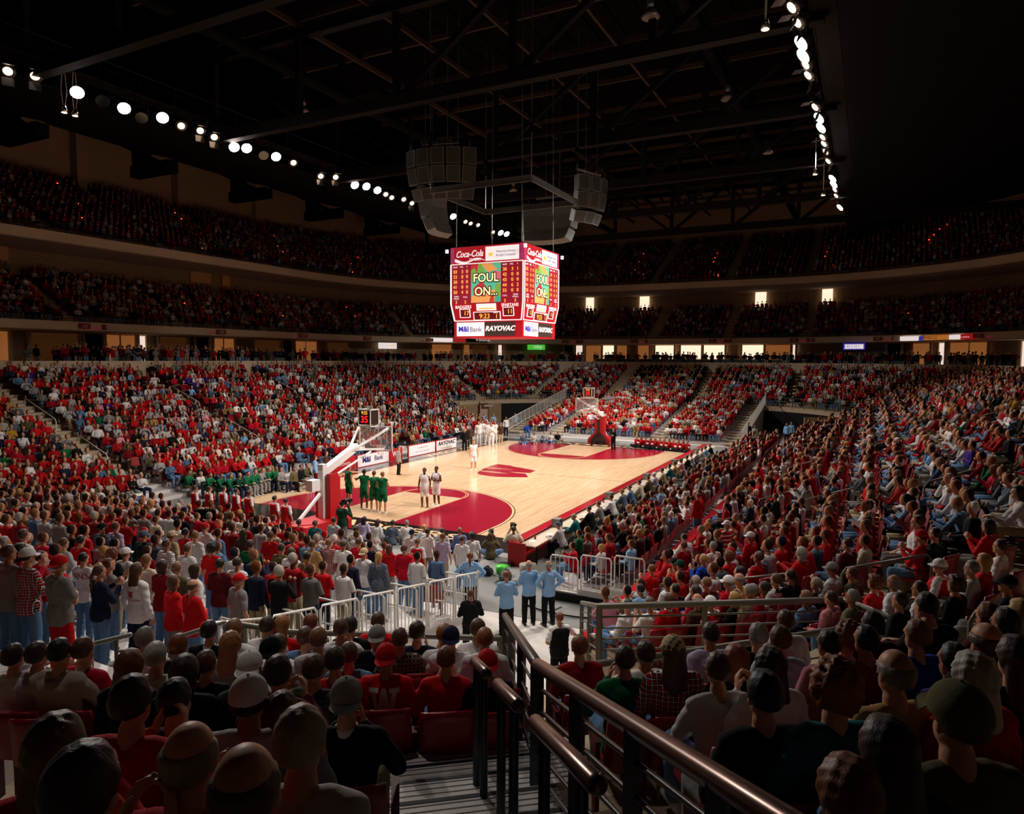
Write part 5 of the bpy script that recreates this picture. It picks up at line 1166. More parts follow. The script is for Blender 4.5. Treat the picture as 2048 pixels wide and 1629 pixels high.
# ---------------------------------------------------------------- concourse openings: room light and darkness put into flat panels, windows, columns
def ringpt(u, z, r, a=A0, b=B0):
    """a point on the ring at offset r whose bearing from the hall's middle is u degrees"""
    smp = None
    t = math.radians(u); d = (math.cos(t), math.sin(t)); lo, hi = 1, 120
    for _ in range(40):
        m = (lo + hi) / 2
        if rho(CX + d[0] * m, d[1] * m, a, b) < r: lo = m
        else: hi = m
    return Vector((CX + d[0] * lo, d[1] * lo, z))
E_warm = mat('lit_room_wall', '#c88a50', .8, emit='#d88848', es=.26); E_dimw = mat('dim_room_wall', '#6a4428', .8, emit='#8a5228', es=.10); E_bright = mat('bright_window', '#ffe8c8', .6, emit='#ffe6c8', es=1.1); E_dark2 = mat('dark_opening', '#0c0806', .9); E_pale = mat('pale_lit_wall', '#e8d8c8', .7, emit='#f0dcd0', es=.9)  # light of the rooms put into panel glow; unlit openings painted black
from bisect import bisect
def pan(name, u0, u1, z0, z1, r, m, label=None, cat=None, group=None, th=.08, a=A0, b=B0):
    p, q = ringpt(u0, 0, r, a, b), ringpt(u1, 0, r, a, b); mb = MB(); mb.bar((p.x, p.y, (z0 + z1) / 2), (q.x, q.y, (z0 + z1) / 2), th, z1 - z0); o = mb.build(name, m)
    if label: tag(o, label, cat, group)
    else: o['kind'] = 'structure'
    return o
ROOMS = [(105.14, 101.65, 6.7, 8.95, 'warm', 'window_20'), (99.77, 94.05, 6.7, 8.95, 'dim', 'window_21'), (93.67, 91.09, 6.7, 8.95, 'dark', 'window_22'), (90.96, 86.74, 6.7, 8.95, 'warm', 'window_23'), (86.52, 85.25, 6.5, 8.95, 'pale', 'window_24'), (83.55, 79.07, 6.7, 8.95, 'dim', 'window_25'), (78.0, 75.74, 6.7, 8.95, 'dark', 'window_26'), (75.09, 71.47, 6.7, 8.95, 'warm', 'window_27'), (68.27, 63.63, 6.7, 8.95, 'dim', 'window_28'), (63.35, 61.54, 6.7, 8.95, 'dark', 'window_29'), (61.2, 57.27, 6.7, 8.95, 'warm', 'window_30'), (55.77, 52.18, 6.7, 8.95, 'dim', 'window_31'), (39.3, 36.15, 6.7, 8.95, 'warm', 'window_32'), (34.5, 33.46, 6.7, 8.95, 'warm', 'window_33'), (33.24, 30.87, 6.7, 8.95, 'dim', 'window_34'), (29.4, 28.67, 6.5, 8.95, 'pale', 'window_35'), (19.71, 18.27, 6.7, 8.95, 'dark', 'window_36'), (18.05, 16.9, 6.5, 8.95, 'pale', 'window_37'), (16.61, 14.24, 6.7, 8.95, 'warm', 'window_38'), (14.17, 12.38, 6.7, 8.95, 'bright', 'window_39'), (12.16, 10.52, 6.7, 8.95, 'warm', 'window_40'), (9.16, 7.38, 6.7, 8.95, 'warm', 'window_41'), (6.66, 3.84, 6.7, 8.95, 'bright', 'window_42'), (3.07, 0.05, 6.7, 8.95, 'bright', 'window_43'), (-0.09, -3.09, 6.7, 8.95, 'bright', 'window_44'), (-5.16, -8.05, 6.7, 8.95, 'bright', 'window_45'), (-8.1, -11.36, 6.7, 8.95, 'warm', 'window_46'), (-11.42, -11.97, 6.5, 8.95, 'pale', 'window_47'), (-22.56, -24.3, 6.7, 8.95, 'dark', 'window_48'), (-25.41, -27.53, 6.7, 8.95, 'warm', 'window_49'), (-28.3, -29.18, 6.5, 8.95, 'pale', 'window_50'), (-29.51, -33.85, 6.7, 8.95, 'warm', 'window_51'), (-37.31, -40.31, 6.5, 8.95, 'pale', 'window_52')]
MIDROOMS = [(98.81, 97.66), (75.38, 72.36), (70.58, 69.49), (16.93, 15.81), (9.49, 8.18), (-5.68, -7.01), (-13.54, -14.74)]
SIGNS = [('lit_sign',47.46,44.65,8.27,9.18,E_white,'glowing white sign with pale orange writing left of the scoreboard','Wisconsin',E_gold,0.4,32.5),
('lit_sign',39.83,36.43,9.21,9.73,E_white,'long narrow glowing white sign above the warm lit room left of the scoreboard',None,None,0.4,28.5),
('red_sign',36.43,34.41,9.25,9.71,E_red,'unlit-looking red sign between the white strip and the dark one',None,None,0.4,28.5),
('dark_sign',34.33,30.93,9.22,9.75,E_dark2,'dark sign with pale letters THE NEW DODGE under the scoreboard','THE NEW DODGE',E_line,0.42,28.5),
('green_sign',25.0,22.44,8.33,9.18,mat('green_lit','#3c9a30',.5,emit='#48b838',es=.9),'green lit sign reading Unity on the far concourse wall','Unity',E_line,0.75,32.5),
('blue_sign',-19.27,-21.91,8.25,8.97,E_blue,'white and blue framed sign on the far right concourse wall',None,None,0.4,28.5),
('white_sign_face',-19.51,-21.78,8.36,8.85,E_white,'white lettered centre of the blue framed sign at far right','A N C H O R',E_blue,0.4,28.4),
('lit_sign',-26.17,-28.44,9.13,9.6,E_white,'glowing white sign with a blue end on the right concrete band',None,None,0.4,28.5),
('lit_sign',-28.44,-28.81,9.1,9.56,E_blue,'small blue end piece of the glowing white sign on the right',None,None,0.4,28.5),
('lit_sign',-29.04,-31.88,9.17,9.62,mat('orange_lit','#b06a2c',.5,emit='#c87830',es=.6),'orange sign reading WISCONSIN on the right concrete band','WISCONSIN',M_bk,0.42,28.5),
('lit_sign',-32.08,-33.47,9.17,9.6,E_white,'small glowing white sign next to the red one, far right',None,None,0.4,28.5),
('lit_sign',-33.47,-35.36,9.13,9.6,E_red,'red lit sign with small white writing at far right','the road to winning',E_line,0.2,28.5)]
SECT = [(96.35, 121), (78.75, 122), (63.56, 123), (51.55, 124), (41.17, 125), (18.15, 103), (7.86, 104), (-3.44, 105), (-14.08, 106), (-24.47, 107), (-36.73, 108)]
AISLE = [(12.77, 40.47, 18.86), (14.28, 41.58, 19.45), (14.74, 45.35, 21.48), (14.56, 43.95, 20.73), (26.89, 47.34, 22.54), (26.46, 45.76, 21.69), (25.96, 44.19, 20.85), (25.11, 41.11, 19.2), (22.74, 38.04, 17.55), (15.57, 48.72, 23.28), (39.54, 46.27, 22.08), (37.0, 42.83, 20.14), (36.32, 41.28, 19.3), (46.36, 40.39, 19.74), (45.63, 39.05, 18.94), (43.33, 36.95, 17.51), (48.53, 40.41, 20.15), (75.27, 9.78, 22.89), (73.82, 9.63, 22.12), (72.43, 9.48, 21.36), (71.05, 9.41, 20.63), (69.71, 9.27, 19.91), (68.27, 9.09, 19.12), (66.8, 7.46, 18.34), (72.34, -0.94, 21.3), (70.84, -0.99, 20.51), (69.58, -1.06, 19.82), (65.19, -2.53, 17.47), (72.76, -14.74, 21.83), (71.36, -14.66, 21.07), (69.82, -14.54, 20.26), (68.51, -14.41, 19.55), (65.64, -15.4, 18.14), (70.05, -26.84, 22.57), (69.06, -26.11, 21.91), (67.73, -25.52, 21.13), (66.5, -24.99, 20.43), (65.06, -24.41, 19.6), (34.13, 42.99, 14.18), (33.74, 40.71, 12.94), (33.29, 38.35, 11.68), (32.9, 36.2, 10.52), (46.93, 42.56, 14.77), (46.19, 40.42, 13.55), (45.3, 38.13, 12.24), (44.59, 36.05, 11.04), (22.0, 41.67, 13.46), (21.68, 39.39, 12.24), (21.4, 37.23, 11.07), (64.74, -23.26, 12.29), (55.74, -28.83, 10.47), (57.29, -30.44, 11.66)]
def SEATLAB(l):
    return ' '.join(l.replace('seated ', '').replace('red shirt with big white W and red cap', 'big W shirt').replace('KOONCE and 3, behind the', 'KOONCE and 3 by').replace('red and white striped', 'striped').replace(' hair', '').replace('person in ', 'fan in ').replace(' of the stairs', '').replace('on the right terrace', 'at right').split()[:12])
PEOPLE = [
('L', -20.25, -13.18, 3.23, 0.974, 'shirt', 'white', 'short', 'dkbrown', 'sit', '', '', 'person in white shirt, short dark brown hair, seated left of the stairs, nearest'),
('L', -20.21, -13.38, 3.25, 0.973, 'sweater', 'lavender', 'short', 'dkbrown', 'sit', '', '', 'person in lavender sweater, short dark brown hair, seated left of the stairs'),
('L', -20.19, -13.69, 3.28, 1.013, 'sweatshirt', 'oatmeal', 'short', 'black', 'sit', '', '', 'person in oatmeal sweatshirt, short black hair, seated left of the stairs'),
('L', -19.94, -13.68, 3.23, 1.014, 'polo', 'crimson', 'crop', 'brown', 'sit', 'collar', '', 'person in crimson polo, cropped brown hair, seated left of the stairs'),
('L', -19.32, -13.6, 3.09, 1.007, 'shirt', 'white', 'recede', 'grey', 'sit', '', '', 'person in white shirt, receding grey hair, seated left of the stairs'),
('L', -19.87, -14.56, 3.32, 1.021, 'tee', 'white', 'short', 'ltgrey', 'sit', '', '', 'person in white T-shirt, short pale grey hair, seated left of the stairs'),
('L', -20.37, -14.97, 3.51, 1.026, 'top', 'black', 'long', 'auburn', 'sit', '', '', 'person in black top, long auburn hair, seated left of the stairs'),
('L', -19.21, -13.94, 3.11, 0.955, 'jacket', 'black', 'bun', 'auburn', 'sit', 'redcollar', '', 'person in black jacket, pinned-up auburn hair, seated left of the stairs'),
('L', -18.57, -13.58, 2.94, 0.972, 'sweater', 'black', 'short', 'black', 'sit', 'whitecollar', '', 'person in black sweater, short black hair, seated left of the stairs'),
('L', -18.46, -13.82, 2.95, 0.978, 'shirt', 'white', 'bun', 'ltbrown', 'sit', '', '', 'person in white shirt, pinned-up light brown hair, seated left of the stairs'),
('L', -19.08, -14.5, 3.16, 0.975, 'blouse', 'grey', 'wavy', 'redblond', 'sit', '', '', 'person in grey blouse, wavy reddish blond hair, seated left of the stairs'),
('L', -19.77, -15.03, 3.37, 0.971, 'jacket', 'black', 'crop', 'brown', 'sit', '', '', 'person in black jacket, cropped brown hair, seated left of the stairs'),
('L', -20.29, -15.47, 3.59, 0.992, 'top', 'black', 'bob', 'dkbrown', 'sit', '', '', 'person in black top, bobbed dark brown hair, seated left of the stairs'),
('L', -20.01, -15.78, 3.57, 0.977, 'jacket', 'dkgreen', 'short', 'brown', 'sit', 'cap:white', '', 'person in dark green jacket, white cap, seated left of the stairs'),
('L', -21.65, -16.89, 4.31, 0.984, 'shirt', 'red', 'short', 'dkbrown', 'sit', '', '', 'person in red shirt, short dark brown hair, seated left of the stairs'),
('L', -21.24, -16.67, 4.14, 0.959, 'shirt', 'maroon', 'crop', 'black', 'sit', '', '', 'person in maroon shirt, cropped black hair, seated left of the stairs'),
('L', -21.19, -17.13, 4.22, 0.962, 'shirt', 'palegrey', 'short', 'dkbrown', 'sit', 'cap:white:front', '', 'person in pale grey shirt, white cap, seated left of the stairs'),
('L', -22.22, -17.36, 4.58, 0.93, 'sweatshirt', 'red', 'wavy', 'brown', 'sit', '', '', 'person in red sweatshirt, wavy brown hair, seated left of the stairs'),
('L', -22.21, -18.02, 4.72, 0.938, 'shirt', 'crimson', 'bald', 'grey', 'sit', '', '', 'person in crimson shirt, balding grey head, seated left of the stairs'),
('L', -22.58, -18.13, 4.86, 0.945, 'sweater', 'olive', 'short', 'dkbrown', 'sit', '', '', 'person in olive sweater, short dark brown hair, seated left of the stairs'),
('L', -22.37, -18.46, 4.87, 0.951, 'shirt', 'black', 'bald', 'brown', 'sit', '', '', 'person in black shirt, balding brown head, seated left of the stairs'),
('L', -21.89, -18.16, 4.67, 0.941, 'sweatshirt', 'palegrey', 'short', 'greyblond', 'sit', '', '', 'person in pale grey sweatshirt, short greyish blond hair, seated left of the stairs'),
('L', -20.7, -17.3, 4.06, 0.93, 'jacket', 'black', 'short', 'brown', 'sit', 'cap:grey:back,collar', 'olive', 'person in black jacket, grey cap, seated left of the stairs'),
('L', -21.1, -17.25, 4.18, 0.93, 'shirt', 'grey', 'crop', 'brown', 'sit', '', '', 'person in grey shirt, cropped brown hair, seated left of the stairs'),
('L', -20.43, -16.5, 3.86, 0.975, 'shirt', 'maroon', 'short', 'dkbrown', 'sit', '', '', 'person in maroon shirt, short dark brown hair, seated left of the stairs'),
('L', -19.74, -16.16, 3.58, 0.955, 'tee', 'olivestripe', 'crop', 'brown', 'sit', '', '', 'person in olive striped T-shirt, cropped brown hair, seated left of the stairs'),
('L', -18.96, -16.22, 3.39, 0.941, 'jersey', 'red', 'short', 'brown', 'sit', 'cap:red:back,W', '', 'person in red shirt with big white W and red cap, left of the stairs'),
('L', -19.26, -15.93, 3.4, 0.959, 'sweater', 'red', 'short', 'dkbrown', 'sit', '', '', 'person in red sweater, short dark brown hair, seated left of the stairs'),
('L', -19.17, -15.11, 3.26, 0.979, 'jacket', 'grey', 'short', 'dkbrown', 'sit', 'cap:black:back', '', 'person in grey jacket, black cap, seated left of the stairs'),
('L', -18.65, -14.66, 3.08, 0.93, 'shirt', 'white', 'short', 'brown', 'sit', '', '', 'person in white shirt, short brown hair, seated left of the stairs'),
('L', -18.51, -15.05, 3.13, 0.964, 'tee', 'palegrey', 'short', 'ltbrown', 'sit', '', '', 'person in pale grey T-shirt, short light brown hair, seated left of the stairs'),
('L', -18.22, -14.6, 3.0, 0.93, 'jacket', 'denim', 'bun', 'brown', 'sit', '', '', 'person in denim jacket, pinned-up brown hair, seated left of the stairs'),
('L', -18.79, -15.67, 3.25, 0.93, 'shirt', 'denim', 'short', 'brown', 'sit', '', '', 'person in denim shirt, short brown hair, seated left of the stairs'),
('L', -18.0, -13.81, 2.86, 0.951, 'shirt', 'white', 'short', 'dkbrown', 'sit', '', '', 'person in white shirt, short dark brown hair, seated left of the stairs, second nearest'),
('L', -17.8, -13.84, 2.82, 0.947, 'sweater', 'red', 'long', 'redblond', 'sit', '', '', 'person in red sweater, long reddish blond hair, seated left of the stairs'),
('L', -17.57, -14.05, 2.81, 0.937, 'jacket', 'grey', 'short', 'auburn', 'sit', '', '', 'person in grey jacket, short auburn hair, seated left of the stairs'),
('L', -17.9, -14.78, 2.98, 0.939, 'tee', 'white', 'crop', 'brown', 'sit_clap', '', '', 'person in white T-shirt, cropped brown hair, seated left of the stairs'),
('L', -17.5, -14.58, 2.86, 0.93, 'top', 'black', 'short', 'black', 'sit', '', '', 'person in black top, short black hair, seated left of the stairs'),
('L', -17.28, -14.8, 2.87, 0.938, 'shirt', 'red', 'crop', 'brown', 'sit', '', '', 'person in red shirt, cropped brown hair, seated left of the stairs'),
('L', -18.0, -15.36, 3.07, 0.93, 'sweater', 'black', 'crop', 'black', 'sit', 'cap:grey:back,whitecollar', '', 'person in black sweater, grey cap, seated left of the stairs'),
('L', -18.08, -15.71, 3.15, 0.93, 'shirt', 'plaiddark', 'recede', 'brown', 'sit', '', '', 'person in dark plaid shirt, receding brown hair, seated left of the stairs'),
('L', -17.85, -15.74, 3.12, 0.93, 'tee', 'navy', 'short', 'dkbrown', 'sit', '', '', 'person in navy T-shirt, short dark brown hair, seated left of the stairs'),
('L', -17.84, -16.07, 3.15, 0.93, 'tee', 'white', 'short', 'redblond', 'sit', '', '', 'person in white T-shirt, short reddish blond hair, seated left of the stairs'),
('L', -17.83, -16.14, 3.15, 0.93, 'tee', 'white', 'crop', 'black', 'sit', 'cap:navy:back', '', 'person in white T-shirt, navy cap, seated left of the stairs'),
('L', -17.42, -16.21, 3.1, 0.93, 'jersey', 'white', 'short', 'brown', 'sit', 'num', '', 'person in white jersey lettered KOONCE and 3, behind the left front rail'),
('L', -17.96, -16.6, 3.28, 0.93, 'tee', 'white', 'crop', 'redblond', 'sit', '', '', 'person in white T-shirt, cropped reddish blond hair, seated left of the stairs'),
('L', -18.74, -16.67, 3.38, 0.93, 'tee', 'red', 'crop', 'auburn', 'sit', '', '', 'person in red T-shirt, cropped auburn hair, seated left of the stairs'),
('L', -18.52, -16.94, 3.34, 0.93, 'jacket', 'navy', 'short', 'dkbrown', 'sit_cross', 'cap:red:back', 'denim', 'person in navy jacket, red cap, seated left of the stairs'),
('R', -17.17, -17.24, 2.97, 0.981, 'sweater', 'darkred', 'short', 'auburn', 'sit', '', '', 'person in dark red sweater, short auburn hair, seated right of the stairs'),
('R', -18.37, -18.11, 3.5, 0.957, 'jacket', 'green', 'recede', 'dkbrown', 'sit', 'navycollar', 'denim', 'person in green jacket, receding dark brown hair, seated right of the stairs'),
('R', -17.77, -18.09, 3.35, 0.94, 'shirt', 'white', 'short', 'dkbrown', 'sit', '', '', 'person in white shirt, short dark brown hair, seated right of the stairs'),
('R', -18.27, -18.45, 3.57, 0.998, 'shirt', 'plaidred', 'long', 'brown', 'sit', 'cap:beige:front', '', 'person in red plaid shirt, beige cap, seated right of the stairs'),
('R', -17.0, -18.49, 3.29, 0.967, 'tee', 'lavender', 'crop', 'dkbrown', 'sit', '', '', 'person in lavender T-shirt, cropped dark brown hair, seated right of the stairs'),
('R', -19.1, -18.98, 3.92, 0.935, 'sweatshirt', 'palegrey', 'recede', 'brown', 'sit_chin', '', 'denim', 'person in pale grey sweatshirt, receding brown hair, seated right of the stairs'),
('R', -18.45, -18.95, 3.75, 0.93, 'jacket', 'black', 'bob', 'ginger', 'sit', '', '', 'person in black jacket, bobbed ginger hair, seated right of the stairs'),
('R', -17.29, -18.95, 3.48, 0.961, 'shirt', 'black', 'crop', 'grey', 'sit', '', '', 'person in black shirt, cropped grey hair, seated right of the stairs'),
('R', -17.71, -19.17, 3.64, 0.961, 'shirt', 'paleblue', 'short', 'brown', 'sit', '', '', 'person in pale blue shirt, short brown hair, seated right of the stairs'),
('R', -16.37, -19.08, 3.32, 0.957, 'tee', 'white', 'recede', 'brown', 'sit', '', '', 'person in white T-shirt, receding brown hair, seated right of the stairs'),
('R', -19.05, -19.27, 3.99, 0.938, 'shirt', 'white', 'wavy', 'dkbrown', 'sit', '', '', 'person in white shirt, wavy dark brown hair, seated right of the stairs'),
('R', -20.11, -19.34, 4.28, 0.968, 'jacket', 'black', 'short', 'black', 'sit', '', '', 'person in black jacket, short black hair, seated right of the stairs'),
('R', -18.0, -19.53, 3.82, 0.93, 'shirt', 'rose', 'crop', 'black', 'sit', '', '', 'person in dusty rose shirt, cropped black hair, seated right of the stairs'),
('R', -17.39, -19.65, 3.68, 0.93, 'sweater', 'red', 'curly', 'auburn', 'sit', 'whitecollar', '', 'person in red sweater, curly auburn hair, seated right of the stairs'),
('R', -18.1, -19.8, 3.92, 0.93, 'shirt', 'darkred', 'recede', 'black', 'sit', '', '', 'person in dark red shirt, receding black hair, seated right of the stairs'),
('R', -17.25, -19.82, 3.73, 0.955, 'sweater', 'maroon', 'short', 'dkbrown', 'sit', '', '', 'person in maroon sweater, short dark brown hair, seated right of the stairs'),
('R', -19.73, -19.89, 4.33, 0.986, 'shirt', 'tan', 'bald', 'grey', 'sit', '', '', 'person in tan shirt, balding grey head, seated right of the stairs'),
('R', -20.1, -19.64, 4.35, 0.987, 'blouse', 'teal', 'curly', 'ginger', 'sit', '', '', 'person in teal blouse, curly ginger hair, seated right of the stairs'),
('R', -17.96, -20.08, 3.97, 0.941, 'sweater', 'royal', 'short', 'ltbrown', 'sit', '', '', 'person in royal blue sweater, short light brown hair, seated right of the stairs'),
('R', -16.89, -20.2, 3.77, 0.962, 'shirt', 'maroon', 'short', 'dkbrown', 'sit', '', '', 'person in maroon shirt, short dark brown hair, seated right of the stairs'),
('R', -17.12, -20.33, 3.86, 0.978, 'jacket', 'black', 'crop', 'black', 'sit', 'whitecollar', '', 'person in black jacket, cropped black hair, seated right of the stairs'),
('R', -18.75, -20.22, 4.14, 0.93, 'jacket', 'purple', 'short', 'black', 'sit', 'redcollar', '', 'person in purple jacket, short black hair, seated right of the stairs'),
('R', -18.92, -20.36, 4.27, 0.986, 'suit', 'black', 'bald', 'dkbrown', 'sit', '', '', 'person in black suit, balding dark brown head, seated right of the stairs'),
('R', -19.66, -20.21, 4.4, 0.942, 'jacket', 'red', 'wavy', 'ltgrey', 'sit', '', '', 'person in red jacket, wavy pale grey hair, seated right of the stairs'),
('R', -17.35, -20.58, 3.99, 0.935, 'shirt', 'maroon', 'short', 'auburn', 'sit', '', '', 'person in maroon shirt, short auburn hair, seated right of the stairs'),
('R', -17.78, -20.62, 4.09, 0.937, 'jacket', 'black', 'short', 'dkbrown', 'sit', '', '', 'person in black jacket, short dark brown hair, seated right of the stairs'),
('R', -17.26, -20.79, 4.02, 0.93, 'sweater', 'dkgreen', 'bob', 'blond', 'sit', '', '', 'person in dark green sweater, bobbed blond hair, seated right of the stairs'),
('R', -19.18, -20.45, 4.35, 0.948, 'shirt', 'black', 'long', 'dkbrown', 'sit', '', '', 'person in black shirt, long dark brown hair, seated right of the stairs'),
('R', -20.76, -20.03, 4.63, 0.988, 'jacket', 'olive', 'short', 'brown', 'sit', 'cap:olivecap:front', '', 'person in olive jacket, olive cap, seated right of the stairs'),
('R', -20.99, -19.82, 4.63, 0.936, 'coat', 'black', 'long', 'dkbrown', 'sit', '', '', 'person in black coat, long dark brown hair, seated right of the stairs'),
('R', -21.16, -19.71, 4.57, 0.93, 'shirt', 'denim', 'wavy', 'auburn', 'sit', '', '', 'person in denim shirt, wavy auburn hair, seated right of the stairs'),
('Q', -12.08, -16.11, 1.58, 0.969, 'shirt', 'white', 'crop', 'black', 'sit', '', 'denim', 'person in white shirt, cropped black hair, seated on the right terrace'),
('Q', -12.38, -16.63, 1.8, 0.946, 'tee', 'white', 'short', 'brown', 'sit', '', '', 'person in white T-shirt, short brown hair, seated on the right terrace'),
('Q', -12.27, -16.88, 1.86, 0.965, 'sweater', 'red', 'short', 'brown', 'sit', 'whitecollar', '', 'person in red sweater, short brown hair, seated on the right terrace'),
('Q', -10.48, -16.0, 1.33, 0.971, 'shirt', 'skyblue', 'crop', 'black', 'sit', '', '', 'person in light blue shirt, cropped black hair, seated on the right terrace'),
('Q', -7.9, -15.4, 0.96, 0.969, 'sweater', 'red', 'short', 'auburn', 'sit', '', '', 'person in red sweater, short auburn hair, seated on the right terrace'),
('Q', -8.2, -16.13, 1.24, 0.972, 'sweatshirt', 'red', 'short', 'black', 'sit', 'cap:dkgreen:front', '', 'person in red sweatshirt, dark green cap, seated on the right terrace'),
('Q', -7.71, -15.85, 1.13, 0.971, 'jacket', 'tan', 'short', 'black', 'sit', 'cap:black:front', '', 'person in tan jacket, black cap, seated on the right terrace'),
('Q', -10.98, -16.66, 1.62, 0.967, 'shirt', 'navy', 'recede', 'black', 'sit', '', '', 'person in navy shirt, receding black hair, seated on the right terrace'),
('Q', -11.75, -17.2, 1.9, 0.968, 'sweater', 'crimson', 'short', 'dkbrown', 'sit', '', '', 'person in crimson sweater, short dark brown hair, seated on the right terrace'),
('Q', -11.15, -17.31, 1.87, 0.97, 'sweater', 'maroon', 'crop', 'ltbrown', 'sit', '', '', 'person in maroon sweater, cropped light brown hair, seated on the right terrace'),
('Q', -12.05, -17.31, 1.91, 0.93, 'jacket', 'brown', 'bald', 'ltgrey', 'sit', '', '', 'person in brown jacket, balding pale grey head, seated on the right terrace'),
('Q', -11.96, -17.51, 1.87, 0.93, 'jacket', 'redstripe', 'short', 'grey', 'sit', 'cap:white:front', '', 'person in red and white striped jacket, white cap, seated on the right terrace, nearest'),
('Q', -11.41, -17.7, 2.04, 0.967, 'sweater', 'crimson', 'short', 'grey', 'sit', 'cap:white:front', '', 'person in crimson sweater, white cap, seated on the right terrace'),
('Q', -11.23, -17.83, 2.06, 0.97, 'shirt', 'beige', 'bald', 'grey', 'sit', '', '', 'person in beige shirt, balding grey head, seated on the right terrace'),
('Q', -11.78, -17.84, 1.94, 0.93, 'jacket', 'black', 'bob', 'blond', 'sit', '', '', 'person in black jacket, bobbed blond hair, seated on the right terrace'),
('Q', -11.62, -18.12, 2.08, 0.93, 'shirt', 'palegrey', 'short', 'grey', 'sit', '', '', 'person in pale grey shirt, short grey hair, seated on the right terrace, second nearest'),
('Q', -11.53, -18.29, 2.12, 0.93, 'shirt', 'crimson', 'short', 'dkbrown', 'sit', '', '', 'person in crimson shirt, short dark brown hair, seated on the right terrace'),
('Q', -11.47, -18.45, 1.99, 0.93, 'jacket', 'grey', 'short', 'black', 'sit', 'cap:black:front', '', 'person in grey jacket, black cap, seated on the right terrace'),
('Q', -8.1, -16.63, 1.42, 0.969, 'jacket', 'royal', 'short', 'blond', 'sit_clap', '', '', 'person in royal blue jacket, short blond hair, seated on the right terrace'),
('Q', -8.45, -17.23, 1.65, 0.97, 'blouse', 'red', 'curly', 'auburn', 'sit', '', '', 'person in red blouse, curly auburn hair, seated on the right terrace'),
('Q', -9.08, -17.87, 1.91, 0.974, 'shirt', 'denim', 'recede', 'black', 'sit', '', '', 'person in denim shirt, receding black hair, seated on the right terrace'),
('Q', -5.78, -15.6, 1.04, 0.974, 'sweater', 'darkred', 'short', 'brown', 'sit', '', '', 'person in dark red sweater, short brown hair, seated on the right terrace'),
('Q', -4.83, -15.53, 1.01, 0.972, 'sweatshirt', 'white', 'crop', 'black', 'sit', '', '', 'person in white sweatshirt, cropped black hair, seated on the right terrace'),
('Q', -6.74, -16.52, 1.38, 0.97, 'shirt', 'white', 'short', 'grey', 'sit', '', '', 'person in white shirt, short grey hair, seated on the right terrace'),
('Q', -4.06, -16.36, 1.32, 0.971, 'jacket', 'redstripe', 'short', 'grey', 'sit', 'cap:white:front', '', 'person in red and white striped jacket, white cap, seated on the right terrace, second nearest'),
('Q', -6.56, -17.34, 1.68, 0.97, 'sweater', 'red', 'short', 'grey', 'sit', 'cap:white:front', '', 'person in red sweater, white cap, seated on the right terrace'),
('Q', -9.67, -18.69, 2.24, 0.972, 'sweater', 'red', 'bob', 'ltgrey', 'sit', '', '', 'person in red sweater, bobbed pale grey hair, seated on the right terrace'),
('Q', -9.7, -19.47, 2.53, 0.972, 'jacket', 'maroon', 'short', 'dkbrown', 'sit', 'whitecollar', '', 'person in maroon jacket, short dark brown hair, seated on the right terrace'),
('Q', -10.22, -20.63, 2.97, 0.93, 'jacket', 'red', 'short', 'brown', 'sit', 'cap:red:back', '', 'person in red jacket, red cap, seated on the right terrace'),
('Q', -10.14, -20.79, 3.02, 0.93, 'jacket', 'dkgreen', 'short', 'black', 'sit', '', '', 'person in dark green jacket, short black hair, seated on the right terrace'),
('Q', -11.52, -20.76, 2.84, 0.93, 'vest', 'red', 'short', 'grey', 'sit', 'cap:white:front', '', 'person in red vest, white cap, seated on the right terrace'),
('Q', -12.08, -21.08, 3.01, 0.93, 'shirt', 'palegrey', 'short', 'grey', 'sit', '', '', 'person in pale grey shirt, short grey hair, seated on the right terrace, nearest'),
('Q', -11.73, -21.26, 3.04, 0.93, 'sweater', 'red', 'bob', 'blond', 'sit', '', '', 'person in red sweater, bobbed blond hair, seated on the right terrace'),
('Q', -11.86, -19.9, 2.55, 0.93, 'sweater', 'red', 'curly', 'auburn', 'sit', 'whitecollar', '', 'person in red sweater, curly auburn hair, seated on the right terrace'),
('Q', -12.08, -20.15, 2.67, 0.93, 'shirt', 'white', 'bald', 'grey', 'sit', '', '', 'person in white shirt, balding grey head, seated on the right terrace'),
('Q', -12.94, -20.42, 2.86, 0.93, 'vest', 'black', 'short', 'dkbrown', 'sit', '', '', 'person in black vest, short dark brown hair, seated on the right terrace'),
('Q', -13.04, -20.81, 3.01, 0.93, 'top', 'black', 'curly', 'brown', 'sit', 'redcollar', '', 'person in black top, curly brown hair, seated on the right terrace'),
('Q', -13.6, -21.27, 3.26, 0.93, 'jacket', 'black', 'short', 'dkbrown', 'sit', 'cap:black:front', '', 'person in black jacket, black cap, seated on the right terrace'),
('Q', -10.86, -19.58, 2.37, 0.93, 'jacket', 'olive', 'short', 'brown', 'sit', '', '', 'person in olive jacket, short brown hair, seated on the right terrace'),
('Q', -10.97, -19.33, 2.43, 0.93, 'sweater', 'palegrey', 'short', 'brown', 'sit_clap', 'cap:grey:front', '', 'person in pale grey sweater, grey cap, seated on the right terrace'),
('Q', -12.68, -19.62, 2.54, 0.93, 'jacket', 'olive', 'short', 'grey', 'sit', '', '', 'person in olive jacket, short grey hair, seated on the right terrace'),
('Q', -12.43, -19.32, 2.4, 0.93, 'fleece', 'rose', 'short', 'dkbrown', 'sit', '', '', 'person in dusty rose fleece, short dark brown hair, seated on the right terrace'),
('Q', -13.46, -20.17, 2.83, 0.93, 'jacket', 'black', 'short', 'dkbrown', 'sit', '', '', 'person in black jacket, short dark brown hair, seated on the right terrace'),
('Q', -9.71, -21.62, 3.15, 0.93, 'sweater', 'red', 'bob', 'black', 'sit_clap', '', '', 'person in red sweater, bobbed black hair, seated on the right terrace'),
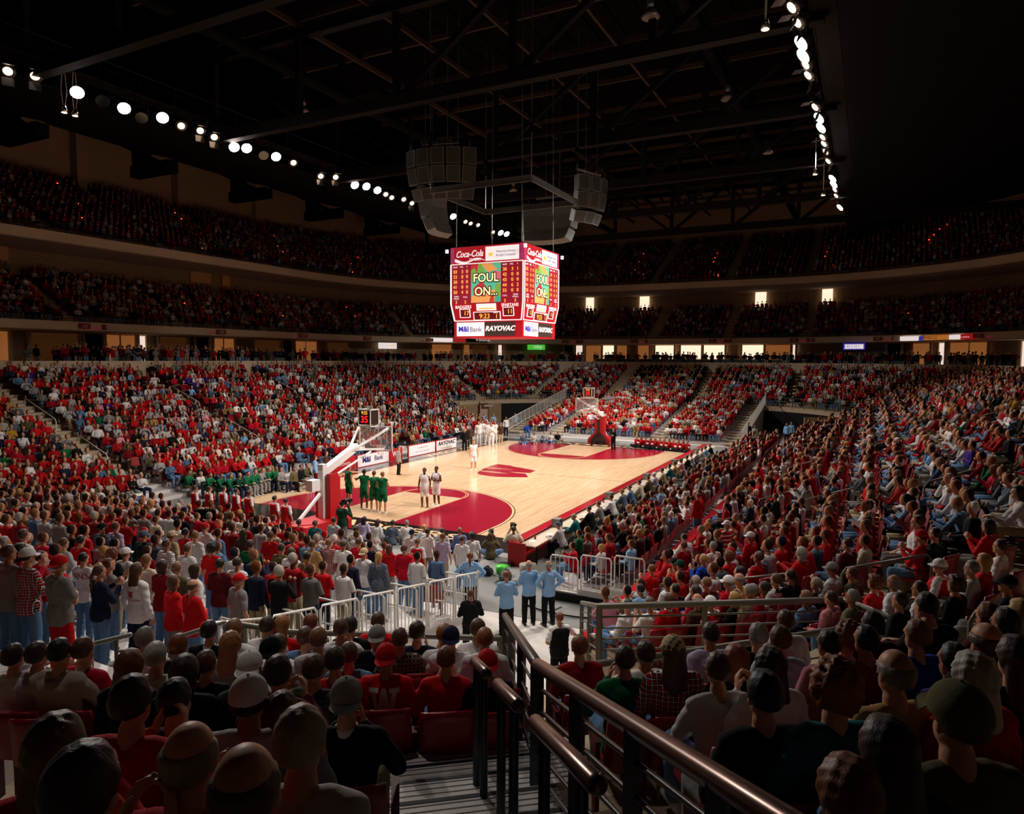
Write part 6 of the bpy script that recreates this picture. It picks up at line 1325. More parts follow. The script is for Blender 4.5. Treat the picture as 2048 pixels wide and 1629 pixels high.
('Q', -10.87, -21.58, 3.09, 0.93, 'turtleneck', 'white', 'short', 'dkbrown', 'sit', '', '', 'person in white turtleneck, short dark brown hair, seated on the right terrace'),
('Q', -11.43, -18.46, 2.25, 0.93, 'vest', 'plaidred', 'short', 'brown', 'sit', '', '', 'person in red plaid vest, short brown hair, seated on the right terrace'),
('Q', -11.3, -18.71, 2.31, 0.93, 'top', 'black', 'pony', 'black', 'sit', '', '', 'person in black top, ponytailed black hair, seated on the right terrace'),
('Q', -11.13, -19.06, 2.19, 0.93, 'jacket', 'black', 'short', 'greyblond', 'sit', '', '', 'person in black jacket, short greyish blond hair, seated on the right terrace'),
('Q', -11.65, -18.06, 2.07, 0.93, 'shirt', 'beige', 'short', 'grey', 'sit', '', '', 'person in beige shirt, short grey hair, seated on the right terrace'),
('Q', -9.13, -17.86, 1.91, 0.969, 'shirt', 'crimson', 'short', 'brown', 'sit', '', '', 'person in crimson shirt, short brown hair, seated on the right terrace'),
('Q', -12.04, -18.97, 2.22, 0.93, 'jacket', 'denim', 'bob', 'ltbrown', 'sit', '', '', 'person in denim jacket, bobbed light brown hair, seated on the right terrace'),
('T', -18.18, -8.89, 2.62, 0.995, 'tee', 'grey', 'short', 'brown', 'stand_down', '', 'denim', 'person in grey T-shirt, short brown hair, standing in the student stand'),
('T', -18.09, -9.19, 2.58, 0.999, 'shirt', 'plaidred', 'short', 'black', 'stand_fold', 'cap:white:front', 'denim', 'person in red plaid shirt, white cap, standing in the student stand'),
('T', -18.1, -9.98, 2.58, 1.001, 'tee', 'grey', 'short', 'auburn', 'stand_fold', 'cap:red:back', 'red', 'person in grey T-shirt, red cap, standing in the student stand'),
('T', -15.98, -4.96, 1.76, 1.07, 'shirt', 'white', 'short', 'brown', 'stand_fold', '', '', 'person in white shirt, short brown hair, standing in the student stand'),
('T', -15.25, -5.01, 1.58, 0.98, 'shirt', 'palegrey', 'short', 'brown', 'stand_fold', '', '', 'person in pale grey shirt, short brown hair, standing in the student stand'),
('T', -14.77, -4.78, 1.5, 0.978, 'tee', 'red', 'short', 'black', 'stand_down', '', '', 'person in red T-shirt, short black hair, standing in the student stand'),
('T', -15.92, -6.82, 1.69, 0.978, 'jersey', 'white', 'crop', 'black', 'stand_clap', 'NS', 'denim', 'person in white long-sleeved shirt with red letters across its back, standing in the student stand'),
('T', -15.28, -6.69, 1.59, 0.977, 'top', 'black', 'curly', 'auburn', 'stand_fold', '', 'khaki', 'person in black top, curly auburn hair, standing in the student stand'),
('T', -15.0, -6.66, 1.54, 0.974, 'shirt', 'white', 'crop', 'brown', 'stand_down', 'cap:white:front', '', 'person in white shirt, white cap, standing in the student stand'),
('T', -16.48, -9.22, 1.9, 1.024, 'jersey', 'white', 'long', 'brown', 'stand_down', 'Wsmall', 'navy', 'person in white jersey with small red W, long brown hair, in the student stand'),
('T', -15.18, -7.57, 1.57, 0.978, 'sweater', 'cream', 'short', 'ltbrown', 'stand_clap', '', '', 'person in cream sweater, short light brown hair, standing in the student stand'),
('T', -15.35, -8.28, 1.6, 0.978, 'sweater', 'darkred', 'bob', 'dkbrown', 'stand_fold', '', 'denim', 'person in dark red sweater, bobbed dark brown hair, standing in the student stand'),
('T', -15.24, -8.54, 1.58, 0.977, 'coat', 'olive', 'bun', 'ltbrown', 'stand_fold', '', 'khaki', 'person in olive coat, pinned-up light brown hair, standing in the student stand'),
('T', -14.43, -8.7, 1.45, 0.979, 'jacket', 'maroon', 'short', 'black', 'stand_fold', '', 'denim', 'person in maroon jacket, short black hair, standing in the student stand'),
('T', -13.23, -6.99, 1.25, 0.977, 'tee', 'red', 'curly', 'black', 'stand_down', '', '', 'person in red T-shirt, curly black hair, standing in the student stand'),
('T', -13.72, -6.82, 1.33, 0.978, 'tee', 'white', 'crop', 'brown', 'stand_down', '', '', 'person in white T-shirt, cropped brown hair, standing in the student stand, nearest'),
('T', -13.66, -6.06, 1.32, 0.977, 'tee', 'whitestripe', 'short', 'brown', 'stand_down', '', '', 'person in white striped T-shirt, short brown hair, standing in the student stand'),
('T', -13.24, -4.65, 1.25, 0.976, 'jacket', 'darkgreen', 'short', 'brown', 'stand_down', 'cap:slate:front', '', 'person in dark green jacket, slate blue cap, standing in the student stand'),
('T', -13.04, -3.3, 1.22, 0.998, 'tee', 'lavender', 'short', 'brown', 'stand_down', '', '', 'person in lavender T-shirt, short brown hair, standing in the student stand'),
('T', -13.29, -3.12, 1.26, 0.979, 'shirt', 'plaidblue', 'short', 'black', 'stand_clap', 'cap:black:front', '', 'person in blue plaid shirt, black cap, standing in the student stand'),
('T', -14.03, -8.71, 1.38, 0.976, 'tee', 'white', 'short', 'dkbrown', 'stand_fold', '', 'denim', 'person in white T-shirt, short dark brown hair, standing in the student stand, nearest'),
('T', -12.75, -4.98, 1.17, 0.976, 'jacket', 'beige', 'crop', 'brown', 'stand_down', 'cap:beige:front', '', 'person in beige jacket, beige cap, standing in the student stand'),
('T', -12.1, -4.63, 1.06, 0.974, 'tank', 'red', 'short', 'black', 'stand_down', '', '', 'person in red sleeveless jersey, short black hair, standing in the student stand'),
('T', -12.26, -5.2, 1.09, 0.975, 'shirt', 'white', 'short', 'ltbrown', 'stand_down', '', '', 'person in white shirt, short light brown hair, standing in the student stand'),
('T', -11.03, -3.98, 0.89, 0.976, 'tee', 'white', 'short', 'brown', 'stand_clap', 'cap:red:front', '', 'person in white T-shirt, red cap, standing in the student stand'),
('T', -11.93, -7.73, 1.03, 0.977, 'sweater', 'olive', 'short', 'dkbrown', 'stand_down', '', 'brownpants', 'person in olive sweater, short dark brown hair, standing in the student stand'),
('T', -12.15, -8.27, 1.07, 0.974, 'tee', 'white', 'crop', 'brown', 'stand_down', '', 'denim', 'person in white T-shirt, cropped brown hair, standing in the student stand, second nearest'),
('T', -12.32, -8.91, 1.1, 0.972, 'hoodie', 'olive', 'short', 'black', 'stand_down', '', 'khaki', 'person in olive hoodie, short black hair, standing in the student stand'),
('T', -10.89, -7.69, 0.86, 0.974, 'jacket', 'tan', 'short', 'brown', 'stand_fold', '', 'denim', 'person in tan jacket, short brown hair, standing in the student stand'),
('T', -10.24, -7.63, 0.75, 0.974, 'shirt', 'plaidred', 'crop', 'ltbrown', 'stand_fold', '', 'white', 'person in red plaid shirt, cropped light brown hair, standing in the student stand'),
('T', -10.15, -8.03, 0.74, 0.97, 'tee', 'white', 'crop', 'brown', 'stand_down', '', 'denim', 'person in white T-shirt, cropped brown hair, standing in the student stand, third nearest'),
('T', -9.44, -7.93, 0.62, 0.973, 'tee', 'crimson', 'crop', 'brown', 'stand_down', '', 'denim', 'person in crimson T-shirt, cropped brown hair, standing in the student stand'),
('T', -10.77, -9.2, 0.84, 0.969, 'sweatshirt', 'white', 'crop', 'brown', 'stand_fold', 'cap:beige:back', 'denim', 'person in white sweatshirt, beige cap, standing in the student stand'),
('T', -10.9, -9.75, 0.86, 0.969, 'sweatshirt', 'slate', 'pony', 'blond', 'stand_down', '', 'denim', 'person in slate blue sweatshirt, ponytailed blond hair, standing in the student stand'),
('T', -7.78, -7.65, 0.01, 0.967, 'sweater', 'red', 'bob', 'brown', 'stand_fold', '', 'grey', 'person in red sweater, bobbed brown hair, standing in the student stand'),
('T', -6.8, -7.95, 0.01, 0.967, 'vest', 'red', 'short', 'ltbrown', 'stand_down', '', 'red', 'person in red vest, short light brown hair, standing in the student stand'),
('T', -9.31, -9.31, 0.6, 0.97, 'top', 'crimson', 'short', 'brown', 'stand_down', '', 'denim', 'person in crimson top, short brown hair, standing in the student stand'),
('T', -5.97, -8.3, 0.01, 0.972, 'tee', 'lavender', 'bun', 'auburn', 'stand_down', '', 'beige', 'person in lavender T-shirt, pinned-up auburn hair, standing in the student stand'),
('T', -5.96, -8.99, 0.01, 0.975, 'tee', 'white', 'crop', 'brown', 'stand_down', '', 'denim', 'person in white T-shirt, cropped brown hair, standing in the student stand, fourth nearest'),
('T', -5.66, -7.53, 0.01, 0.969, 'tee', 'white', 'short', 'dkbrown', 'stand_down', '', 'khaki', 'person in white T-shirt, short dark brown hair, standing in the student stand, second nearest'),
('T', -6.06, -7.21, 0.01, 0.971, 'tee', 'white', 'crop', 'black', 'stand_down', 'cap:navy:back', '', 'person in white T-shirt, navy cap, standing in the student stand'),
('T', -12.2, -7.02, 1.08, 0.977, 'tee', 'green', 'short', 'dkbrown', 'stand_down', '', 'brownpants', 'person in green T-shirt, short dark brown hair, standing in the student stand'),
('T', -10.95, -5.38, 0.87, 0.976, 'sweater', 'brown', 'long', 'dkbrown', 'stand_down', '', '', 'person in brown sweater, long dark brown hair, standing in the student stand'),
('T', -10.6, -5.97, 0.81, 0.974, 'tee', 'red', 'short', 'brown', 'stand_down', '', '', 'person in red T-shirt, short brown hair, standing in the student stand'),
('T', -6.68, -3.09, 0.01, 0.969, 'tee', 'crimson', 'short', 'dkbrown', 'stand_down', '', '', 'person in crimson T-shirt, short dark brown hair, standing in the student stand'),
('T', -6.56, -3.69, 0.01, 0.974, 'jersey', 'teal', 'short', 'brown', 'stand_down', '', '', 'person in teal jersey, short brown hair, standing in the student stand'),
('T', -5.92, -3.93, 0.01, 0.972, 'shirt', 'plaidgrey', 'short', 'dkbrown', 'stand_down', '', 'denim', 'person in grey plaid shirt, short dark brown hair, standing in the student stand'),
('T', -6.56, -5.41, 0.01, 0.974, 'tee', 'white', 'short', 'dkbrown', 'stand_down', '', '', 'person in white T-shirt, short dark brown hair, standing in the student stand, third nearest'),
('F', -7.48, -10.18, 0.0, 1.001, 'shirt', 'skyblue', 'pony', 'auburn', 'stand_hips', '', 'black', 'person in light blue shirt, ponytailed auburn hair, standing on the arena floor'),
('F', -10.06, -11.74, 0.0, 0.999, 'jacket', 'black', 'crop', 'brown', 'stand_fold', 'belt', 'black', 'person in black jacket, cropped brown hair, standing on the arena floor'),
('F', -8.46, -11.83, 0.0, 0.998, 'shirt', 'skyblue', 'crop', 'auburn', 'stand_fold', '', 'black', 'person in light blue shirt, cropped auburn hair, standing on the arena floor'),
('F', -7.38, -11.93, 0.0, 0.999, 'shirt', 'skyblue', 'bald', 'grey', 'stand_fold', '', 'black', 'person in light blue shirt, balding grey head, standing on the arena floor, nearest'),
('F', -7.18, -12.41, 0.0, 1.0, 'shirt', 'skyblue', 'bald', 'grey', 'stand_hips', '', 'black', 'person in light blue shirt, balding grey head, standing on the arena floor, second nearest'),
('F', -10.45, -14.14, 0.0, 1.0, 'vest', 'black', 'crop', 'auburn', 'stand_lean', '', 'black', 'person in black vest, cropped auburn hair, standing on the arena floor'),
('F', 3.19, -1.31, 0.0, 1.1, 'tank', 'white', 'crop', 'black', 'stand_down', 'tall,dark', 'whiteshorts', 'person in white sleeveless jersey, cropped black hair, standing on the arena floor, nearest'),
('F', 3.84, -1.55, 0.0, 1.101, 'tank', 'white', 'crop', 'black', 'stand_fold', 'tall,dark', 'whiteshorts', 'person in white sleeveless jersey, cropped black hair, standing on the arena floor, second nearest'),
('F', 2.06, 2.3, 0.0, 1.099, 'tank', 'green', 'crop', 'brown', 'stand_down', 'tall', 'greenshorts', 'person in green sleeveless jersey, cropped brown hair, standing on the arena floor, second nearest'),
('F', 1.47, 0.88, 0.0, 1.1, 'tank', 'green', 'crop', 'black', 'stand_reach', 'tall,dark', 'greenshorts', 'person in green sleeveless jersey, cropped black hair, standing on the arena floor'),
('F', 1.36, 0.21, 0.0, 1.099, 'tank', 'green', 'crop', 'brown', 'stand_down', 'tall', 'greenshorts', 'person in green sleeveless jersey, cropped brown hair, standing on the arena floor, nearest'),
('F', 1.3, -0.32, 0.0, 1.102, 'tank', 'green', 'crop', 'ltbrown', 'stand_fold', 'tall', 'greenshorts', 'person in green sleeveless jersey, cropped light brown hair, standing on the arena floor'),
('F', 9.99, 5.27, 0.0, 1.001, 'shirt', 'grey', 'crop', 'brown', 'stand_down', '', 'black', 'person in grey shirt, cropped brown hair, standing on the arena floor'),
('F', 13.83, 2.31, 0.0, 1.1, 'tank', 'white', 'crop', 'brown', 'stand_down', 'tall', 'whiteshorts', 'person in white sleeveless jersey, cropped brown hair, standing on the arena floor'),
('F', -3.91, -2.52, 0.0, 0.999, 'jacket', 'dkgreen', 'short', 'black', 'stand_film', 'cap:black:back,cam', 'slate', 'person in dark green jacket, black cap, standing on the arena floor'),
('F', -2.62, -8.11, 0.0, 1.002, 'sweater', 'olive', 'wavy', 'brown', 'floor_film', 'cam', 'denim', 'person in olive sweater, wavy brown hair, floor-sitting on the arena floor'),
('F', -2.72, -9.08, 0.0, 1.0, 'shirt', 'cream', 'short', 'brown', 'kneel_film', 'cam', 'black', 'person in cream shirt, short brown hair, kneeling on the arena floor'),
('F', -4.17, -8.29, 0.0, 1.001, 'tee', 'white', 'curly', 'black', 'kneel', '', 'black', 'person in white T-shirt, curly black hair, kneeling on the arena floor'),
('F', -2.53, -6.79, 0.0, 1.004, 'shirt', 'periwinkle', 'short', 'ltbrown', 'floor', '', 'black', 'person in blue-violet shirt, short light brown hair, floor-sitting on the arena floor'),
('F', -2.9, -6.27, 0.0, 1.004, 'shirt', 'plaidgrey', 'short', 'dkbrown', 'floor', '', '', 'person in grey plaid shirt, short dark brown hair, floor-sitting on the arena floor'),
('F', -2.76, -5.39, 0.0, 0.999, 'tee', 'white', 'crop', 'blond', 'floor', '', '', 'person in white T-shirt, cropped blond hair, floor-sitting on the arena floor'),
('F', -2.82, -2.62, 0.0, 1.003, 'tee', 'lavender', 'long', 'black', 'floor', '', '', 'person in lavender T-shirt, long black hair, floor-sitting on the arena floor'),
('F', -2.96, -3.36, 0.0, 0.998, 'tee', 'white', 'bob', 'dkbrown', 'floor', '', '', 'person in white T-shirt, bobbed dark brown hair, floor-sitting on the arena floor'),
('F', -2.77, -3.94, 0.0, 1.003, 'tee', 'slate', 'crop', 'black', 'floor', '', '', 'person in slate blue T-shirt, cropped black hair, floor-sitting on the arena floor'),
('F', -2.49, -4.41, 0.0, 0.999, 'tee', 'white', 'crop', 'grey', 'floor', '', '', 'person in white T-shirt, cropped grey hair, floor-sitting on the arena floor'),
('F', -4.43, 4.87, 0.0, 1.0, 'vest', 'red', 'short', 'dkbrown', 'stand_down', '', 'red', 'person in red vest, short dark brown hair, standing on the arena floor, sixth nearest'),
('F', -4.23, 4.27, 0.0, 1.001, 'vest', 'red', 'short', 'dkbrown', 'stand_down', '', 'red', 'person in red vest, short dark brown hair, standing on the arena floor, fifth nearest'),
('F', -3.93, 3.77, 0.0, 0.999, 'vest', 'red', 'short', 'dkbrown', 'stand_down', '', 'red', 'person in red vest, short dark brown hair, standing on the arena floor, seventh nearest'),
('F', -4.0, 2.96, 0.0, 1.0, 'vest', 'red', 'short', 'dkbrown', 'stand_down', '', 'red', 'person in red vest, short dark brown hair, standing on the arena floor, fourth nearest'),
('F', -4.13, 2.09, 0.0, 1.0, 'vest', 'red', 'short', 'dkbrown', 'stand_down', '', 'red', 'person in red vest, short dark brown hair, standing on the arena floor, third nearest'),
('F', -4.37, 0.43, 0.0, 1.001, 'vest', 'red', 'short', 'dkbrown', 'stand_down', '', 'red', 'person in red vest, short dark brown hair, standing on the arena floor, second nearest'),
('F', -4.51, -0.31, 0.0, 1.001, 'vest', 'red', 'short', 'dkbrown', 'stand_down', '', 'red', 'person in red vest, short dark brown hair, standing on the arena floor, nearest'),
('F', -0.29, 10.87, 0.0, 1.003, 'jacket', 'green', 'crop', 'brown', 'sit_lean', 'chair', '', 'person in green jacket, cropped brown hair, seated on the arena floor, second nearest'),
('F', -0.17, 10.12, 0.0, 0.998, 'jacket', 'whitestripe', 'crop', 'grey', 'sit_lean', 'chair', '', 'person in white striped jacket, cropped grey hair, seated on the arena floor'),
('F', -0.15, 9.45, 0.0, 0.998, 'jacket', 'green', 'crop', 'black', 'sit_lean', 'chair', '', 'person in green jacket, cropped black hair, seated on the arena floor, nearest'),
('F', -0.1, 8.75, 0.0, 0.998, 'jacket', 'green', 'crop', 'dkbrown', 'sit_lean', 'chair', '', 'person in green jacket, cropped dark brown hair, seated on the arena floor, nearest'),
('F', 0.12, 8.33, 0.0, 1.0, 'jacket', 'green', 'crop', 'brown', 'sit_lean', 'chair', '', 'person in green jacket, cropped brown hair, seated on the arena floor, nearest'),
('F', 0.45, 8.05, 0.0, 1.0, 'jacket', 'dkgreen', 'crop', 'grey', 'sit_lean', 'chair', '', 'person in dark green jacket, cropped grey hair, seated on the arena floor'),
('F', 1.07, 8.16, 0.0, 1.001, 'jacket', 'green', 'crop', 'black', 'sit_lean', 'chair', '', 'person in green jacket, cropped black hair, seated on the arena floor, second nearest'),
('F', 1.59, 8.24, 0.0, 0.998, 'jacket', 'green', 'crop', 'dkbrown', 'sit_lean', 'chair', '', 'person in green jacket, cropped dark brown hair, seated on the arena floor, second nearest'),
('F', 2.08, 8.28, 0.0, 1.001, 'jacket', 'grey', 'crop', 'brown', 'sit_lean', 'chair', '', 'person in grey jacket, cropped brown hair, seated on the arena floor'),
('F', 2.5, 8.22, 0.0, 1.001, 'jacket', 'green', 'crop', 'grey', 'sit_lean', 'chair', '', 'person in green jacket, cropped grey hair, seated on the arena floor'),
('F', 2.91, 8.15, 0.0, 1.001, 'jacket', 'green', 'crop', 'black', 'sit_lean', 'chair', '', 'person in green jacket, cropped black hair, seated on the arena floor, third nearest'),
('F', 2.7, 7.38, 0.0, 1.001, 'suit', 'grey', 'short', 'dkbrown', 'sit_lap', 'chair', '', 'person in grey suit, short dark brown hair, seated on the arena floor'),
('F', 3.85, 7.11, 0.0, 0.998, 'suit', 'black', 'short', 'dkbrown', 'sit_lap', 'chair', '', 'person in black suit, short dark brown hair, seated on the arena floor'),
('F', 4.39, 7.2, 0.0, 1.0, 'suit', 'olive', 'short', 'dkbrown', 'sit_lap', 'chair', '', 'person in olive suit, short dark brown hair, seated on the arena floor'),
('F', 3.22, 7.02, 0.0, 1.0, 'suit', 'olive', 'recede', 'black', 'kneel', '', '', 'person in olive suit, receding black hair, kneeling on the arena floor'),
('F', 6.33, 7.62, 0.0, 1.001, 'suit', 'brown', 'short', 'dkbrown', 'stand_down', '', 'brownpants', 'person in brown suit, short dark brown hair, standing on the arena floor'),
('F', 4.65, 6.87, 0.0, 1.0, 'shirt', 'skyblue', 'short', 'black', 'stand_down', '', 'black', 'person in light blue shirt, short black hair, standing on the arena floor, nearest'),
('F', 25.14, 8.52, 0.0, 1.1, 'jacket', 'white', 'crop', 'brown', 'stand_down', 'tall', 'white', 'person in white jacket, cropped brown hair, standing on the arena floor, nearest'),
('F', 26.51, 8.93, 0.0, 1.1, 'jacket', 'white', 'crop', 'black', 'stand_fold', 'tall', 'white', 'person in white jacket, cropped black hair, standing on the arena floor, second nearest'),
('F', 25.92, 8.16, 0.0, 1.098, 'jacket', 'white', 'crop', 'brown', 'stand_down', 'tall', 'white', 'person in white jacket, cropped brown hair, standing on the arena floor, second nearest'),
('F', 24.53, 7.01, 0.0, 1.099, 'jacket', 'white', 'crop', 'black', 'stand_fold', 'tall', 'white', 'person in white jacket, cropped black hair, standing on the arena floor, nearest'),
('F', 26.22, 7.58, 0.0, 1.1, 'jacket', 'white', 'crop', 'brown', 'stand_down', 'tall', 'white', 'person in white jacket, cropped brown hair, standing on the arena floor, third nearest'),
('F', 21.23, 7.47, 0.0, 0.998, 'suit', 'black', 'short', 'brown', 'stand_down', '', 'black', 'person in black suit, short brown hair, standing on the arena floor'),
('F', 23.47, 8.33, 0.0, 0.998, 'suit', 'brown', 'short', 'grey', 'stand_down', '', 'brownpants', 'person in brown suit, short grey hair, standing on the arena floor'),
('F', 26.54, 7.23, 0.0, 1.002, 'sweater', 'brown', 'short', 'auburn', 'stand_down', '', 'beige', 'person in brown sweater, short auburn hair, standing on the arena floor'),
('F', 32.02, 9.62, 0.0, 1.001, 'shirt', 'white', 'crop', 'grey', 'stand_down', '', 'black', 'person in white shirt, cropped grey hair, standing on the arena floor'),
('F', 36.61, 11.05, 0.0, 1.0, 'shirt', 'skyblue', 'short', 'black', 'stand_hips', '', 'black', 'person in light blue shirt, short black hair, standing on the arena floor, second nearest'),
('F', 35.07, 13.67, 0.0, 0.998, 'shirt', 'skyblue', 'short', 'grey', 'stand_down', '', 'black', 'person in light blue shirt, short grey hair, standing on the arena floor'),
('F', 34.47, 12.28, 0.0, 0.999, 'shirt', 'skyblue', 'recede', 'grey', 'stand_fold', '', 'black', 'person in light blue shirt, receding grey hair, standing on the arena floor'),
('F', 32.06, 7.55, 0.0, 1.0, 'jacket', 'royal', 'short', 'brown', 'sit_lean', 'chair', 'denim', 'person in royal blue jacket, short brown hair, seated on the arena floor'),
('F', 27.34, 5.55, 0.0, 1.003, 'tee', 'slate', 'short', 'brown', 'floor', '', '', 'person in slate blue T-shirt, short brown hair, floor-sitting on the arena floor'),
('F', 28.19, 4.95, 0.0, 0.999, 'tee', 'white', 'short', 'dkbrown', 'floor', '', '', 'person in white T-shirt, short dark brown hair, floor-sitting on the arena floor, nearest'),
('F', 29.68, 4.72, 0.0, 1.002, 'tee', 'palegrey', 'short', 'brown', 'floor', '', '', 'person in pale grey T-shirt, short brown hair, floor-sitting on the arena floor'),
('F', 29.25, 3.92, 0.0, 0.998, 'tee', 'white', 'short', 'dkbrown', 'floor', '', '', 'person in white T-shirt, short dark brown hair, floor-sitting on the arena floor, second nearest'),
('F', 29.9, 3.56, 0.0, 1.001, 'tee', 'black', 'short', 'brown', 'floor', '', '', 'person in black T-shirt, short brown hair, floor-sitting on the arena floor'),
('F', 29.96, -3.35, 0.0, 1.0, 'tank', 'red', 'pony', 'blond', 'floor', '', 'black', 'person in red sleeveless jersey, ponytailed blond hair, floor-sitting on the arena floor'),
('F', 29.81, -3.77, 0.0, 1.004, 'tank', 'red', 'long', 'brown', 'floor', '', 'black', 'person in red sleeveless jersey, long brown hair, floor-sitting on the arena floor'),
('F', 29.73, -4.18, 0.0, 1.0, 'tank', 'red', 'bun', 'auburn', 'floor', '', 'black', 'person in red sleeveless jersey, pinned-up auburn hair, floor-sitting on the arena floor'),
('F', 29.65, -4.58, 0.0, 0.997, 'tank', 'red', 'pony', 'dkbrown', 'floor', '', 'black', 'person in red sleeveless jersey, ponytailed dark brown hair, floor-sitting on the arena floor'),
('F', 29.51, -4.99, 0.0, 1.001, 'tank', 'red', 'long', 'blond', 'floor', '', 'black', 'person in red sleeveless jersey, long blond hair, floor-sitting on the arena floor'),
('F', 29.43, -5.38, 0.0, 0.998, 'tank', 'red', 'bun', 'brown', 'floor', '', 'black', 'person in red sleeveless jersey, pinned-up brown hair, floor-sitting on the arena floor'),
('F', 29.29, -5.79, 0.0, 1.003, 'tank', 'red', 'pony', 'auburn', 'floor', '', 'black', 'person in red sleeveless jersey, ponytailed auburn hair, floor-sitting on the arena floor'),
('F', 29.2, -6.17, 0.0, 1.0, 'tank', 'red', 'long', 'dkbrown', 'floor', '', 'black', 'person in red sleeveless jersey, long dark brown hair, floor-sitting on the arena floor'),
('F', 29.12, -6.55, 0.0, 0.998, 'tank', 'red', 'bun', 'blond', 'floor', '', 'black', 'person in red sleeveless jersey, pinned-up blond hair, floor-sitting on the arena floor'),
('F', 28.98, -6.95, 0.0, 1.003, 'tank', 'red', 'pony', 'brown', 'floor', '', 'black', 'person in red sleeveless jersey, ponytailed brown hair, floor-sitting on the arena floor'),
('F', 28.89, -7.32, 0.0, 1.001, 'tank', 'red', 'long', 'auburn', 'floor', '', 'black', 'person in red sleeveless jersey, long auburn hair, floor-sitting on the arena floor'),
('F', 28.81, -7.69, 0.0, 0.999, 'tank', 'red', 'bun', 'dkbrown', 'floor', '', 'black', 'person in red sleeveless jersey, pinned-up dark brown hair, floor-sitting on the arena floor'),
('F', 27.32, -2.28, 0.0, 1.001, 'suit', 'black', 'short', 'dkbrown', 'stand_fold', '', 'black', 'person in black suit, short dark brown hair, standing on the arena floor, nearest'),
('F', 37.73, -10.71, 0.0, 0.999, 'suit', 'black', 'short', 'dkbrown', 'stand_down', '', 'black', 'person in black suit, short dark brown hair, standing on the arena floor, second nearest'),
('F', 35.66, -11.53, 0.0, 0.998, 'jacket', 'grey', 'long', 'dkbrown', 'stand_down', '', 'grey', 'person in grey jacket, long dark brown hair, standing on the arena floor'),
('F', 38.95, -13.65, 0.0, 0.999, 'shirt', 'skyblue', 'short', 'brown', 'stand_down', '', 'black', 'person in light blue shirt, short brown hair, standing on the arena floor'),
('F', 40.16, -13.89, 0.0, 1.0, 'shirt', 'skyblue', 'crop', 'grey', 'stand_down', '', 'black', 'person in light blue shirt, cropped grey hair, standing on the arena floor'),
('Q', 1.18, -14.46, 0.62, 0.977, 'sweater', 'red', 'short', 'auburn', 'stand_down', '', 'denim', 'person in red sweater, short auburn hair, standing on the right terrace'),
('Q', 18.12, 18.58, 2.14, 0.971, 'suit', 'black', 'short', 'black', 'stand_down', '', 'black', 'person in black suit, short black hair, standing on the right terrace')]
for u0, u1, z0, z1, m, nm in ROOMS:
    mm = {'warm': E_warm, 'dim': E_dimw, 'bright': E_bright, 'dark': E_dark2, 'pale': E_pale}[m]
    pan(nm, u0, u1, z0, z1, 33.0, mm)
fm = MB(); cm = MB()
for u0, u1, z0, z1, m, nm in ROOMS:
    for u in (u0, u1):
        p = ringpt(u, 0, 32.8); cm.box((p.x, p.y, 7.65), (.22, .22, 2.9), math.radians(u))
    if m in ('bright', 'warm') and abs(u1 - u0) > 2.4:
        n = int(abs(u1 - u0) / 1.7)
        for k in range(1, n): p = ringpt(u0 + (u1 - u0) * k / n, 0, 32.9); fm.box((p.x, p.y, 7.8), (.08, .08, 2.3), math.radians(u0))
struct('trim_1', cm, M_conc); struct('trim_2', fm, M_cline)
for i, (u0, u1) in enumerate(MIDROOMS): pan('window_%d' % (i + 1), u0, u1, 13.9 if i > 2 else 14.9, 16.0, 37.0, E_bright if i > 2 else E_dimw)
def lit_sign(name, u0, u1, z0, z1, m, label, s=None, tm=None, size=.4, r=28.55, **k):
    p, q = ringpt(u0, 0, r), ringpt(u1, 0, r); mid = (p + q) / 2; d = (p - q).normalized() if True else 0
    t = root(name, (mid.x, mid.y, (z0 + z1) / 2), label, 'sign'); L = (p - q).length
    mb = MB(); mb.bar(-d * L / 2, d * L / 2, .12, z1 - z0); part('panel', mb, m, t)
    if s:
        n = Vector((-mid.x + CX, -mid.y, 0)).normalized(); rd = Vector((-n.y, n.x, 0)) * 1.0
        # reading direction: to the right for someone standing in the hall
        rd = Vector((0, 0, 1)).cross(n); text('lettering', s, size, tm, t, n * .09, rd, (0, 0, 1), **k)
    return t
for a in SIGNS: 
    nm, u0, u1, z0, z1, m, lab, s, tm, size, r = a; lit_sign(nm, u0, u1, z0, z1, m, lab, s, tm, size, r)
for i, (u, n) in enumerate(SECT):
    p = ringpt(u, 9.42, 28.68); n_ = Vector((CX - p.x, -p.y, 0)).normalized(); rd = Vector((0, 0, 1)).cross(n_)
    t = root('section_sign', p, 'pair of small red section boards on the concrete band reading %d and %d' % (n, n + 1), 'sign', 'section signs along the lower concrete band')
    for s in (-1, 1):
        c = rd * s * .95; b = part('board', MB().box(c, (.9, .06, .42), math.atan2(rd.y, rd.x)), M_sign, t); text('number', str(n + (s > 0)), .34, M_signt, t, c + n_ * .05, rd, (0, 0, 1))
    part('exit_light', MB().box((0, 0, -.12), (.5, .06, .2), math.atan2(rd.y, rd.x)), mat('pale_red_sign', '#a83c48', .5, emit='#c04050', es=.12), t)
# press row on the far concourse
pr = root('press_box_counter', (CX + A0 + 22.3, -1.5, 6.2), 'long dark press counter with panelled front above the far end stand', 'counter')
part('front', MB().box((0, 0, .45), (.08, 25, .9)), mat('counter_dark', '#4a463c', .6), pr); part('top', MB().box((.3, 0, .95), (.7, 25, .05)), mat('counter_top', '#a89c80', .5), pr)
pd = MB()
for y in np.arange(-12.4, 12.5, 1.66): pd.box((-.06, y, .45), (.04, .06, .9))
part('panel_joints', pd, M_black, pr)
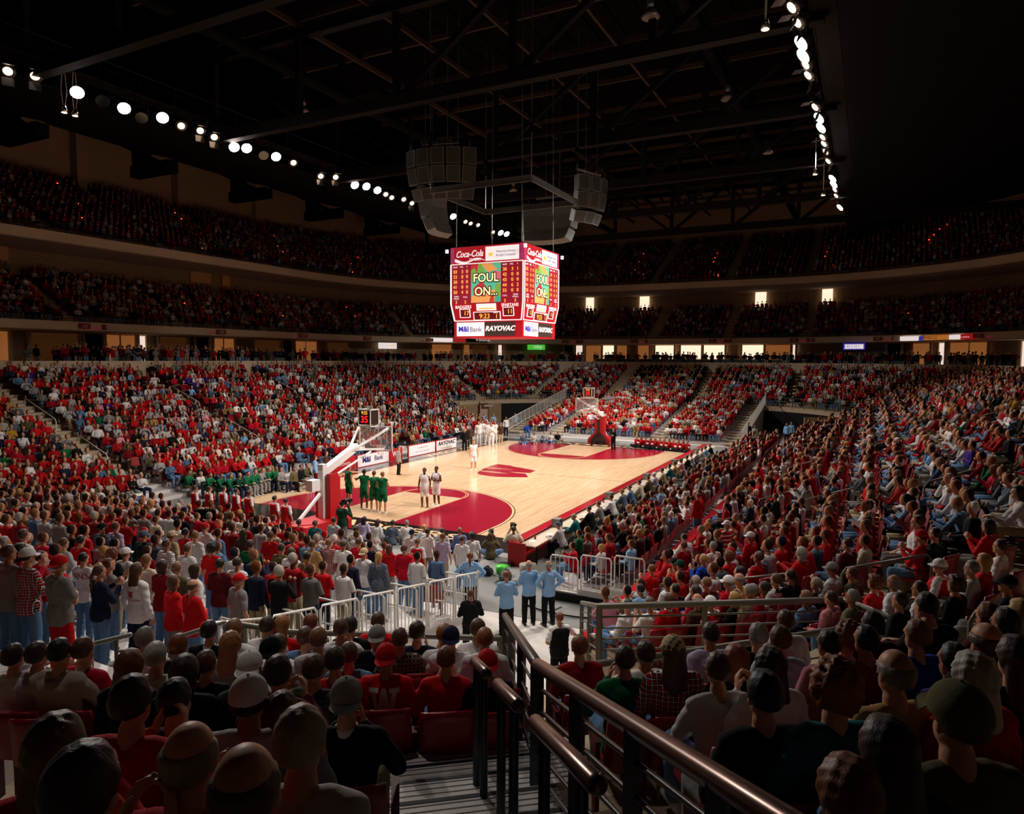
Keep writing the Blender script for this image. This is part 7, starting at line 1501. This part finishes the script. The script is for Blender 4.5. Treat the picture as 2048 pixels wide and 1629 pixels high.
# small red aisle lights
E_aisle = mat('aisle_light_glow', '#ff5030', .5, emit='#ff4a20', es=9)
al = MB().disc((0, 0, 0), .05, (0, 0, 1), .04, 8); al0 = None; k = 0
for x, y, z in AISLE:
    if al0 is None: al0 = al.build('aisle_light', E_aisle); o = al0
    else: o = al0.copy(); C.objects.link(o)
    o.location = (x, y, z); tag(o, 'tiny glowing red step light beside an aisle of the %s deck' % ('upper' if z > 16 else 'middle'), 'light', 'red step lights, %s deck' % ('upper' if z > 16 else 'middle'))
# ---------------------------------------------------------------- crowd seats list
rnd = random.Random(11)
seats = []        # x, y, z, facing, standing
def project(x, y, z):
    d = Vector((x, y, z)) - CAM; q = d.dot(fw)
    return (1024 + FPX * d.dot(rt) / q, 814.5 - FPX * d.dot(up) / q, q) if q > .5 else (-1e4, 0, q)
def visible(x, y, z, mg=130):
    u, v, q = project(x, y, z); return q > .5 and -mg < u < 2048 + mg and -60 < v < 1629 + 160
def ring_seats(rows, keep, a, b, deck, empty):
    for k, (r0, r1, z) in enumerate(rows):
        rm = r0 + .52; segs = [((CX + a + rm, -b), (CX + a + rm, b)), None, ((CX + a, b + rm), (CX - a, b + rm)), None, ((CX - a - rm, b), (CX - a - rm, -b)), None, ((CX - a, -b - rm), (CX + a, -b - rm)), None]
        pts = []
        for i, s in enumerate(segs):
            if s:
                L = math.hypot(s[1][0] - s[0][0], s[1][1] - s[0][1]); n = int(L / .55); nx, ny = ((1, 0), (0, 1), (-1, 0), (0, -1))[i // 2]
                pts += [(s[0][0] + (s[1][0] - s[0][0]) * (j + .5) / n, s[0][1] + (s[1][1] - s[0][1]) * (j + .5) / n, nx, ny) for j in range(n)]
            else:
                cx, cy = ((CX + a, b), (CX - a, b), (CX - a, -b), (CX + a, -b))[i // 2]; t0 = 90 * (i // 2); n = int(rm * PI / 2 / .55)
                for j in range(n): t = math.radians(t0 + 90 * (j + .5) / n); pts.append((cx + rm * math.cos(t), cy + rm * math.sin(t), math.cos(t), math.sin(t)))
        for x, y, nx, ny in pts:
            if not keep(x, y, rm) or in_aisle(x, y, rm, deck == 'U') or not visible(x, y, z + 1): continue
            seats.append((x + rnd.uniform(-.05, .05), y + rnd.uniform(-.05, .05), z, math.atan2(-ny, -nx), deck, rnd.random() < empty, k))
def upper_portal(x, y, r):
    u, v, q = project(x, y, 19); return False
ring_seats(LBrows, keepLB, A0, B0, 'L', .05); ring_seats(MDrows, lambda x, y, r: near(x, y), A0, B0, 'M', .09); ring_seats(UDrows, lambda x, y, r: near(x, y), A1, B1, 'U', .04)
def straight(rows, along, lo, hi, face, deck, gaps=(), empty=.05, off=.45):
    for k, (x0, x1, y0, y1, z) in enumerate(rows):
        n = int((hi - lo) / .54)
        for j in range(n):
            s = lo + (j + .5) * .54
            if any(abs(s - g) < .6 for g in gaps): continue
            x, y = (((x0 + x1) / 2, s) if along == 'y' else (s, (y0 + y1) / 2))
            if visible(x, y, z + 1): seats.append((x + rnd.uniform(-.04, .04), y + rnd.uniform(-.04, .04), z, face, deck, rnd.random() < empty, k))
straight(STrows, 'y', -10.3, 11.2, 0.0, 'T', (-2.5, 5.0), .02)
straight([(-6.9 - .9 * k, -7.8 - .9 * k, 0, 0, .012) for k in range(2)], 'y', -7.4, 10, 0.0, 'T', (), .02)
straight([(-6.0, -6.9, 0, 0, .012)], 'y', -2, 10, 0.0, 'T', (), .02)
straight(FErows, 'y', -9.1, 9.1, PI, 'F', FARY[:2], .08)
straight(RProws, 'x', -4.9, 32, PI / 2, 'P', (8.6, 20), .1)
straight(LProws, 'x', -12.5, 33, -PI / 2, 'P', (-1.4, 8.6, 18.6, 28.4), .05)
# ---------------------------------------------------------------- named individuals
used = []
def facing(x, y, reg):
    if reg in ('L', 'R'): tx, ty = 8, -1
    elif reg == 'Q': tx, ty = (x + 9, 2)
    elif reg == 'T': tx, ty = x + 10, y + 1.5
    elif reg == 'F': tx, ty = 12, 0
    return math.atan2(ty - y, tx - x)
cnt = 0
for (reg, x, y, z, sc, garm, col, hst, hcol, ps, ex, tr, lab) in PEOPLE:
    f = facing(x, y, reg)
    if reg == 'F':
        if y > 6 and x < 24 and ps.startswith(('sit', 'kneel')): f = -PI / 2 + .1
        elif x > 26 and y < 0: f = PI - .3
        elif ps in ('stand_down', 'stand_fold', 'stand_reach') and 1 < x < 6 and abs(y) < 3: f = {0: 2.6, 1: -.4}[int(y > -1)] + (x * 7 % 1.2)
        elif x > 24: f = -2.4
        elif x < -6: f = math.radians(42)
    if ps.startswith('stand_hips') and x < -7 and col == 'skyblue': f = math.radians(30 if y > -11 else 55)
    rz = f - PI / 2 + random.uniform(-.12, .12)
    if garm == 'sleeveless': garm = 'tank'
    person(x, y, z, rz, sc, garm, col, hst, hcol, ps, ex, tr, lab, None, cnt); used.append((x, y)); cnt += 1
    if reg in ('L', 'R') or (reg == 'Q' and x < -6):
        d = dup(SEAT, (x, y, z - .02 if sc > 1 else z), rz * .6 + (math.radians(40) - PI / 2) * .4, 'red folding seat under the ' + SEATLAB(lab), 'red folding seats near the camera')
bpy.data.objects.remove(SEAT.children[0]) if False else None
# two empty seats beside the stairs, and one for the prototype
SEAT.location = (*stairpt(6.15, 1.12).to_tuple()[:2], 3.30); SEAT.rotation_euler = (0, 0, math.radians(36) - PI / 2); SEAT['label'] = 'empty red folding seat right beside the stairs, next to the red-capped fan in navy'
dup(SEAT, (-9.3, -10.2, .6), -PI / 2 + .2, 'empty red seat inside the student stand near the first white barrier', 'empty red seats')
pm_ = [p for p in PEOPLE if p[0] == 'F' and p[1] > 25 and p[2] < -3 and p[9] == 'floor' and p[6] == 'red']; pmh = None
for i, p in enumerate(pm_):
    for s in (-1, 1):
        if pmh is None:
            vs, fs = [], []; rq = random.Random(2)
            for q in range(26): c = Vector((rq.gauss(0, 1), rq.gauss(0, 1), rq.gauss(0, 1))).normalized() * .05; ball(vs, fs, c, (.035, .035, .035), 6, 4)
            pmh = py_mesh('pompom', vs, fs); pmh.materials.append(M_white)
        o = bpy.data.objects.new('pompom', pmh); C.objects.link(o); o.location = (p[1] - .35, p[2] + s * .16, .45 if (i + s) % 3 else .2); tag(o, '%s white pompom of the %s cheerleader from the hoop on the far baseline' % ('left' if s > 0 else 'right', ORD[i]), 'pompom', 'white pompoms on the far baseline')
# people at the press table
pcol = [('sweatshirt', 'palegrey', 'short', 'grey', 'cap:slate:front'), ('sweater', 'teal', 'short', 'greyblond', ''), ('suit', 'black', 'short', 'dkbrown', ''), ('shirt', 'grey', 'short', 'brown', ''), ('shirt', 'white', 'short', 'black', ''), ('sweater', 'slate', 'short', 'ltbrown', ''), ('shirt', 'denim', 'short', 'brown', ''), ('shirt', 'cream', 'short', 'dkbrown', ''), ('jacket', 'olive', 'short', 'brown', ''), ('shirt', 'lavender', 'short', 'brown', 'cap:white:front'), ('shirt', 'beige', 'short', 'black', ''), ('sweater', 'teal', 'short', 'black', ''), ('shirt', 'tan', 'short', 'dkbrown', ''), ('shirt', 'pink', 'bob', 'brown', ''), ('jacket', 'black', 'short', 'dkbrown', ''), ('shirt', 'plaidgrey', 'short', 'black', ''), ('suit', 'grey', 'short', 'grey', ''), ('shirt', 'palegrey', 'recede', 'brown', ''), ('shirt', 'skyblue', 'short', 'dkbrown', ''), ('sweater', 'black', 'short', 'ltbrown', '')]
for i, (g, c, h, hc, ex) in enumerate(pcol):
    x = -1.4 + i * 1.36 + (i % 3) * .12
    person(x, -10.35, .012, random.uniform(-.25, .25), .99, g, c, h, hc, 'sit_lean', ex, 'khaki' if i % 2 else 'black', 'person in %s %s leaning over the press table, %s seat from its near end' % (c, g, ORD[i]), 'people working at the press table', 900 + i)
    folding_chair(x, -10.42, .012, 0, 'black folding chair behind the press table, %s from its near end' % ORD[i]); used.append((x, -10.35))
# bags, tub and box by the near end of the press table
t = MB().disc((0, 0, 0), .17, (0, 0, 1), .26, 20, .22).build('green_tub', mat('lime_plastic', '#4cc83c', .4), None, True); t.location = (-3.9, -9.25, .012); tag(t, 'bright green plastic tub on the floor near the end of the press table', 'tub')
def bag(x, y, l, w, h, col, label, rz=0):
    vs, fs = [], []; ball(vs, fs, (0, 0, h * .45), (l / 2, w / 2, h * .5), 16, 10); ball(vs, fs, (l * .2, 0, h * .6), (l * .25, w * .4, h * .38), 12, 8); me = remeshed('duffel_bag', vs, fs, .02, 2); wrinkle(me, None, 3, .02); me.materials.append(mat('bag_' + col, col, .7, bump=.5)); o = bpy.data.objects.new('duffel_bag', me); C.objects.link(o); o.location = (x, y, .03); o.rotation_euler.z = rz; tag(o, label, 'bag')
    hb = MB().tube([(-l * .2, 0, h * .85), (0, 0, h * 1.15), (l * .2, 0, h * .9)], .015, 6).build('strap', M_black, o, True)
bag(-4.6, -9.75, .75, .4, .36, '#233a34', 'dark green bag lying beside the bright green tub', .4); bag(-4.2, -8.9, .5, .3, .25, '#1a2030', 'dark navy bag on the floor by the kneeling person in white', 1.0); bag(-4.3, -8.35, .5, .35, .28, '#4a3424', 'brown bag on the floor beside the kneeling person in white', .3)
bin_ = MB().disc((0, 0, 0), .24, (0, 0, 1), .55, 18, .28).build('waste_bin', mat('bin_beige', '#8a7c68', .6), None, True); bin_.location = (-4.2, -10.35, .012); tag(bin_, 'beige waste bin at the near end of the press table', 'bin')
co = MB().tube([(-5.8 + .3 * i * -1, -12.2 - .12 * i + .25 * math.sin(i * .9), .03) for i in range(16)], .012, 6).build('floor_cable', M_black, None, True); tag(co, 'thin black cable winding over the light concrete floor', 'cable')
for k in range(3):
    o = MB().tube([(-5.9 + .45 * math.cos(a) * (1 + .1 * k), -12.4 + 1.3 * math.sin(a), .03 + .02 * k) for a in np.linspace(1.5 + k * .1, 4.6, 14)], .015, 6).build('coiled_cable', M_black, None, True); tag(o, 'loop of black cable beside the low platform', 'cable', 'cable loops beside the low platform')
cl = root('water_cooler', (-4.9, 8.0, .012), 'blue drinks cooler on a stand near the green team bench', 'cooler'); part('tank', MB().disc((0, 0, .6), .24, (0, 0, 1), .5, 18), mat('cooler_blue', '#1c50b0', .4), cl, True); part('stand', MB().box((0, 0, .3), (.5, .45, .6)), M_wmetal, cl); part('lid', MB().disc((0, 0, 1.1), .25, (0, 0, 1), .06, 18), M_white, cl, True)
# ---------------------------------------------------------------- procedural crowd
PAL = {'L': (('red', .29), ('white', .17), ('crimson', .06), ('palegrey', .07), ('black', .10), ('darkred', .07), ('denim', .05), ('navy', .035), ('grey', .05), ('tan', .025), ('olive', .02), ('brown', .02), ('cream', .03), ('slate', .02), ('skyblue', .015), ('pink', .01), ('green', .008), ('purple', .006), ('yellow', .006))}
def pick(r, pal):
    t = r.random() * sum(p for _, p in pal); s = 0
    for c, p in pal:
        s += p
        if t < s: return c
    return pal[0][0]
HC = (('dkbrown', .3), ('black', .14), ('brown', .25), ('ltbrown', .1), ('auburn', .07), ('grey', .07), ('ltgrey', .04), ('blond', .05))
U = np.array(used); NAMED = [(lambda t: (t[0], t[1], t[2]))(project(p[1], p[2], p[3] + p[4] * (1.6 if p[9].startswith('stand') else 1.15))) for p in PEOPLE if p[0] in 'TQLR']
cand = []
for i, s in enumerate(seats):
    x, y, z, f, deck, emp, row = s
    dd = np.min((U[:, 0] - x) ** 2 + (U[:, 1] - y) ** 2)
    u, v, q = project(x, y, z + 1)
    if dd < .46 ** 2 * (1.0 if deck != 'T' else .8): continue
    if q < 6.4 and deck == 'L': continue
    if deck == 'L' and x < -8 and y < -8 and q < 12.2: continue
    if deck == 'P' and -8 < x < 33 and y < -11.4 and False: continue
    tall = 1.75 if deck == 'T' else 1.27; vt = project(x, y, z + tall)[1]; hw_ = .27 * FPX / q; hh_ = (1.0 if deck == 'T' else .62) * FPX / q
    if any(dq > q + .3 and abs(u - du) < hw_ and vt - 3 < dv < vt + hh_ for du, dv, dq in NAMED): continue
    cand.append((q, s, u, v))
cand.sort(key=lambda t: t[0])
left = 300 - NPPL; rest = []
ROWN = {'L': 'above the red ledge', 'T': 'up from the floor', 'P': 'of the low platform', 'F': 'of the far end stand'}
idx = {}
for q, s, u, v in cand:
    x, y, z, f, deck, emp, row = s
    if left > 0 and not emp and deck in 'LTP' and -30 < u < 2078 and v < 1660:
        r = random.Random(int(x * 1000) ^ int(y * 977)); c = pick(r, PAL['L']); hc = pick(r, HC); fem = r.random() < .4
        h = r.choice(['long', 'bob', 'pony', 'curly', 'wavy']) if fem else r.choice(['short', 'short', 'crop', 'recede', 'bald'])
        garm = r.choice(['shirt', 'sweater', 'tee', 'jacket', 'sweatshirt'])
        ps = ('stand_' + r.choice(['fold', 'down', 'clap', 'down'])) if deck == 'T' else 'sit'
        key = (c, garm, h, hc, deck, row); idx[key] = idx.get(key, 0) + 1; side = {'L': 'right-hand terrace' if y < 0 else 'left-hand terrace', 'T': 'student stand', 'P': 'low courtside rows'}[deck]
        lab = 'person, %s %s, %s hair, row %d %s, %s along' % ( {'palegrey': 'pale grey', 'darkred': 'dark red', 'skyblue': 'sky blue'}.get(c, c), {'tee': 'T-shirt'}.get(garm, garm), {'short': 'short', 'crop': 'cropped', 'recede': 'receding', 'bald': 'thinning', 'long': 'long', 'bob': 'bobbed', 'pony': 'tied-back', 'curly': 'curly', 'wavy': 'wavy'}[h] + ' ' + {'dkbrown': 'dark', 'ltbrown': 'light', 'ltgrey': 'pale grey'}.get(hc, hc), row + 1, side, ('%.1f metres' % ((x + 15) if deck != 'T' else (y + 11.5))))
        person(x, y, z, f - PI / 2 + r.uniform(-.35, .1 if y < 0 else .35), r.uniform(.93, 1.04), garm, c, h, hc, ps, 'cap:%s:front' % r.choice(['white', 'red', 'beige']) if (not fem and r.random() < .12) else '', '', lab, None, 2000 + left); left -= 1
        if deck != 'T': dup(SEAT, (x, y, z), f - PI / 2, 'red folding seat in row %d of the %s, %.0f metres from its near end' % (row + 1, side, x + 15), 'red folding seats near the camera')
        continue
    rest.append((q, s))
# concourse bystanders
for i in range(420):
    b_ = rnd.uniform(-40, 106); r0 = rnd.choice([22.2, 23.5, 25.5, 27.5, 30.5]); p = ringpt(b_, 0, r0)
    if visible(p.x, p.y, 7.5): rest.append((project(p.x, p.y, 7)[2], (p.x, p.y, 6.2, math.atan2(-p.y, CX - p.x), 'C', False, 0)))
# low-poly figures, one merged mesh
def lowfig(kind, lvl):
    J = pose(kind); V, Fc, Pt = [], [], []
    def add(fn, pt):
        n0 = len(Fc); fn(); Pt.extend([pt] * (len(Fc) - n0))
    n = (9, 6, 4)[lvl]; X = Vector((1, 0, 0)); ts = torso_secs(J, .03, .04)
    pickk = ((0, 2, 4, 6, 7, 8), (0, 4, 6, 8), (0, 6, 8))[lvl]
    add(lambda: loft(V, Fc, [ts[i] for i in pickk], n), 1)
    for i in (0, 1):
        S_, E_, W_ = J['sho'][i], J['elb'][i], J['wri'][i]
        if lvl < 2: add(lambda: loft(V, Fc, [(p, *frame_of(E_ - S_ + Vector((.001, 0, 0))), r, r) for p, r in ((S_, .07), (E_, .055))], (6, 4)[lvl], False), 1); add(lambda: loft(V, Fc, [(p, *frame_of(W_ - E_ + Vector((.001, 0, 0))), r, r) for p, r in ((E_, .055), (W_, .04))], (6, 4)[lvl], False), 1)
        if lvl < 2: add(lambda: ball(V, Fc, W_ + J['hd'][i] * .07, (.04, .04, .04), 5, 2), 0)
        H_, K_, A_ = J['hip'][i], J['knee'][i], J['ank'][i]
        add(lambda: loft(V, Fc, [(p, *frame_of(K_ - H_), r, r) for p, r in ((H_, .105), (K_, .08))], (7, 4, 3)[lvl], lvl == 0), 2)
        if lvl < 2 or kind.startswith('stand'): add(lambda: loft(V, Fc, [(p, *frame_of(A_ - K_), r, r) for p, r in ((K_, .08), (A_, .055))], (6, 4, 3)[lvl], False), 2)
    h = J['head']; add(lambda: ball(V, Fc, h + Vector((0, .016, -.012)), (.076, .086, .122), (10, 6, 5)[lvl], (6, 3, 2)[lvl]), 0)
    if lvl < 2: add(lambda: loft(V, Fc, [(J['neck'] + Vector((0, 0, z)), X, Vector((0, 1, 0)), .055, .055) for z in (-.05, .05)], (6, 4)[lvl], False), 0)
    add(lambda: ball(V, Fc, h + Vector((0, -.026, .016)), (.086, .092, .115), (10, 6, 5)[lvl], (5, 3, 2)[lvl]), 3)
    T, TP = [], []
    for f, p in zip(Fc, Pt):
        for k in range(1, len(f) - 1): T.append((f[0], f[k], f[k + 1])); TP.append(p)
    return np.array([tuple(v) for v in V], np.float32), np.array(T, np.int32), np.array(TP, np.int32)
kinds_s = ['sit_lap', 'sit_lean', 'sit_fold', 'sit_clap', 'sit_chin']; kinds_t = ['stand_down', 'stand_fold', 'stand_clap', 'stand_hips']
FIG = {(k, l): lowfig(k, l) for k in kinds_s + kinds_t for l in (0, 1, 2)}
groups = {}
sk = [srgb('#c58d6e'), srgb('#b07a58'), srgb('#8a5638')]
rr = random.Random(5); SEATV, SEATF = [], []
seatq = []
for q, (x, y, z, f, deck, emp, row) in rest:
    lvl = 0 if q < 42 and deck != 'M' else (1 if q < 88 and deck != 'U' else 2)
    if deck in 'LMUPF' and (q < 95): seatq.append((x, y, z, f, q))
    if emp: continue
    stand = deck in 'TC' or rr.random() < .006
    kd = rr.choice(kinds_t[:3] if deck != 'C' else kinds_t) if stand else rr.choice(['sit_lap', 'sit_fold', 'sit_lap', 'sit_lean', 'sit_clap', 'sit_chin'])
    pal = PAL['L'] if deck != 'F' else (('red', .42), ('white', .14), ('crimson', .08), ('darkred', .1), ('palegrey', .06), ('black', .07), ('denim', .05), ('tan', .04), ('grey', .04))
    c = pick(rr, pal); 
    if deck == 'F' and row < 9 and rr.random() < .08: c = 'white'
    if deck == 'L' and x > 50 and row > 9 and -9 < y < 5 and rr.random() < .6: c = rr.choice(['black', 'navy', 'tan'])
    if deck == 'C': c = rr.choice(['red', 'black', 'black', 'darkred', 'navy', 'grey'])
    hc = HAIR[pick(rr, HC)]
    if rr.random() < .08: hc = rr.choice([COL['white'], COL['red'], COL['white'], COL['navy']])
    sc_ = srgb(COL[c]); kv = rr.uniform(.45, 1.05); sc_ = tuple(min(1, v * kv) for v in sc_)
    pc = srgb(COL[rr.choice(['denim', 'denim', 'khaki', 'black', 'navy', 'grey'])])
    cols = (sk[0 if rr.random() < .75 else rr.randrange(3)], sc_, pc, srgb(hc))
    look = 0.0
    if deck in 'LMUP': look = rr.uniform(-.25, .25)
    groups.setdefault((kd, lvl), []).append((x, y, z, f - PI / 2 + look, rr.uniform(.9, 1.06), cols))
VV, TT, CC, nv = [], [], [], 0
for k, L in groups.items():
    V, T, TP = FIG[k]; n = len(L); A = np.array([(a[0], a[1], a[2], a[3], a[4]) for a in L], np.float32); cols = np.array([a[5] for a in L], np.float32)
    ca, sa = np.cos(A[:, 3])[:, None], np.sin(A[:, 3])[:, None]; s = A[:, 4][:, None]
    wob = 1.0
    px = (V[None, :, 0] * ca - V[None, :, 1] * sa) * s + A[:, 0:1]; py = (V[None, :, 0] * sa + V[None, :, 1] * ca) * s + A[:, 1:2]; pz = V[None, :, 2] * s + A[:, 2:3]
    VV.append(np.stack([px, py, pz], 2).reshape(-1, 3)); TT.append((T[None] + (np.arange(n) * len(V))[:, None, None] + nv).reshape(-1, 3)); CC.append(cols[:, TP].reshape(-1, 3)); nv += n * len(V)
VV = np.concatenate(VV); TT = np.concatenate(TT); CC = np.concatenate(CC)
def np_mesh(name, V, T, m, cols=None, smooth=True):
    me = bpy.data.meshes.new(name); me.vertices.add(len(V)); me.vertices.foreach_set('co', V.astype(np.float32).ravel()); me.loops.add(len(T) * 3); me.loops.foreach_set('vertex_index', T.astype(np.int32).ravel())
    me.polygons.add(len(T)); me.polygons.foreach_set('loop_start', np.arange(0, len(T) * 3, 3, dtype=np.int32)); me.polygons.foreach_set('loop_total', np.full(len(T), 3, np.int32))
    if smooth: me.polygons.foreach_set('use_smooth', np.ones(len(T), bool))
    me.update(calc_edges=True)
    if cols is not None:
        at = me.attributes.new('col', 'FLOAT_COLOR', 'FACE'); at.data.foreach_set('color', np.concatenate([cols, np.ones((len(cols), 1))], 1).astype(np.float32).ravel())
    me.materials.append(m); o = bpy.data.objects.new(name, me); C.objects.link(o); return o
mc = bpy.data.materials.new('crowd'); mc.use_nodes = True; nt = mc.node_tree; b = nt.nodes['Principled BSDF']; at = nt.nodes.new('ShaderNodeAttribute'); at.attribute_name = 'col'; nt.links.new(at.outputs['Color'], b.inputs['Base Color']); b.inputs['Roughness'].default_value = .8; b.inputs['Specular IOR Level'].default_value = .15
crowd = np_mesh('crowd', VV, TT, mc, CC); tag(crowd, 'thousands of small seated spectators in red and white filling all the stands', 'crowd', None, 'stuff')
# low-poly seats under the crowd, one mesh
SV_ = np.array([(-.23, -.22, .42), (.23, -.22, .42), (.21, -.31, .86), (-.21, -.31, .86), (-.23, .2, .43), (.23, .2, .43), (-.21, -.34, .84), (.21, -.34, .84), (-.23, -.26, .40), (.23, -.26, .40)], np.float32)
ST_i = np.array([(0, 1, 2), (0, 2, 3), (0, 4, 5), (0, 5, 1), (8, 6, 7), (8, 7, 9), (3, 2, 7), (3, 7, 6)], np.int32)
A = np.array(seatq, np.float32); n = len(A); th = A[:, 3] - PI / 2; ca, sa = np.cos(th)[:, None], np.sin(th)[:, None]
px = SV_[None, :, 0] * ca - SV_[None, :, 1] * sa + A[:, 0:1]; py = SV_[None, :, 0] * sa + SV_[None, :, 1] * ca + A[:, 1:2]; pz = SV_[None, :, 2] + A[:, 2:3]
sts = np_mesh('stadium_seats', np.stack([px, py, pz], 2).reshape(-1, 3), (ST_i[None] + (np.arange(n) * len(SV_))[:, None, None]).reshape(-1, 3), M_seat, None, False); tag(sts, 'rows of red plastic stadium seats under the crowd all round the bowl', 'seats', None, 'stuff')
print('PEOPLE', NPPL, 'crowd', sum(len(v) for v in groups.values()), 'tris', len(TT), 'seats', n, 'cand', len(cand))
